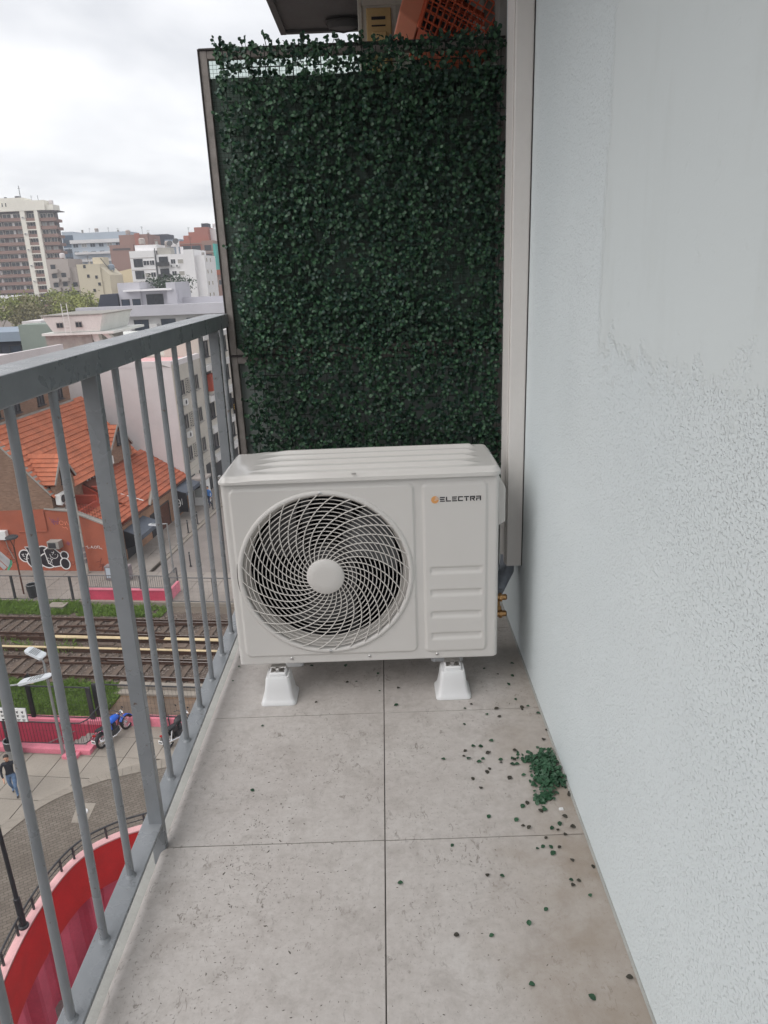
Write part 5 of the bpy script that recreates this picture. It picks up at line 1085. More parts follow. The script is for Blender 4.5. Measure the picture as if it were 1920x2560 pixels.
# ================================================================ STREET FURNITURE, VEHICLES, PEOPLE (street frame)
# dark lamp post standing on the ramp rim
t = Thing('lamp_post', 'dark slim lamp post rising from the red ramp rim', 'lamp post', (10.22, -25.85, -15.3), uv=True)
t.part('pole', MB().tube([(10.22, -25.85, -15.3), (10.22, -25.85, -14.3), (10.22, -25.85, -14.29), (10.22, -25.85, -8.6)], [0.09, 0.085, 0.06, 0.045], 10), MT['black'], smooth=True)
t.part('base_collar', MB().lathe([(0.14, 0), (0.14, 0.05), (0.1, 0.09)], (10.22, -25.85, -15.299), 12), MT['black'], smooth=True)
t.part('lamp_head', MB().lathe([(0.05, -0.05), (0.3, 0.0), (0.34, 0.06), (0.2, 0.16), (0.02, 0.2)], (10.22, -25.85, -8.6), 16), MT['dark'], smooth=True)
def led_lamp(label, u, v, top, pts, head_c, head_dir, pitch, L=1.25, w=0.36):
    t = Thing('street_lamp', label, 'street lamp', (u, v, GZ), uv=True)
    t.part('pole', MB().tube([(u, v, GZ), (u, v, GZ + 1.0), (u, v, top)], [0.075, 0.06, 0.045], 10), MT['galv'], smooth=True)
    t.part('arm', MB().tube(pts, 0.035, 8), MT['galv'], smooth=True)
    h = MB().loft([[(-L / 2, -w * .32, -.02), (-L / 2, w * .32, -.02), (-L / 2, w * .32, .05), (-L / 2, -w * .32, .05)], [(-L * .42, -w / 2, -.03), (-L * .42, w / 2, -.03), (-L * .42, w / 2, .07), (-L * .42, -w / 2, .07)], [(L * .35, -w / 2, -.03), (L * .35, w / 2, -.03), (L * .35, w / 2, .05), (L * .35, -w / 2, .05)], [(L / 2, -w * .3, -.015), (L / 2, w * .3, -.015), (L / 2, w * .3, .02), (L / 2, -w * .3, .02)]])
    fins = MB()
    for k in range(5): fins.box(-L * .15 + k * L * .09, -L * .15 + k * L * .09 + .015, -w * .42, w * .42, .058, .085)
    d = Vector((math.cos(head_dir) * math.cos(pitch), math.sin(head_dir) * math.cos(pitch), math.sin(pitch))); rm = Matrix.Translation(head_c) @ d.to_track_quat('X', 'Z').to_matrix().to_4x4()
    hd = t.part('lamp_head', h.rot(rm), MT['lawnlight']); t.part('cooling_fins', fins.rot(rm), MT['galv'], hd); return t
led_lamp('grey street lamp with tilted flat head above the stair railing', 6.72, -17.85, -11.95, [(6.72, -17.85, -12.0), (6.7, -17.85, -11.8), (6.62, -17.85, -11.68)], (6.45, -17.85, -11.5), rad(180), rad(28), 0.72, 0.42)
led_lamp('street lamp with long white flat head on a side arm by the lawn', 3.4, -18.2, -12.7, [(3.4, -18.2, -12.85), (4.4, -18.2, -12.85), (5.9, -18.2, -12.6)], (6.5, -18.2, -12.38), 0, rad(16), 1.4, 0.38)
led_lamp('silver street lamp with white arm outside the corner shop', 4.0, -0.15, -12.72, [(4.0, -0.15, -12.74), (3.5, -0.15, -12.78)], (3.2, -0.15, -12.82), rad(180), rad(3), 0.75, 0.26)
# old lamp by the painted wall, pale pole
t = Thing('disc_lamp', 'rust red lamp post with dark disc top before the graffiti wall', 'lamp post', (-3.95, -3.5, GZ), uv=True)
t.part('pole', MB().tube([(-3.95, -3.5, GZ), (-3.95, -3.5, -13.0)], 0.045, 8), MT['rust'], smooth=True); t.part('fork', MB().tube([(-3.95, -3.5, -13.0), (-4.12, -3.5, -12.45)], 0.025, 6).tube([(-3.95, -3.5, -13.0), (-3.78, -3.5, -12.45)], 0.025, 6), MT['rust'], smooth=True)
t.part('disc_shade', MB().lathe([(0.3, 0), (0.36, 0.05), (0.34, 0.12), (0.15, 0.2), (0.02, 0.22)], (-3.95, -3.5, -12.47), 18), MT['dark'], smooth=True)
t = Thing('pale_pole', 'tall pale utility pole with peeling stickers before the painted wall', 'pole', (-1.6, -0.35, GZ), uv=True)
t.part('pole', MB().tube([(-1.6, -0.35, GZ), (-1.6, -0.35, -12), (-1.6, -0.35, -8.75)], [0.1, 0.085, 0.065], 10), MT['shutter'], smooth=True)
for z in (-15.3, -14.9, -14.5): t.part('sticker', MB().lathe([(0.102, 0), (0.102, 0.28)], (-1.6, -0.35, z), 10), MT['posters'])
for z in (-9.4, -11.0): t.part('band', MB().lathe([(0.09, 0), (0.09, 0.07)], (-1.6, -0.35, z), 10), MT['dark'])
# bins
def bin_(label, u, v, h=0.75, r=0.28, lower='galv'):
    t = Thing('litter_bin', label, 'bin', (u, v, GZ), uv=True)
    t.part('drum', MB().lathe([(r * .85, 0.02), (r, h * .55)], (u, v, GZ), 18), MT[lower], smooth=True); t.part('collar', MB().lathe([(r * 1.03, h * .55), (r * 1.06, h), (r * .9, h), (r * .86, h * .6)], (u, v, GZ), 18), MT['dark'], smooth=True); t.part('rim', MB().tube([(u + r * math.cos(k * .392), v + r * math.sin(k * .392), GZ + h) for k in range(16)], 0.02, 6, closed=True), MT['galv'], smooth=True)
    return t
bin_('grey litter bin with dark collar beside the pink kerb', 4.75, -17.98); bin_('dark litter bin with pale rim behind the trackside fence', -3.1, -3.85, 0.8, 0.3, 'dark')
# bollards
for (u, v, lab) in ((2.2, 5.5, 'dark bollard second along the street kerb'), (2.2, 7.0, 'dark bollard third along the street kerb'), (2.2, 8.9, 'dark bollard fourth along the street kerb'), (4.7, 0.9, 'dark bollard alone on the corner by the road'), (2.15, 12.4, 'dark bollard farthest along the street kerb')):
    t = Thing('bollard', lab, 'bollard', (u, v, GZ), uv=True, group='bollards along the street'); t.part('post', MB().lathe([(0.045, 0), (0.045, 0.95), (0.03, 0.99)], (u, v, GZ), 10), MT['dark'], smooth=True); t.part('collar', MB().lathe([(0.055, 0.82), (0.055, 0.88)], (u, v, GZ), 10), MT['galv'], smooth=True); t.part('foot', MB().lathe([(0.08, 0), (0.08, 0.03)], (u, v, GZ), 10), MT['dark'])
# poster covered cabinet at the shop corner
t = Thing('utility_cabinet', 'low utility cabinet plastered with torn posters at the corner', 'cabinet', (0.95, -1.3, GZ), uv=True)
t.part('body', MB().box(0.2, 1.75, -1.5, -1.0, GZ + 0.04, -15.05), MT['posters'], bevel=0.02); t.part('plinth', MB().box(0.24, 1.71, -1.46, -1.04, GZ, GZ + 0.039), MT['concrete']); t.part('poster', MB().box(0.3, 0.75, -1.512, -1.502, -15.8, -15.15), MT['paleblue']); t.part('poster', MB().box(0.85, 1.2, -1.512, -1.502, -15.9, -15.3), MT['peach_plastic']); t.part('poster', MB().box(1.3, 1.65, -1.512, -1.502, -15.75, -15.2), MT['paleblue'])
t = Thing('kiosk', 'small white glazed kiosk box in front of the white house', 'kiosk', (1.0, 13.7, GZ), uv=True)
t.part('body', MB().box(0.35, 1.3, 13.3, 14.6, GZ, -13.9), MT['signwhite'], bevel=0.03); t.part('glass', MB().box(0.45, 1.2, 13.285, 13.298, -15.3, -14.2), MT['curtain']); t.part('roof', MB().box(0.25, 1.45, 13.2, 14.7, -13.899, -13.7), MT['greyblk'])
# station notice with dark symbols and a round sign below it
t = Thing('notice_board', 'white notice board with rows of dark symbols on a post', 'sign', (4.62, -18.0, GZ), uv=True)
t.part('post', MB().tube([(4.62, -18.0, GZ), (4.62, -18.0, -13.7)], 0.04, 8), MT['dark'], smooth=True); t.part('board', MB().box(3.7, 5.72, -18.1, -18.06, -14.32, -13.75), MT['signwhite'], bevel=0.01); t.part('border', MB().box(3.68, 5.74, -18.055, -18.05, -14.34, -13.73), MT['galv'])
sy = MB(); r = random.Random(4)
for j in range(3):
    for i in range(9):
        u = 3.85 + i * 0.21; z = -13.88 - j * 0.17; kind = r.randrange(4)
        if kind == 0: sy.prism([(u, z), (u + .1, z + .03), (u + .06, z - .09)], 1, -18.108, -18.103)
        elif kind == 1: sy.box(u, u + .11, -18.108, -18.103, z - .06, z).box(u + .02, u + .06, -18.108, -18.103, z - .1, z - .062)
        elif kind == 2: sy.box(u, u + .13, -18.108, -18.103, z - .02, z + .005).box(u, u + .09, -18.108, -18.103, z - .07, z - .045)
        else: sy.prism([(u + .05 + .05 * math.cos(k), z - .03 + .05 * math.sin(k)) for k in range(6)], 1, -18.108, -18.103)
t.part('symbols', sy, MT['ink'])
t.part('round_sign', MB().prism([(5.05 + 0.2 * math.cos(k * .262), -14.75 + 0.2 * math.sin(k * .262)) for k in range(24)], 1, -18.1, -18.08), MT['signwhite']); rs_ = MB().tube([(5.05 + 0.17 * math.cos(k * .262), -18.105, -14.75 + 0.17 * math.sin(k * .262)) for k in range(24)], 0.018, 6, closed=True).beam((4.93, -18.105, -14.87), (5.17, -18.105, -14.63), 0.03).tube([(5.0, -18.105, -14.85), (5.0, -18.105, -14.68), (5.08, -18.105, -14.66), (5.1, -18.105, -14.74), (5.0, -18.105, -14.76)], 0.016, 5)
t.part('round_symbol', rs_, MT['ink']); t.part('bracket', MB().beam((4.62, -18.05, -14.75), (5.0, -18.07, -14.75), 0.03), MT['dark'])
t = Thing('trackside_signal', 'small dark signal marker with pale triangle on the lawn', 'signal', (2.5, -13.4, -16.05), uv=True)
t.part('post', MB().beam((2.5, -13.4, -16.05), (2.5, -13.4, -15.2), 0.09), MT['rust']); t.part('plate', MB().prism([(2.3, -15.55), (2.65, -15.1), (2.8, -15.4), (2.5, -15.7)], 1, -13.5, -13.46), MT['black']); t.part('triangle', MB().prism([(2.55, -15.62), (2.72, -15.3), (2.9, -15.6)], 1, -13.56, -13.52), MT['cover'])

# ---- motorbikes
def motorbike(label, rear, front, panel, cat='motorbike', group='parked motorbikes'):
    R_, F_ = Vector((*rear, 0)), Vector((*front, 0)); d = (F_ - R_); wb = d.length; ang = math.atan2(d.y, d.x)
    e = bpy.data.objects.new('motorbike', None); COL.objects.link(e); e.location = W(rear[0], rear[1], GZ); e.rotation_euler = (rad(-5), 0, UVA + ang); tag(e, label, cat, group)
    def P(name, mb, m, parent=None, smooth=True, bevel=0): return link(name, mb.mesh(name, m, (0, 0, 0), smooth), parent or e, bevel=bevel)
    rw, fw = 0.30, 0.31; WB = wb
    for nm, x, r_ in (('rear', 0, rw), ('front', WB, fw)):
        ty = P('wheel', MB().tube([(x + (r_ - 0.045) * math.cos(k * .2618), 0, r_ + (r_ - 0.045) * math.sin(k * .2618)) for k in range(24)], 0.05, 8, closed=True), MT['rubber'])
        rim = MB().tube([(x + (r_ - 0.09) * math.cos(k * .2618), 0, r_ + (r_ - 0.09) * math.sin(k * .2618)) for k in range(24)], 0.018, 6, closed=True)
        for k in range(10): rim.tube([(x, 0.03, r_), (x + (r_ - .09) * math.cos(k * .628), 0, r_ + (r_ - .09) * math.sin(k * .628))], 0.006, 4)
        rim.tube([(x, -0.07, r_), (x, 0.07, r_)], 0.04, 8); P('rim', rim, MT['chrome'], ty)
    P('fender', MB().prism([(WB + 0.34 * math.cos(a), fw + 0.34 * math.sin(a)) for a in [k * .2 for k in range(2, 14)]] + [(WB + 0.315 * math.cos(a), fw + 0.315 * math.sin(a)) for a in [k * .2 for k in range(13, 1, -1)]], 1, -0.06, 0.06), panel)
    P('fork', MB().tube([(WB, -0.09, fw), (WB - 0.27, -0.09, 0.86)], 0.024, 8).tube([(WB, 0.09, fw), (WB - 0.27, 0.09, 0.86)], 0.024, 8), MT['chrome'])
    P('handlebar', MB().tube([(WB - 0.42, -0.36, 1.0), (WB - 0.34, -0.2, 1.03), (WB - 0.28, 0, 0.93), (WB - 0.34, 0.2, 1.03), (WB - 0.42, 0.36, 1.0)], 0.014, 6), MT['dark'])
    for s_ in (-1, 1):
        m_ = P('mirror', MB().tube([(WB - 0.36, s_ * .24, 1.03), (WB - 0.3, s_ * .32, 1.2)], 0.008, 5).loft([[(WB - 0.3 + .005 * j, s_ * .32 + .055 * math.cos(k * .785), 1.23 + .04 * math.sin(k * .785)) for k in range(8)] for j in range(2)]), MT['black'])
        P('lever', MB().tube([(WB - 0.36, s_ * .22, 1.03), (WB - 0.33, s_ * .34, 1.0)], 0.007, 5), MT['chrome'])
    P('headlight', MB().lathe([(0.02, -0.08), (0.08, -0.05), (0.1, 0.03), (0.08, 0.045)], (0, 0, 0), 14).rot(Matrix.Translation((WB - 0.16, 0, 0.86)) @ Matrix.Rotation(rad(90), 4, 'Y')), MT['chrome'])
    tank = []
    for (x, w_, z0, z1) in ((WB - 0.32, 0.05, 0.76, 0.86), (WB - 0.42, 0.13, 0.7, 0.95), (WB - 0.6, 0.16, 0.68, 0.97), (WB - 0.75, 0.12, 0.68, 0.92), (WB - 0.84, 0.06, 0.69, 0.82)):
        tank.append([(x, w_ * math.cos(k * .5236), (z0 + z1) / 2 + (z1 - z0) / 2 * math.sin(k * .5236)) for k in range(12)])
    P('fuel_tank', MB().loft(tank), panel)
    seat = []
    for (x, w_, z0, z1) in ((WB - 0.78, 0.07, 0.72, 0.8), (WB - 0.9, 0.13, 0.7, 0.8), (WB - 1.15, 0.14, 0.72, 0.83), (WB - 1.4, 0.12, 0.76, 0.87), (WB - 1.5, 0.07, 0.79, 0.86)):
        seat.append([(x, w_ * math.cos(k * .5236), (z0 + z1) / 2 + (z1 - z0) / 2 * math.sin(k * .5236)) for k in range(12)])
    P('seat', MB().loft(seat), MT['seat'])
    P('side_panel', MB().prism([(WB - 0.82, 0.5), (WB - 1.1, 0.56), (WB - 1.2, 0.72), (WB - 0.84, 0.72)], 1, -0.13, 0.13), panel, smooth=False, bevel=0.02)
    P('frame', MB().tube([(WB - 0.27, 0, 0.84), (WB - 0.45, 0, 0.4), (WB - 0.6, 0, 0.25), (WB - 0.95, 0, 0.27), (WB - 0.9, 0, 0.7)], 0.025, 6).tube([(0, 0.1, rw), (WB - 0.9, 0.1, 0.32)], 0.022, 6).tube([(0, -0.1, rw), (WB - 0.9, -0.1, 0.32)], 0.022, 6), MT['black'])
    P('engine', MB().box(WB - 0.92, WB - 0.5, -0.14, 0.14, 0.24, 0.46).lathe([(0.09, 0), (0.1, .04), (0.085, .06), (0.1, .09), (0.085, .11), (0.1, .14), (0.08, .2)], (WB - 0.62, 0, 0.46), 12), MT['dark'], smooth=False, bevel=0.02)
    P('exhaust', MB().tube([(WB - 0.5, -0.12, 0.5), (WB - 0.42, -0.16, 0.3), (WB - 0.8, -0.18, 0.22), (WB - 1.0, -0.19, 0.26), (-0.25, -0.2, 0.42)], [0.02, 0.022, 0.025, 0.045, 0.05], 8), MT['chrome'])
    for s_ in (-1, 1): P('shock', MB().tube([(0.02, s_ * .12, rw), (0.18, s_ * .12, 0.68)], 0.03, 8), MT['chrome'])
    P('rear_fender', MB().prism([(0.34 * math.cos(a), rw + 0.36 * math.sin(a)) for a in [k * .2 for k in range(4, 15)]] + [(0.32 * math.cos(a), rw + 0.335 * math.sin(a)) for a in [k * .2 for k in range(14, 3, -1)]], 1, -0.07, 0.07), MT['black'])
    P('tail_light', MB().box(-0.33, -0.26, -0.06, 0.06, 0.68, 0.75), MT['lamp_red'], smooth=False, bevel=0.01)
    P('number_plate', MB().box(-0.4, -0.385, -0.1, 0.1, 0.42, 0.57), MT['signwhite'], smooth=False); P('plate_bracket', MB().beam((-0.39, 0, 0.56), (-0.28, 0, 0.68), 0.02), MT['black'], smooth=False)
    pl = MB()
    for k in range(6): pl.box(-0.404, -0.4005, -0.08 + k * .027, -0.062 + k * .027, 0.46, 0.52)
    P('plate_marks', pl, MT['ink'], smooth=False); P('kickstand', MB().tube([(WB - 0.85, 0.1, 0.26), (WB - 0.8, 0.28, 0.02)], 0.012, 6), MT['black'])
    return e
motorbike('blue motorbike parked nose to the low pink wall', (8.05, -17.25), (8.45, -15.97), MT['bluetank'])
motorbike('black motorbike with white plate half hidden by the balcony edge', (10.72, -17.1), (11.15, -15.85), MT['seat'])

# ---- people
def person(label, base, facing, pose, mats, bag=False):
    """base in the street frame; pose: joint positions in the figure's frame (x right hand side, y forward, z up)"""
    me = bpy.data.meshes.new('person'); V_, E_, Rr = [], [], []
    def chain(pts, start=None):
        prev = start
        for (p, r_) in pts:
            V_.append(p); Rr.append(r_); i = len(V_) - 1
            if prev is not None: E_.append((prev, i))
            prev = i
        return prev
    J = pose
    pel = chain([(J['pelvis'], (.15, .115))])
    sp = chain([(J['waist'], (.135, .10)), (J['chest'], (.165, .115)), (J['neckb'], (.085, .075))], pel); chest = sp - 1
    nk = chain([(J['neck'], (.052, .055)), (J['jaw'], (.062, .075)), (J['head'], (.078, .098)), (J['crown'], (.06, .075))], sp)
    for s_ in 'LR':
        hip = chain([(J['hip' + s_], (.095, .1)), (J['thigh' + s_], (.082, .085)), (J['knee' + s_], (.058, .06)), (J['calf' + s_], (.052, .055)), (J['ankle' + s_], (.038, .04)), (J['toe' + s_], (.036, .026))], pel)
        hand = chain([(J['sh' + s_], (.068, .065)), (J['uparm' + s_], (.054, .054)), (J['elbow' + s_], (.043, .043)), (J['forearm' + s_], (.038, .038)), (J['wrist' + s_], (.026, .03)), (J['palm' + s_], (.034, .018))], chest)
        pw_ = Vector(J['palm' + s_]); dr = (pw_ - Vector(J['wrist' + s_])).normalized(); sd = dr.cross(Vector((0, 1, 0))); sd = sd.normalized() if sd.length > .1 else Vector((1, 0, 0)); fw_ = sd.cross(dr)
        for k, ln in enumerate((.062, .072, .068, .054)):
            o_ = fw_ * (-.03 + k * .02); chain([(tuple(pw_ + o_ + dr * .03), (.0085, .0085)), (tuple(pw_ + o_ + dr * (.03 + ln * .55) + sd * .006), (.008, .008)), (tuple(pw_ + o_ + dr * (.03 + ln) + sd * .02), (.0065, .0065))], hand)
        chain([(tuple(pw_ - fw_ * .035 - dr * .01), (.011, .011)), (tuple(pw_ - fw_ * .055 + dr * .025), (.008, .008))], hand)
    me.from_pydata(V_, E_, []); tmp = bpy.data.objects.new('person_skeleton', me); COL.objects.link(tmp)
    tmp.modifiers.new('skin', 'SKIN').use_smooth_shade = True
    sk = me.skin_vertices[0].data if me.skin_vertices else None
    if sk is None:
        bm2 = bmesh.new(); bm2.from_mesh(me); bm2.verts.layers.skin.verify(); bm2.to_mesh(me); bm2.free(); sk = me.skin_vertices[0].data
    for i, r_ in enumerate(Rr): sk[i].radius = r_; sk[i].use_root = (i == 0)
    ss = tmp.modifiers.new('sub', 'SUBSURF'); ss.levels = 2; ss.render_levels = 2
    dg = bpy.context.evaluated_depsgraph_get(); ev = bpy.data.meshes.new_from_object(tmp.evaluated_get(dg)); bpy.data.objects.remove(tmp)
    ev.name = 'body'; ev.materials.clear()
    for m in mats['list']: ev.materials.append(m)
    for p_ in ev.polygons:
        p_.material_index = mats['pick'](p_.center, J); p_.use_smooth = True
    e = bpy.data.objects.new('person', None); COL.objects.link(e); e.location = W(*base); e.rotation_euler = (0, 0, UVA + facing); tag(e, label, 'person')
    body = link('body', ev, e)
    hd = Vector(J['head'])
    hair = MB().loft([[(hd.x + rx * math.cos(a), hd.y - 0.012 + ry * math.sin(a), hd.z + z_) for a in [k * .5236 for k in range(12)]] for (rx, ry, z_) in ((.086, .1, .0), (.09, .112, .045), (.08, .1, .095), (.045, .06, .125))])
    for i, q in enumerate(hair.v):
        if q[1] - hd.y > 0.03 and q[2] - hd.z < 0.06: hair.v[i] = (q[0] * 0.9 + hd.x * 0.1, hd.y + 0.03, max(q[2], hd.z + 0.05))
    link('hair', hair.mesh('hair', MT['hair'], smooth=True), body)
    face = MB()
    for s_ in (-1, 1): face.box(hd.x + s_ * .032 - .012, hd.x + s_ * .032 + .012, hd.y + .088, hd.y + .1, hd.z - .005, hd.z + .006)
    face.box(hd.x - .022, hd.x + .022, hd.y + .083, hd.y + .094, hd.z - .078, hd.z - .069); link('eyes_and_mouth', face.mesh('eyes_and_mouth', MT['hair']), body)
    link('nose', MB().loft([[(hd.x - .012, hd.y + .09, hd.z), (hd.x + .012, hd.y + .09, hd.z), (hd.x, hd.y + .1, hd.z + .01)], [(hd.x - .018, hd.y + .088, hd.z - .042), (hd.x + .018, hd.y + .088, hd.z - .042), (hd.x, hd.y + .122, hd.z - .036)]]).mesh('nose', MT['skin'], smooth=True), body)
    ears = MB()
    for s_ in (-1, 1): ears.lathe([(0.018, 0), (0.028, .006), (0.02, .014)], (0, 0, 0), 10); 
    ears.v = [(hd.x + (1 if i >= 30 else -1) * (.078 + q[2]), hd.y - .005 + q[0] * .7, hd.z - .015 + q[1]) for i, q in enumerate(ears.v)]
    link('ears', ears.mesh('ears', MT['skin'], smooth=True), body)
    return e
walk = dict(pelvis=(0, 0, .93), waist=(0, .01, 1.08), chest=(0, .02, 1.28), neckb=(0, .01, 1.45), neck=(0, .02, 1.5), jaw=(0.005, .045, 1.565), head=(.01, .055, 1.635), crown=(.01, .045, 1.71),
            hipL=(-.09, .0, .9), thighL=(-.1, .09, .7), kneeL=(-.1, .17, .5), calfL=(-.1, .12, .32), ankleL=(-.1, .09, .075), toeL=(-.1, .24, .035),
            hipR=(.09, 0, .9), thighR=(.1, -.03, .68), kneeR=(.1, -.05, .48), calfR=(.1, -.18, .3), ankleR=(.1, -.29, .12), toeR=(.1, -.17, .03),
            shL=(-.17, .0, 1.41), uparmL=(-.24, -.02, 1.28), elbowL=(-.27, -.06, 1.12), forearmL=(-.27, -.0, 1.0), wristL=(-.27, .07, .89), palmL=(-.265, .1, .82),
            shR=(.17, .0, 1.41), uparmR=(.24, .03, 1.28), elbowR=(.26, .07, 1.12), forearmR=(.23, .17, 1.03), wristR=(.19, .25, .95), palmR=(.175, .29, .89))
def pick_walk(c, J):
    if c.z > 1.505 and abs(c.x) < .12: return 0
    if abs(c.x) > .12 and ((c.x < 0 and c.z < .91 and c.y > .0 and c.x < -.2) or (c.x > .13 and c.z < .98 and c.y > .2)): return 0
    if c.z < .085: return 3
    if c.z < .97 and abs(c.x) < .22: return 2
    return 1
person('man in dark jumper and blue jeans walking on the pavement', (6.15, -20.1, GZ), rad(205), walk, dict(list=[MT['skin'], MT['knit'], MT['denim'], MT['shoe']], pick=pick_walk))
p2 = person('person in blue shirt standing by the far street kerb', (1.75, 12.9, GZ), rad(150), walk, dict(list=[MT['skin'], MT['shirtblue'], MT['trouser'], MT['shoe']], pick=pick_walk))
# ================================================================ THE BALCONY (world frame, floor z = 0)
WX = 0.464                       # face of the stucco wall
XL_, XC = -0.617, -0.043         # outer edge and middle joint of the tiled floor
JY = [-1.305, -0.754, -0.204, 0.3465, 0.897, 1.4477, 1.998, 2.5487, 2.84]
fl = solo('balcony_floor', MB().box(-0.66, WX, -1.5, 4.3, -0.22, -0.05).box(-0.60, WX - .001, -1.5, 2.84, -0.0499, -0.006), MT['ledge'], kind='structure')
gro = link('grout', MB().box(-0.59, WX - .003, -1.31, 2.84, -0.0059, -0.0035).mesh('grout', MT['grout']), fl)
g = 0.0014
for j in range(len(JY) - 1):
    y0, y1 = JY[j] + g, JY[j + 1] - g; R0 = 0.030
    prof = [(XC - g, -0.02), (XC - g, -0.001), (XC - g - .001, 0.0)]
    prof += [(XL_ + R0 - R0 * math.sin(rad(a)), -R0 + R0 * math.cos(rad(a))) for a in range(0, 91, 10)] + [(XL_, -0.049), (XL_ + .016, -0.049), (XL_ + 0.016, -0.02)]
    ym = (y0 + y1) / 2
    mb = MB().prism([(a, b) for a, b in prof], 1, y0 - ym, y1 - ym); o = link('tile', mb.mesh('tile', MT['tile'], smooth=25), fl, loc=(0, ym, 0))
    mb = MB().box(XC + g, WX - 0.002, y0 - ym, y1 - ym, -0.02, 0.0); o = link('tile', mb.mesh('tile', MT['tile']), fl, loc=(0, ym, 0), bevel=0.001, segs=1)
# upper slab
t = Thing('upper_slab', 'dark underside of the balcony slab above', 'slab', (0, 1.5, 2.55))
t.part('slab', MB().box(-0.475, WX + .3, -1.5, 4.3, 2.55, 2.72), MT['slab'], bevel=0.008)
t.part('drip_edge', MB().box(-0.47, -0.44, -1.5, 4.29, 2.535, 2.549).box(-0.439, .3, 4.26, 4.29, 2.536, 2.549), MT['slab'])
t = Thing('ceiling_lamp', 'oval bulkhead lamp under the dark slab', 'lamp', (-0.14, 4.1, 2.55)); 
t.part('shade', MB().loft([[(-0.14 + rx * math.cos(a), 4.12 + rx * .55 * math.sin(a), z) for a in [k * .3927 for k in range(16)]] for rx, z in ((.085, 2.5499), (.085, 2.53), (.07, 2.505), (.03, 2.495))]), MT['slab'], smooth=True)
t.part('cage', MB().tube([(-0.14 + .088 * math.cos(k * .3927), 4.12 + .05 * math.sin(k * .3927), 2.536) for k in range(16)], 0.006, 5, closed=True).tube([(-.225, 4.12, 2.53), (-.2, 4.12, 2.5), (-.14, 4.12, 2.488), (-.08, 4.12, 2.5), (-.055, 4.12, 2.53)], .004, 5), MT['dark'], smooth=True)
# stucco wall
t = Thing('stucco_wall', 'pale blue grey roughcast wall with a smooth troweled patch', 'wall', (WX, 1.2, 0))
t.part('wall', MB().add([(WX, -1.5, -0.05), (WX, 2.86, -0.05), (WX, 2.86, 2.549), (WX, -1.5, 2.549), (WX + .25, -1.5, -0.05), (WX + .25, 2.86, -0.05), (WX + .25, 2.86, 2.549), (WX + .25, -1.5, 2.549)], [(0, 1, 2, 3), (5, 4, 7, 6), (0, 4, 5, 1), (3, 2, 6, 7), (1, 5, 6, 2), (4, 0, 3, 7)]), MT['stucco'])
t.part('sealant_bead', MB().tube([(WX - .001, -1.5, 0.001), (WX - .001, 2.84, 0.001)], 0.005, 6), MT['ledge'], smooth=True)
t = Thing('neighbour_wall', 'speckled concrete wall beyond the hedge screen', 'wall', (WX, 3.5, 0)); t.part('wall', MB().box(0.452, 0.72, 2.95, 4.28, -0.05, 2.549), MT['concrete'])

# ---------------------------------------------------------------- railing
RX = -0.622; SP = 0.1656
t = Thing('balcony_railing', 'grey painted steel railing with round bars along the balcony edge', 'railing', (RX, 1.4, 0))
t.part('handrail', MB().box(-0.680, -0.596, -1.4, 2.862, 1.178, 1.229), MT['rail'], bevel=0.003)
t.part('bottom_bar', MB().box(-0.648, -0.597, -1.4, 2.862, 0.066, 0.075), MT['rail'], bevel=0.002)
LEAN = 0.055
bar_me = MB().tube([(0, -LEAN, 0.0), (0, 0, 1.105)], 0.0084, 12).mesh('baluster', MT['rail'], smooth=60)
weld_me = MB().lathe([(0.013, 0), (0.011, 0.003), (0.009, 0.006)], n=10).mesh('weld', MT['rail'], smooth=True)
for k in range(-16, 9):
    y = 1.508 + SP * k
    if k % 7 == 0:
        pm = MB().add([(-0.017, -LEAN - .011, -0.121), (0.017, -LEAN - .011, -0.121), (0.017, -LEAN + .011, -0.121), (-0.017, -LEAN + .011, -0.121), (-.017, -.011, 1.105), (.017, -.011, 1.105), (.017, .011, 1.105), (-.017, .011, 1.105)], [(0, 3, 2, 1), (4, 5, 6, 7), (0, 1, 5, 4), (1, 2, 6, 5), (2, 3, 7, 6), (3, 0, 4, 7)])
        o = t.inst('post', pm.mesh('post', MT['rail']), (-0.614, y, 0.0735)); b = o.modifiers.new('bevel', 'BEVEL'); b.width = 0.0015; b.segments = 2
    else:
        o = t.inst('baluster', bar_me, (RX, y, 0.0745)); t.inst('weld', weld_me, (RX, y - LEAN, 0.0748), o).location = (0, -LEAN, 0.0005)

# ---------------------------------------------------------------- hedge screen
PY = 2.862
t = Thing('partition_frame', 'weathered metal partition frame holding a grey sheet behind the hedge', 'partition', (0, PY, 0))
def lframe(x0, x1, z0, z1, w=0.026):
    mb = MB(); mb.box(x0, x0 + w, PY, PY + .03, z0, z1).box(x1 - w, x1, PY, PY + .03, z0, z1).box(x0 + w, x1 - w, PY + .001, PY + .029, z0, z0 + w).box(x0 + w, x1 - w, PY + .001, PY + .029, z1 - w, z1); return mb
t.part('upper_frame', lframe(-0.602, WX - .004, 1.07, 2.108), MT['frame'], bevel=0.002); t.part('lower_frame', lframe(-0.602, WX - .004, 0.03, 1.062), MT['frame'], bevel=0.002)
t.part('frame_edge', MB().box(-0.607, -0.6025, PY - .004, PY + .034, 0.0, 2.112).box(-0.6024, WX - .004, PY - .004, PY + .034, 2.1085, 2.114).box(-0.6024, WX - .005, PY - .003, PY + .033, 1.0625, 1.0695), MT['frame_dark'])
t.part('upper_sheet', MB().box(-0.601, WX - .006, PY + .034, PY + .04, 1.075, 2.03), MT['sheet']); t.part('lower_sheet', MB().box(-0.601, WX - .006, PY + .034, PY + .04, 0.035, 1.058), MT['sheet'])
t.part('sheet_batten', MB().box(-.09, -.035, PY + .02, PY + .033, 1.097, 2.03), MT['sheet'])
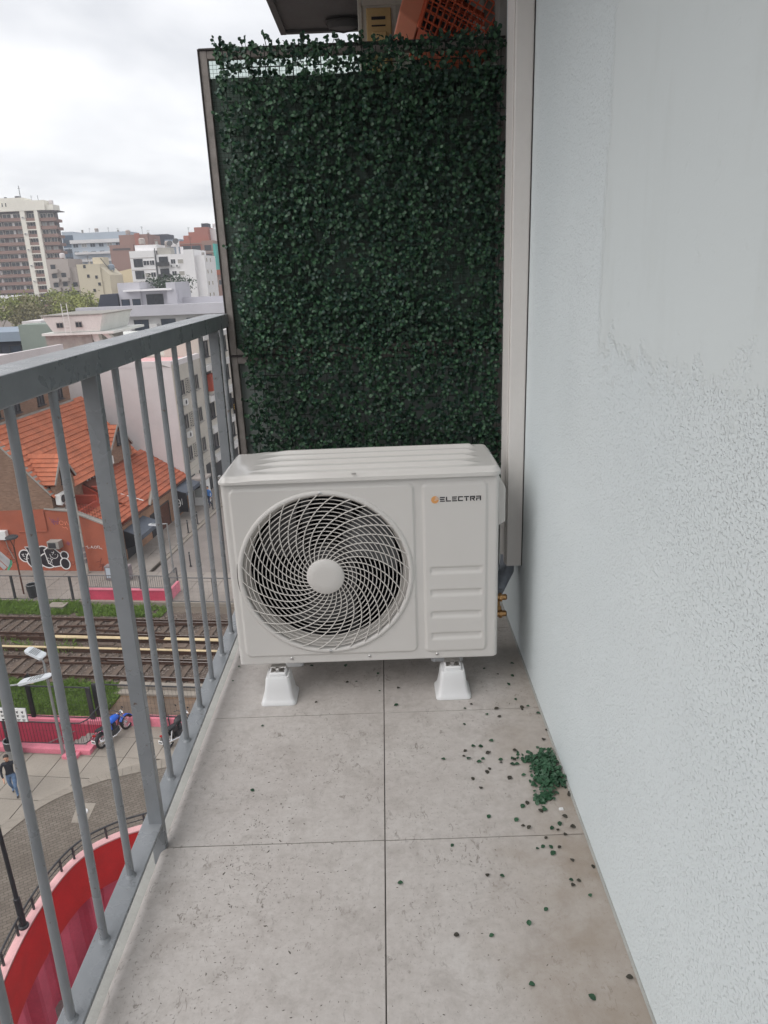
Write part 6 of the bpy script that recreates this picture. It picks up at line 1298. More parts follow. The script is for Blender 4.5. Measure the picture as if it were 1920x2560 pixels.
t.part('top_pane', MB().box(-0.5755, WX - .031, PY + .012, PY + .017, 1.097, 2.081), MT['glass'])
wires = MB()
for k in range(80): wires.beam((-0.574 + k * .0127, PY + .010, 1.098), (-0.574 + k * .0127, PY + .010, 2.08), 0.0009)
for k in range(77): wires.beam((-0.574, PY + .0105, 1.1 + k * .0127), (WX - .033, PY + .0105, 1.1 + k * .0127), 0.0009)
t.part('wire_glass_mesh', wires, MT['frame_dark'], kind='stuff')
t.part('latch', MB().box(-.535, -.515, PY - .008, PY - .0045, 1.075, 1.092).box(-.53, -.52, PY - .008, PY - .0045, 1.04, 1.055), MT['rust'])

t = Thing('artificial_hedge', 'dark green artificial boxwood hedge panel covering the partition', 'hedge', (0, PY - .05, 0.3))
HX0, HX1, HZ0, HZ1 = -0.536, 0.452, 0.30, 2.10
grid = MB()
nx, nz = 20, 34
for i in range(nx + 1): x = HX0 + .02 + (HX1 - HX0 - .03) * i / nx; grid.beam((x, PY - .022, HZ0), (x, PY - .022, HZ1 + rng.uniform(-.01, .015)), 0.0028)
for k in range(nz + 1): z = HZ0 + (HZ1 - HZ0) * k / nz; grid.beam((HX0, PY - .019, z), (HX1, PY - .019, z), 0.0028)
t.part('grid', grid, MT['twig'], kind='stuff')
def leaf_geo(c, d, n, L, w, fold=0.25, curl=0.15):
    """rounded boxwood leaf: base c, direction d, face normal n"""
    s_ = d.cross(n).normalized(); pts = []
    for (f, ww) in ((0, 0), (0.22, .62), (0.5, 1.0), (0.78, .82), (1.0, 0.12)):
        pts.append((f, ww))
    vs, fs = [], []
    for (f, ww) in pts:
        m = c + d * (L * f) - n * (curl * L * f * f); vs.append(m)
        vs.append(m + s_ * (w * ww) + n * (fold * w * ww)); vs.append(m - s_ * (w * ww) + n * (fold * w * ww))
    for i in range(len(pts) - 1):
        a, b = i * 3, (i + 1) * 3; fs += [(a, b, b + 1, a + 1), (a + 2, b + 2, b, a)]
    return vs, fs
hr_ = random.Random(11); leaves = []; stems = MB()
def density(x, z):
    q = mnoise.noise(Vector((x * 4.2, z * 4.2, 3.1))) * 0.5 + mnoise.noise(Vector((x * 11, z * 11, 7))) * 0.35
    d = 1.12 + q * 0.95
    d -= 0.75 * math.exp(-((x + 0.055) / 0.032) ** 2 - ((z - 1.62) / 0.16) ** 2)           # torn seam
    d -= 0.55 * math.exp(-((x - 0.30) / 0.13) ** 2 - ((z - 1.50) / 0.36) ** 2)             # worn right side
    d -= 0.45 * math.exp(-((x + 0.22) / 0.2) ** 2 - ((z - 1.38) / 0.06) ** 2)
    if z > 2.02 and z < 2.07: d -= 0.35
    if x < HX0 + 0.07: d -= 0.9 * max(0, mnoise.noise(Vector((0, z * 7, 1)))) * (1 + (HX0 + .07 - x) * 9)
    return d
SX = 0.0155
ni, nk = int((HX1 - HX0) / SX) + 1, int((HZ1 - HZ0) / SX) + 1
for i in range(ni):
    for k in range(nk):
        x, z = HX0 + i * SX + hr_.uniform(-.01, .01), HZ0 + k * SX + hr_.uniform(-.01, .01)
        if hr_.random() > density(x, z): continue
        x = min(max(x, HX0 + .004), HX1 - .006)
        dep = hr_.uniform(.02, .065); base = Vector((x, PY - .022, z)); tip = base + Vector((hr_.gauss(0, .012), -dep, hr_.gauss(.006, .012)))
        stems.beam(base, tip, 0.0016)
        for q in range(hr_.choice((3, 4, 4, 5))):
            f = hr_.uniform(.35, 1.0); c = base.lerp(tip, f)
            a = hr_.uniform(0, 6.283); d = Vector((math.cos(a), -hr_.uniform(.1, .9), math.sin(a) + .15)).normalized()
            n = Vector((hr_.gauss(0, .55), -1, hr_.gauss(.35, .5))); n = (n - d * n.dot(d)).normalized()
            L = hr_.uniform(.0105, .0170)
            leaves.append((c, d, n, L, L * hr_.uniform(.38, .5)))
for (x, hgt) in ((-.52, .05), (-.49, .03), (-.44, .045), (-.36, .065), (-.345, .05), (-.25, .05), (-.235, .055), (-.21, .045), (-.06, .04), (-.03, .05), (0.0, .035), (.06, .03), (.25, .035), (.30, .04), (.36, .045), (.42, .06), (.44, .05), (.40, .04)):     # sprigs above the frame
    base = Vector((x, PY - .024, 2.085)); tip = base + Vector((hr_.uniform(-.015, .015), hr_.uniform(-.02, .0), hgt)); stems.beam(base, tip, .002)
    for q in range(4): d = Vector((hr_.gauss(0, .6), hr_.gauss(0, .3), 1)).normalized(); n = Vector((hr_.gauss(0, .3), -1, .1)); n = (n - d * n.dot(d)).normalized(); leaves.append((base.lerp(tip, .6 + .1 * q), d, n, .0135, .006))
t.part('stems', stems, MT['twig'], kind='stuff')
leaves.sort(key=lambda q: (q[0] + q[1] * q[3]).y)
for q in leaves[:290]:
    vs, fs = leaf_geo(*q); t.part('leaf', MB().add([tuple(v_) for v_ in vs], fs), MT['leaf'], smooth=60)
rest = MB()
for k, q in enumerate(leaves[290:]):
    vs, fs = leaf_geo(*q); rest.add([tuple(v_) for v_ in vs], fs, 1 if hr_.random() < .4 else 0)
t.part('foliage', rest, [MT['leaf'], MT['leaf_b']], smooth=60, kind='stuff')

# ---------------------------------------------------------------- cable duct on the wall
t = Thing('cable_duct', 'beige plastic cable duct running down the wall corner', 'duct', (.437, 2.43, .345))
t.part('trunk', MB().box(.409, WX - .002, 2.36, 2.50, .345, 2.549), MT['duct'], bevel=.003); t.part('cover_strip', MB().box(.4055, .4085, 2.372, 2.488, .346, 2.549), MT['duct'], bevel=.001)
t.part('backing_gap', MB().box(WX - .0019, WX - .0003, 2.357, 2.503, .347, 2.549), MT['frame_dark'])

# ---------------------------------------------------------------- air conditioner
AX0, AX1, AY0, AY1, AZ0, AZ1 = -0.521, 0.341, 2.112, 2.41, 0.131, 0.757
FCX, FCZ, FR = -0.212, 0.448, 0.282
t = Thing('air_conditioner', 'large white outdoor air conditioner unit with round fan grille', 'air conditioner', (-.09, 2.26, 0))
def rr(x, z, x0, x1, z0, z1, r):           # signed distance to a rounded rectangle (negative inside)
    cx, cz = (x0 + x1) / 2, (z0 + z1) / 2; dx, dz = abs(x - cx) - ((x1 - x0) / 2 - r), abs(z - cz) - ((z1 - z0) / 2 - r)
    return math.hypot(max(dx, 0), max(dz, 0)) + min(max(dx, dz), 0) - r
def ss(a, b, x): q = min(max((x - a) / (b - a), 0), 1); return q * q * (3 - 2 * q)
PL = (-0.497, 0.078, 0.156, 0.742, 0.022); PRr = (0.1, 0.306, 0.152, 0.740, 0.018)
GRV = [(.124, .286, .433, .459), (.124, .286, .355, .381), (.124, .286, .277, .303), (.124, .286, .199, .225)]
def front_y(x, z):
    h = 0.006 * (1 - ss(-0.007, 0.0, rr(x, z, *PL))) + 0.0055 * (1 - ss(-0.009, 0.0, rr(x, z, *PRr)))
    for (a, b, c0, c1) in GRV:
        if a - .02 < x < b + .02 and c0 - .02 < z < c1 + .02:
            inx = ss(a - .004, a + .004, x) * (1 - ss(b - .004, b + .004, x)); fz = ss(c1, c1 - .004, z) if z > (c0 + c1) / 2 else 1.0
            prof = ss(c1 + .001, c1 - .004, z) * ss(c0 - .001, c0 + .013, z); h -= 0.0045 * inx * prof
    e = min(x - AX0, AX1 - x); 
    if e < .014: h -= .014 - math.sqrt(max(0, .014 ** 2 - (.014 - e) ** 2))
    return AY0 - h
st = .0032; nx = int((AX1 - AX0) / st); nz = int((AZ1 - AZ0) / st); mb = MB(); idx = {}
def gp(i, k):
    if (i, k) not in idx:
        x = AX0 + (AX1 - AX0) * i / nx; z = AZ0 + (AZ1 - AZ0) * k / nz; idx[(i, k)] = len(mb.v); mb.v.append((x, front_y(x, z), z))
    return idx[(i, k)]
for i in range(nx):
    for k in range(nz):
        x = AX0 + (AX1 - AX0) * (i + .5) / nx; z = AZ0 + (AZ1 - AZ0) * (k + .5) / nz
        if math.hypot(x - FCX, z - FCZ) < FR - .008: continue
        mb.f.append((gp(i, k), gp(i + 1, k), gp(i + 1, k + 1), gp(i, k + 1))); mb.m.append(0)
t.part('front_panel', mb, MT['ac'], smooth=70)
mb = MB(); yb = AY0 + .0138
mb.add([(AX0, yb, AZ0), (AX0, AY1, AZ0), (AX0, AY1, AZ1), (AX0, yb, AZ1)], [(0, 1, 2, 3)]).add([(AX1, yb, AZ0), (AX1, AY1, AZ0), (AX1, AY1, AZ1), (AX1, yb, AZ1)], [(3, 2, 1, 0)]).add([(AX0, AY1, AZ0), (AX1, AY1, AZ0), (AX1, AY1, AZ1), (AX0, AY1, AZ1)], [(0, 1, 2, 3)]).add([(AX0, yb, AZ0 + .001), (AX1, yb, AZ0 + .001), (AX1, AY1, AZ0 + .001), (AX0, AY1, AZ0 + .001)], [(0, 1, 2, 3)]).add([(AX0, yb, AZ1 - .001), (AX1, yb, AZ1 - .001), (AX1, AY1, AZ1 - .001), (AX0, AY1, AZ1 - .001)], [(3, 2, 1, 0)])
t.part('casing', mb, MT['ac']); t.part('base_flange', MB().box(AX0 + .004, AX1 - .012, AY0 + .002, AY1 - .004, AZ0 - .004, AZ0 - .0005), MT['ac'], bevel=.001)
t.part('corner_post', MB().box(AX1 + .0005, AX1 + .003, AY0 + .03, AY0 + .2, AZ0 + .035, AZ1 - .17), MT['ac'])
# top cover with pressed ridges
LX0, LX1, LY0, LY1, LZ = -0.527, 0.346, 2.099, 2.418, 0.786
def lid_z(x, y):
    d = -rr(x, y, LX0, LX1, LY0, LY1, .03); z = LZ - .016 * (1 - ss(0, .02, d)) ** 2
    for k, yc in enumerate((2.158, 2.232, 2.306, 2.372)):
        wdt = .016; a = ss(LX0 + .085, LX0 + .20, x) * (1 - ss(LX1 - .13 + .02 * k, LX1 - .05, x)); z += .010 * a * (1 - ss(.25, 1.0, abs(y - yc) / wdt))
    z += -.004 * (1 - ss(LX0 + .05, LX0 + .12, x))
    return z
mb = MB(); nx2, ny2 = 180, 84
for i in range(nx2 + 1):
    for k in range(ny2 + 1):
        x, y = LX0 + (LX1 - LX0) * i / nx2, LY0 + (LY1 - LY0) * k / ny2; cx = min(max(x, LX0 + .03), LX1 - .03); cy = min(max(y, LY0 + .03), LY1 - .03)
        v_ = Vector((x - cx, y - cy)); m_ = max(abs(v_.x), abs(v_.y))
        if m_ > 1e-6 and v_.length > m_: v_ = v_ * (m_ / v_.length)            # round the plan corners
        mb.v.append((cx + v_.x, cy + v_.y, lid_z(cx + v_.x, cy + v_.y)))
for i in range(nx2):
    for k in range(ny2): a = i * (ny2 + 1) + k; mb.f.append((a, a + ny2 + 1, a + ny2 + 2, a + 1)); mb.m.append(0)
ring = [0 * (ny2 + 1) + k for k in range(ny2 + 1)] + [i * (ny2 + 1) + ny2 for i in range(1, nx2 + 1)] + [nx2 * (ny2 + 1) + k for k in range(ny2 - 1, -1, -1)] + [i * (ny2 + 1) for i in range(nx2 - 1, 0, -1)]
o_ = len(mb.v); mb.v += [(mb.v[q][0], mb.v[q][1], AZ1 + .0015) for q in ring]
for j in range(len(ring)): l = (j + 1) % len(ring); mb.f.append((ring[j], ring[l], o_ + l, o_ + j)); mb.m.append(0)
t.part('top_cover', mb, MT['ac_gloss'], smooth=50)
t.part('cover_clip', MB().box(-.112, -.098, 2.0965, 2.1, .779, .783), MT['steel']); t.part('cover_clip', MB().box(LX0 - .003, LX0 + .002, 2.14, 2.16, .768, .776), MT['steel'])
# fan opening
def ringxz(r, y, n=64): return [(FCX + r * math.cos(2 * math.pi * k / n), y, FCZ + r * math.sin(2 * math.pi * k / n)) for k in range(n)]
t.part('fan_ring', MB().loft([ringxz(FR - .016, AY0 + .012), ringxz(FR - .017, AY0 - .008), ringxz(FR - .011, AY0 - .012), ringxz(FR - .002, AY0 - .010), ringxz(FR, AY0 - .004), ringxz(FR + .001, AY0 + .003)], cap=False), MT['ac'], smooth=60)
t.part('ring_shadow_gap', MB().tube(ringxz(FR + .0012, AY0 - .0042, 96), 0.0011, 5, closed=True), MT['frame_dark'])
t.part('fan_shroud', MB().loft([ringxz(FR - .0165, AY0 + .011), ringxz(FR - .028, AY0 + .022), ringxz(FR - .034, AY0 + .05)], cap=False), MT['ac_wire'], smooth=60)
mb = MB().add([(AX0 + .01, AY1 - .03, AZ0 + .01), (.09, AY1 - .03, AZ0 + .01), (.09, AY1 - .03, AZ1 - .01), (AX0 + .01, AY1 - .03, AZ1 - .01)], [(0, 1, 2, 3)]).box(.092, .1, AY0 + .02, AY1 - .02, AZ0 + .01, AZ1 - .01)
mb.box(AX0 + .003, .091, AY0 + .02, AY1 - .031, AZ0 + .003, AZ0 + .009).box(AX0 + .003, .091, AY0 + .02, AY1 - .031, AZ1 - .009, AZ1 - .003).box(AX0 + .002, AX0 + .009, AY0 + .02, AY1 - .031, AZ0 + .0095, AZ1 - .0095)
t.part('inner_wall', mb, MT['ac_dark'])
fins = MB()
for k in range(62): fins.box(AX0 + .012, .088, AY1 - .052, AY1 - .031, AZ0 + .02 + k * .0096, AZ0 + .0225 + k * .0096)
t.part('coil_fins', fins, MT['fin'], kind='stuff')
t.part('motor_bracket', MB().box(FCX - .085, FCX - .06, AY0 + .17, AY0 + .19, AZ0 + .01, AZ1 - .01).box(FCX + .06, FCX + .085, AY0 + .17, AY0 + .19, AZ0 + .01, AZ1 - .01), MT['fan'])
fan = None
for b in range(3):                              # swept fan blades
    mb = MB(); th0 = rad(18 + 120 * b); nr, na = 10, 12
    for i in range(nr + 1):
        r_ = .05 + (.232 - .05) * i / nr; sw = rad(62) * (0.55 + 0.45 * i / nr); off = -rad(28) * (i / nr) ** 1.5
        for k in range(na + 1):
            f = k / na; a = th0 + off + sw * f; mb.v.append((FCX + r_ * math.cos(a), AY0 + .075 + .065 * f, FCZ + r_ * math.sin(a)))
    for i in range(nr):
        for k in range(na): a = i * (na + 1) + k; mb.f.append((a, a + 1, a + na + 2, a + na + 1)); mb.m.append(0)
    t.part('fan_blade', mb, MT['fan'], smooth=60)
t.part('fan_hub', MB().loft([ringxz(.055, AY0 + .06, 32), ringxz(.055, AY0 + .15, 32)]), MT['fan'], smooth=40)
# grille: rings and spiral spokes, each a wire
gr_ = None
for k in range(15):
    r_ = .0735 + k * .0129; yy = AY0 - .006 - .010 * (1 - (r_ / FR) ** 2)
    t.part('grille_ring', MB().tube(ringxz(r_, yy, 72), .0017, 5, closed=True), MT['ac_wire'], smooth=80)
NS = 16
for s_ in range(NS * 2):
    th = 2 * math.pi * s_ / (NS * 2); r0 = .056 if s_ % 2 == 0 else .056; pts = []
    for k in range(19):
        f = k / 18; r_ = r0 + (FR - .014 - r0) * f; a = th + rad(100) - rad(64) * (f ** 0.85); yy = AY0 - .0095 - .010 * (1 - (r_ / FR) ** 2)
        pts.append((FCX + r_ * math.cos(a), yy, FCZ + r_ * math.sin(a)))
    t.part('grille_spoke', MB().tube(pts, .0019, 5), MT['ac_wire'], smooth=80)
t.part('hub_cap', MB().loft([ringxz(.06, AY0 - .008, 48), ringxz(.06, AY0 - .022, 48), ringxz(.056, AY0 - .026, 48), ringxz(.03, AY0 - .0285, 48)]), MT['ac'], smooth=40)
def screw(x, z, y, r_=.0055):
    o = t.part('screw', MB().loft([[(x + q * math.cos(k * .5236), yy, z + q * math.sin(k * .5236)) for k in range(12)] for q, yy in ((r_, y), (r_, y - .002), (r_ * .7, y - .0035))]), MT['steel'], smooth=40)
    t.part('screw_slot', MB().box(x - r_ * .5, x + r_ * .5, y - .0038, y - .00352, z - .0006, z + .0006), MT['ink'], o)
for (x, z) in ((-.345, .147), (-.085, .1455), (.14, .144)): screw(x, z, AY0 - .0002)
screw(FCX, FCZ + FR - .0085, AY0 - .0115, .007); screw(FCX, FCZ - FR + .0085, AY0 - .0115, .007)
for (x, z) in ((.136, .705), (.268, .705)): t.part('logo_pin', MB().lathe([(.0018, 0), (.0015, .001)], (0, 0, 0), 8).rot(Matrix.Translation((x, AY0 - .0056, z)) @ Matrix.Rotation(rad(90), 4, 'X')), MT['foot'])
# maker's mark: orange disc with three flashes and the name in block capitals
yl = AY0 - .0062
lg = t.part('maker_disc', MB().prism([(.1405 + .0118 * math.cos(k * .1963), .6855 + .0118 * math.sin(k * .1963)) for k in range(32)], 1, yl, yl + .0005), MT['orange_print'])
fl_ = MB()
for k in range(3): z = .6865 + k * .0042 - .003; fl_.prism([(.139 + k * .0012, z - .001), (.1535, z + .0035), (.1535, z + .0052), (.139 + k * .0012, z + .0004)], 1, yl - .0006, yl - .0002)
t.part('maker_flash', fl_, MT['ac'], lg)
def letter(ch, x, z, w, h, mb):
    b = h * .25; B = lambda a, c, d, e: mb.box(x + a * w, x + c * w, yl, yl + .0005, z + d * h, z + e * h)
    q = .25
    if ch == 'E': B(0, 1, 0, .22); B(0, .9, .39, .61); B(0, 1, .78, 1)
    if ch == 'L': B(0, .24, .26, 1); B(0, 1, 0, .22)
    if ch == 'C': B(0, 1, .78, 1); B(0, 1, 0, .22); B(0, .24, .221, .74)
    if ch == 'T': B(0, 1, .78, 1); B(.36, .62, 0, .72)
    if ch == 'R': B(0, 1, .78, 1); B(0, .24, 0, .76); B(.32, .95, .42, .62); B(.72, .98, .621, .76); mb.prism([(x + .45 * w, z + .4 * h), (x + .72 * w, z + .4 * h), (x + w, z), (x + .72 * w, z)], 1, yl, yl + .0005)
    if ch == 'A': B(0, 1, .78, 1); B(0, .24, 0, .6); B(.24, .76, .4, .6); B(.76, 1, 0, .76)
x = .156; w_ = .0155
for ch in 'ELECTRA':
    mb = MB(); letter(ch, x, .6785, w_, .0155, mb); t.part('letter', mb, MT['ink']); x += .0186
# side cover, valves, cables
t.part('valve_cover', MB().prism([(AX1 + .0005, .565), (.370, .583), (.370, .695), (.362, .712), (.348, .726), (AX1 + .0005, .730)], 1, 2.17, 2.35), MT['ac'], bevel=.004, segs=3)
def valve(z, big):
    y = 2.27; rx = Matrix.Translation((AX1, y, z)) @ Matrix.Rotation(rad(90), 4, 'Y')
    o = t.part('valve', MB().lathe([(.012, 0), (.012, .028), (.016, .029), (.016, .038), (.011, .039), (.011, .052), (.007, .056)], (0, 0, 0), 8).rot(rx), MT['brass'], smooth=30)
    if big: t.part('valve_port', MB().lathe([(.009, 0), (.009, .022), (.013, .023), (.013, .036), (.006, .04)], (0, 0, 0), 8).rot(Matrix.Translation((AX1 + .022, y, z - .008)) @ Matrix.Rotation(rad(150), 4, 'X')), MT['brass'], o, smooth=30)
valve(.268, True); valve(.205, False)
t.part('valve_plate', MB().box(AX1 + .0002, AX1 + .0025, 2.23, 2.32, .17, .31), MT['steel'])
t.part('pipe_wrap', MB().tube([(.425, 2.43, .36), (.418, 2.41, .31), (.395, 2.36, .29), (.375, 2.3, .276)], [.026, .027, .022, .014], 10), MT['cable'], smooth=True); t.part('power_cable', MB().tube([(.37, 2.33, .5), (.36, 2.32, .42), (.372, 2.33, .36), (.372, 2.35, .33)], .008, 8), MT['rubber'], smooth=True)
t.part('power_cable', MB().tube([(.345, 2.2, .56), (.352, 2.25, .44), (.366, 2.3, .36), (.362, 2.33, .33)], .007, 8), MT['cable'], smooth=True)
# plastic feet with rail brackets and bolts
def rrect(cx, cy, hx, hy, r_, z, n=5):
    out = []
    for (sx, sy, a0) in ((1, 1, 0), (-1, 1, 90), (-1, -1, 180), (1, -1, 270)):
        for k in range(n): a = rad(a0 + 90 * k / (n - 1)); out.append((cx + sx * (hx - r_) + r_ * math.cos(a), cy + sy * (hy - r_) + r_ * math.sin(a), z))
    return out
def foot(cx, cy):
    o = t.part('foot', MB().loft([rrect(cx, cy, .059, .055, .014, 0.0005), rrect(cx, cy, .059, .055, .014, .006), rrect(cx, cy, .054, .05, .013, .013), rrect(cx, cy, .050, .046, .013, .022), rrect(cx, cy, .045, .041, .012, .05), rrect(cx, cy, .040, .036, .011, .088), rrect(cx, cy, .037, .033, .009, .094)]), MT['foot'], smooth=50)
    t.part('foot_cap', MB().loft([rrect(cx, cy, .029, .027, .006, .0942), rrect(cx, cy, .028, .026, .006, .104), rrect(cx, cy, .022, .02, .005, .108)]), MT['foot'], o, smooth=40)
    t.part('bracket', MB().add([(cx - .027, cy + .006, .1085), (cx + .027, cy + .006, .1085), (cx + .02, cy + .03, AZ0 - .0045), (cx - .02, cy + .03, AZ0 - .0045), (cx - .027, cy + .012, .1085), (cx + .027, cy + .012, .1085), (cx + .02, cy + .036, AZ0 - .0045), (cx - .02, cy + .036, AZ0 - .0045)], [(0, 1, 2, 3), (7, 6, 5, 4), (0, 4, 5, 1), (1, 5, 6, 2), (2, 6, 7, 3), (3, 7, 4, 0)]).box(cx - .022, cx + .022, cy - .02, cy + .012, .1081, .1084), MT['steel'], o)
    t.part('washer', MB().lathe([(.0135, 0), (.0135, .0015)], (cx, cy - .008, .1086), 16), MT['steel'], o); t.part('bolt', MB().lathe([(.0085, 0), (.0085, .006), (.007, .0075)], (cx, cy - .008, .1102), 6), MT['steel'], o)
for cx in (-.395, .190):
    for cy in (2.112, 2.36): foot(cx, cy)

# ---------------------------------------------------------------- next balcony, above the screen
t = Thing('old_air_conditioner', 'old white air conditioner with yellowed panel hung beyond the hedge', 'air conditioner', (.05, 3.6, 1.95))
t.part('case', MB().box(-.053, .185, 3.6, 4.2, 1.95, 2.47), MT['cream_ac'], bevel=.01); t.part('edge_trim', MB().box(-.058, -.04, 3.592, 3.6, 1.95, 2.47).box(-.0399, .19, 3.592, 3.5999, 2.44, 2.47), MT['cream_ac'], bevel=.003)
t.part('yellow_panel', MB().box(-.022, .085, 3.588, 3.5995, 2.02, 2.43), MT['yellowed'], bevel=.004, label='yellowed plastic side panel'); t.part('handle', MB().box(.0, .065, 3.576, 3.5875, 2.1, 2.34), MT['yellowed'], bevel=.012, segs=3)
t.part('slot', MB().box(.0, .06, 3.584, 3.5879, 2.385, 2.396).box(.0, .06, 3.584, 3.5879, 2.36, 2.365), MT['ink']); t.part('rating_label', MB().box(.105, .155, 3.597, 3.5995, 2.36, 2.44), MT['shutter']); t.part('bracket', MB().box(.0, .46, 3.7, 3.74, 1.91, 1.949).box(.0, .46, 4.06, 4.1, 1.91, 1.949), MT['rust'])
t = Thing('dark_back_panels', 'dark grey panels added as the dark back of the next balcony', 'cabinet', (.3, 3.95, 0)); t.part('body', MB().box(.17, .45, 3.95, 4.25, -.05, 2.535), MT['cabinet']); t.part('door', MB().box(.175, .305, 3.93, 3.949, .05, 2.5), MT['cabinet'], bevel=.003); t.part('door', MB().box(.312, .445, 3.93, 3.949, .05, 2.5), MT['cabinet'], bevel=.003)  # panels added to stand for the dark background behind the basket
# laundry basket: solid end strip, rims, lattice sides
t = Thing('laundry_basket', 'tilted orange plastic laundry basket above the hedge', 'basket', (.27, 3.12, 2.05))
bas = Matrix.Translation((.335, 3.18, 2.25)) @ Matrix.Rotation(rad(28), 4, 'Y') @ Matrix.Rotation(rad(-14), 4, 'X')
w0, d0, w1, d1, hh = .12, .10, .165, .14, .30
def bp(sx, sy, f): return Vector((sx * (w0 + (w1 - w0) * f), sy * (d0 + (d1 - d0) * f), -hh / 2 + hh * f))
rim = MB().tube([bp(*q, 1.0) for q in ((-1, -1), (1, -1), (1, 1), (-1, 1))], .011, 8, closed=True).tube([bp(*q, .9) for q in ((-1, -1), (1, -1), (1, 1), (-1, 1))], .006, 6, closed=True).rot(bas); t.part('rim', rim, MT['orange_plastic'], smooth=True)
for q in ((-1, -1), (1, -1), (-1, 1), (1, 1)): t.part('corner_rib', MB().tube([bp(*q, 0), bp(*q, 1)], .008, 6).rot(bas), MT['orange_plastic'], smooth=True)
lat = MB()
for sy in (-1, 1):
    for k in range(1, 11): lat.beam(bp(-1 + k * .18, sy, 0), bp(-1 + k * .18, sy, .98), .005, .004)
    for k in range(1, 9): lat.beam(bp(-1, sy, k * .11), bp(1, sy, k * .11), .005, .004)
for k in range(1, 9): lat.beam(bp(1, -1 + k * .22, 0), bp(1, -1 + k * .22, .98), .005, .004).beam(bp(1, -1, k * .11), bp(1, 1, k * .11), .005, .004)
t.part('lattice', lat.rot(bas), MT['orange_plastic'])
t.part('end_panel', MB().add([bp(-1, -1, .02) + Vector((-.004, 0, 0)), bp(-1, 1, .02) + Vector((-.004, 0, 0)), bp(-1, 1, .98) + Vector((-.004, 0, 0)), bp(-1, -1, .98) + Vector((-.004, 0, 0)), bp(-1, -1, .02) + Vector((-.085, -.02, 0)), bp(-1, 1, .02) + Vector((-.085, .0, 0)), bp(-1, 1, .98) + Vector((-.085, 0, 0)), bp(-1, -1, .98) + Vector((-.085, -.02, 0))], [(0, 1, 2, 3), (7, 6, 5, 4), (0, 4, 5, 1), (1, 5, 6, 2), (2, 6, 7, 3), (3, 7, 4, 0)]).rot(bas), MT['peach_plastic'], bevel=.006, label='faded solid end panel with a sticker')
t.part('sticker', MB().add([bp(-1, -1, .62) + Vector((-.07, -.022, 0)), bp(-1, -1, .62) + Vector((-.03, -.0145, 0)), bp(-1, -1, .76) + Vector((-.03, -.0145, 0)), bp(-1, -1, .76) + Vector((-.07, -.022, 0))], [(0, 1, 2, 3)]).rot(bas), MT['sticker'])
t.part('base', MB().add([bp(-1, -1, 0), bp(1, -1, 0), bp(1, 1, 0), bp(-1, 1, 0)], [(0, 1, 2, 3)]).rot(bas), MT['orange_plastic']); t.part('sticker', MB().add([bp(.1, -1, .8) + Vector((0, -.006, 0)), bp(.5, -1, .8) + Vector((0, -.006, 0)), bp(.5, -1, 1.0) + Vector((0, -.006, 0)), bp(.1, -1, 1.0) + Vector((0, -.006, 0))], [(0, 1, 2, 3)]).rot(bas), MT['sticker'])
t = Thing('wall_shelf', 'small shelf under the orange basket behind the hedge', 'shelf', (.3, 3.15, 1.98)); t.part('board', MB().box(.05, .451, 2.99, 3.35, 1.98, 2.0), MT['cabinet']); t.part('bracket', MB().box(.1, .451, 3.1, 3.12, 1.9, 1.979).box(.1, .451, 3.28, 3.3, 1.9, 1.979), MT['steel'])
# ---------------------------------------------------------------- fallen leaves on the tiles
FX = [(0.383, 2.146), (0.413, 2.270), (0.401, 2.195), (0.322, 2.246), (0.359, 2.200), (0.391, 2.052), (0.215, 2.004), (0.238, 2.027), (0.330, 1.999), (0.408, 2.007), (0.429, 2.001), (0.405, 1.982), (0.328, 1.947), (0.289, 1.962), (0.204, 1.920), (0.443, 1.963), (0.458, 1.873), (0.436, 1.821), (0.285, 1.825), (0.218, 1.804), (0.238, 1.804), (0.202, 1.792), (0.271, 1.777), (0.186, 1.762), (0.199, 1.746), (0.250, 1.745), (0.239, 1.734), (0.336, 1.780), (0.351, 1.778), (0.325, 1.741), (0.337, 1.734), (0.318, 1.721), (0.346, 1.719), (0.298, 1.726), (0.302, 1.742), (0.256, 1.710), (0.247, 1.698), (0.134, 1.748), (0.204, 1.671), (0.313, 1.669), (0.222, 1.619), (0.328, 1.556), (0.338, 1.569), (0.361, 1.536), (0.386, 1.534), (0.417, 1.510), (0.406, 1.490), (0.232, 1.522), (0.303, 1.507), (0.316, 1.478), (0.330, 1.479), (0.378, 1.469), (0.394, 1.457), (0.387, 1.472), (0.428, 1.470), (0.406, 1.441), (0.364, 1.440), (0.352, 1.411), (0.363, 1.412), (0.391, 1.408), (0.373, 1.391), (0.328, 1.400), (0.128, 1.426), (0.197, 1.320), (0.226, 1.324), (0.384, 1.305), (0.401, 1.302), (0.386, 1.285), (0.450, 1.347), (0.408, 1.356), (0.422, 1.254), (0.319, 1.230), (0.270, 1.200), (0.190, 1.166), (0.116, 1.167), (0.241, 1.050), (0.353, 1.026), (0.458, 1.056), (-0.001, 1.311), (0.451, 1.591), (0.461, 1.590), (0.459, 1.609), (-0.609, 2.387), (-0.579, 2.314), (-0.599, 2.218), (-0.314, 2.304), (-0.179, 2.308), (-0.060, 2.242), (-0.057, 2.121), (-0.166, 2.183), (-0.143, 2.186), (-0.266, 2.073), (-0.427, 1.946), (-0.419, 1.650), (0.003, 2.133), (0.005, 2.040)]
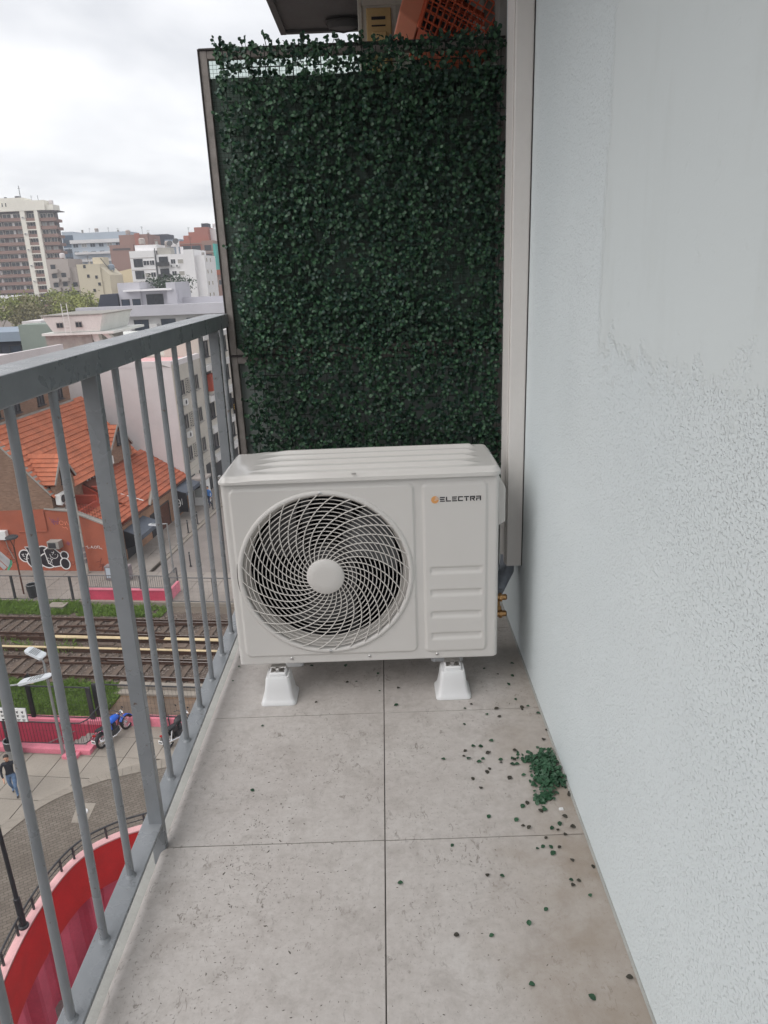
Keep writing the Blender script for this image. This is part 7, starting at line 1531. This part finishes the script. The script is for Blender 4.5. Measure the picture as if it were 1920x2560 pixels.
def fallen(x, y, L, a, tilt, mat, label, group, z=0.0006):
    d = Vector((math.cos(a), math.sin(a), 0)); n = Vector((math.sin(tilt) * .5, math.cos(tilt * 3) * .3 * math.sin(tilt), 1)); n = (n - d * n.dot(d)).normalized()
    vs, fs = leaf_geo(Vector((0, 0, 0)), d, n, L, L * .42, .3, .18); mz = min(v_.z for v_ in vs)
    o = link('fallen_leaf', MB().add([tuple(v_) for v_ in vs], fs).mesh('fallen_leaf', mat, smooth=60), loc=(x, y, z - mz)); return tag(o, label, 'leaf', group)

lr_ = random.Random(5)
for k, (x, y) in enumerate(FX):
    x = min(x, WX - .012); x = max(x, -0.58)
    br = lr_.random() < .45
    fallen(x, y, lr_.uniform(.0095, .0165), lr_.uniform(0, 6.28), lr_.uniform(-.6, .6), MT['leaf_brown'] if br else MT['leaf_floor'], 'small loose dull brown leaf lying on the balcony tiles' if br else 'small loose green leaf lying on the balcony tiles', 'loose brown leaves on the tiles' if br else 'loose green leaves on the tiles')
mb = MB(); pile = [(.397, 1.77), (.445, 1.77), (.452, 1.65), (.419, 1.578), (.365, 1.56), (.365, 1.70), (.36, 1.61)]
hullc = (.41, 1.67)
CL = [(.425, 1.755, .028, .022), (.435, 1.725, .022, .03), (.41, 1.715, .03, .025), (.42, 1.67, .026, .03), (.435, 1.64, .018, .02), (.40, 1.63, .02, .022), (.395, 1.59, .02, .018), (.375, 1.572, .014, .012), (.375, 1.745, .02, .012), (.405, 1.685, .035, .05)]
CL += [(.42, 1.68, .04, .06)] * 3
for k in range(620):
    cx_, cy_, sx_, sy_ = CL[lr_.randrange(len(CL))]; x, y = lr_.gauss(cx_, sx_ * .56), lr_.gauss(cy_, sy_ * .6); r_ = min(1, math.hypot((x - .415) / .06, (y - 1.67) / .12))
    if x > WX - .006: x = WX - .006 - lr_.uniform(0, .02)
    hgt = .026 * (1 - r_) ** 1.2 + .002; d = Vector((lr_.gauss(0, 1), lr_.gauss(0, 1), lr_.gauss(0, .25))).normalized(); n = Vector((lr_.gauss(0, .4), lr_.gauss(-.2, .4), 1)); n = (n - d * n.dot(d)).normalized(); L = lr_.uniform(.0095, .0155)
    vs, fs = leaf_geo(Vector((x, y, lr_.uniform(.002, hgt))), d, n, L, L * .42, .25, .15); mz = min(v_.z for v_ in vs)
    if mz < .0005: vs = [v_ + Vector((0, 0, .0005 - mz)) for v_ in vs]
    vs = [Vector((min(v_.x, WX - .001), v_.y, v_.z)) for v_ in vs]
    mb.add([tuple(v_) for v_ in vs], fs)
solo('leaf_pile', mb, MT['leaf_floor'], 'swept heap of green plastic leaves against the wall foot', 'leaf pile', base=(.41, 1.67, 0), kind='stuff', smooth=60)
solo('plaster_chip', MB().loft([rrect(.4215, 1.535, .006, .004, .002, .0004), rrect(.4215, 1.535, .005, .003, .0015, .004)]), MT['foot'], 'tiny white plaster chip beside the leaf heap', 'chip', base=(.4215, 1.535, 0))
# crumbs of dirt and leaf fragments trodden over the left tiles
mb = MB()
def crumb(x, y, r_):
    a = lr_.uniform(0, 6.28); n = 5; bend = lr_.uniform(-.6, .6); w = r_ * lr_.uniform(.15, .4); pts = []
    for k in range(4): f = k / 3 - .5; pts.append((x + math.cos(a + bend * f) * r_ * f * 2, y + math.sin(a + bend * f) * r_ * f * 2))
    nx_, ny_ = -math.sin(a) * w, math.cos(a) * w; vs = []
    for i, q in enumerate(pts): s2 = (.3, 1, 1, .3)[i]; vs += [(q[0] + nx_ * s2, q[1] + ny_ * s2, .0004), (q[0] - nx_ * s2, q[1] - ny_ * s2, .0004), (q[0], q[1], .0004 + w * .9)]
    mb.add(vs, [(0, 3, 5, 2), (2, 5, 4, 1), (3, 6, 8, 5), (5, 8, 7, 4), (6, 9, 11, 8), (8, 11, 10, 7)])
for (cx, cy, sx, sy, n) in ((-.44, 1.72, .05, .07, 60), (-.36, 1.55, .05, .10, 110), (-.38, 1.40, .06, .08, 120), (-.30, 1.62, .08, .12, 60), (-.22, 1.44, .10, .08, 60), (-.42, 1.24, .06, .12, 110), (-.33, 1.08, .10, .12, 90), (-.15, 1.2, .12, .2, 70), (.12, 1.2, .12, .15, 60), (.1, .95, .15, .15, 60), (-.25, .9, .15, .1, 60), (.3, 1.9, .1, .3, 40), (-.1, 1.8, .2, .15, 40)):
    for k in range(n):
        x, y = lr_.gauss(cx, sx), lr_.gauss(cy, sy)
        if -0.585 < x < WX - .01 and abs(x - XC) > .004: crumb(x, y, lr_.uniform(.0010, .0026) if lr_.random() < .97 else lr_.uniform(.003, .005))
solo('floor_crumbs', mb, MT['crumb'], 'dark crumbs of dirt and leaf bits trodden on the tiles', 'debris', kind='stuff')
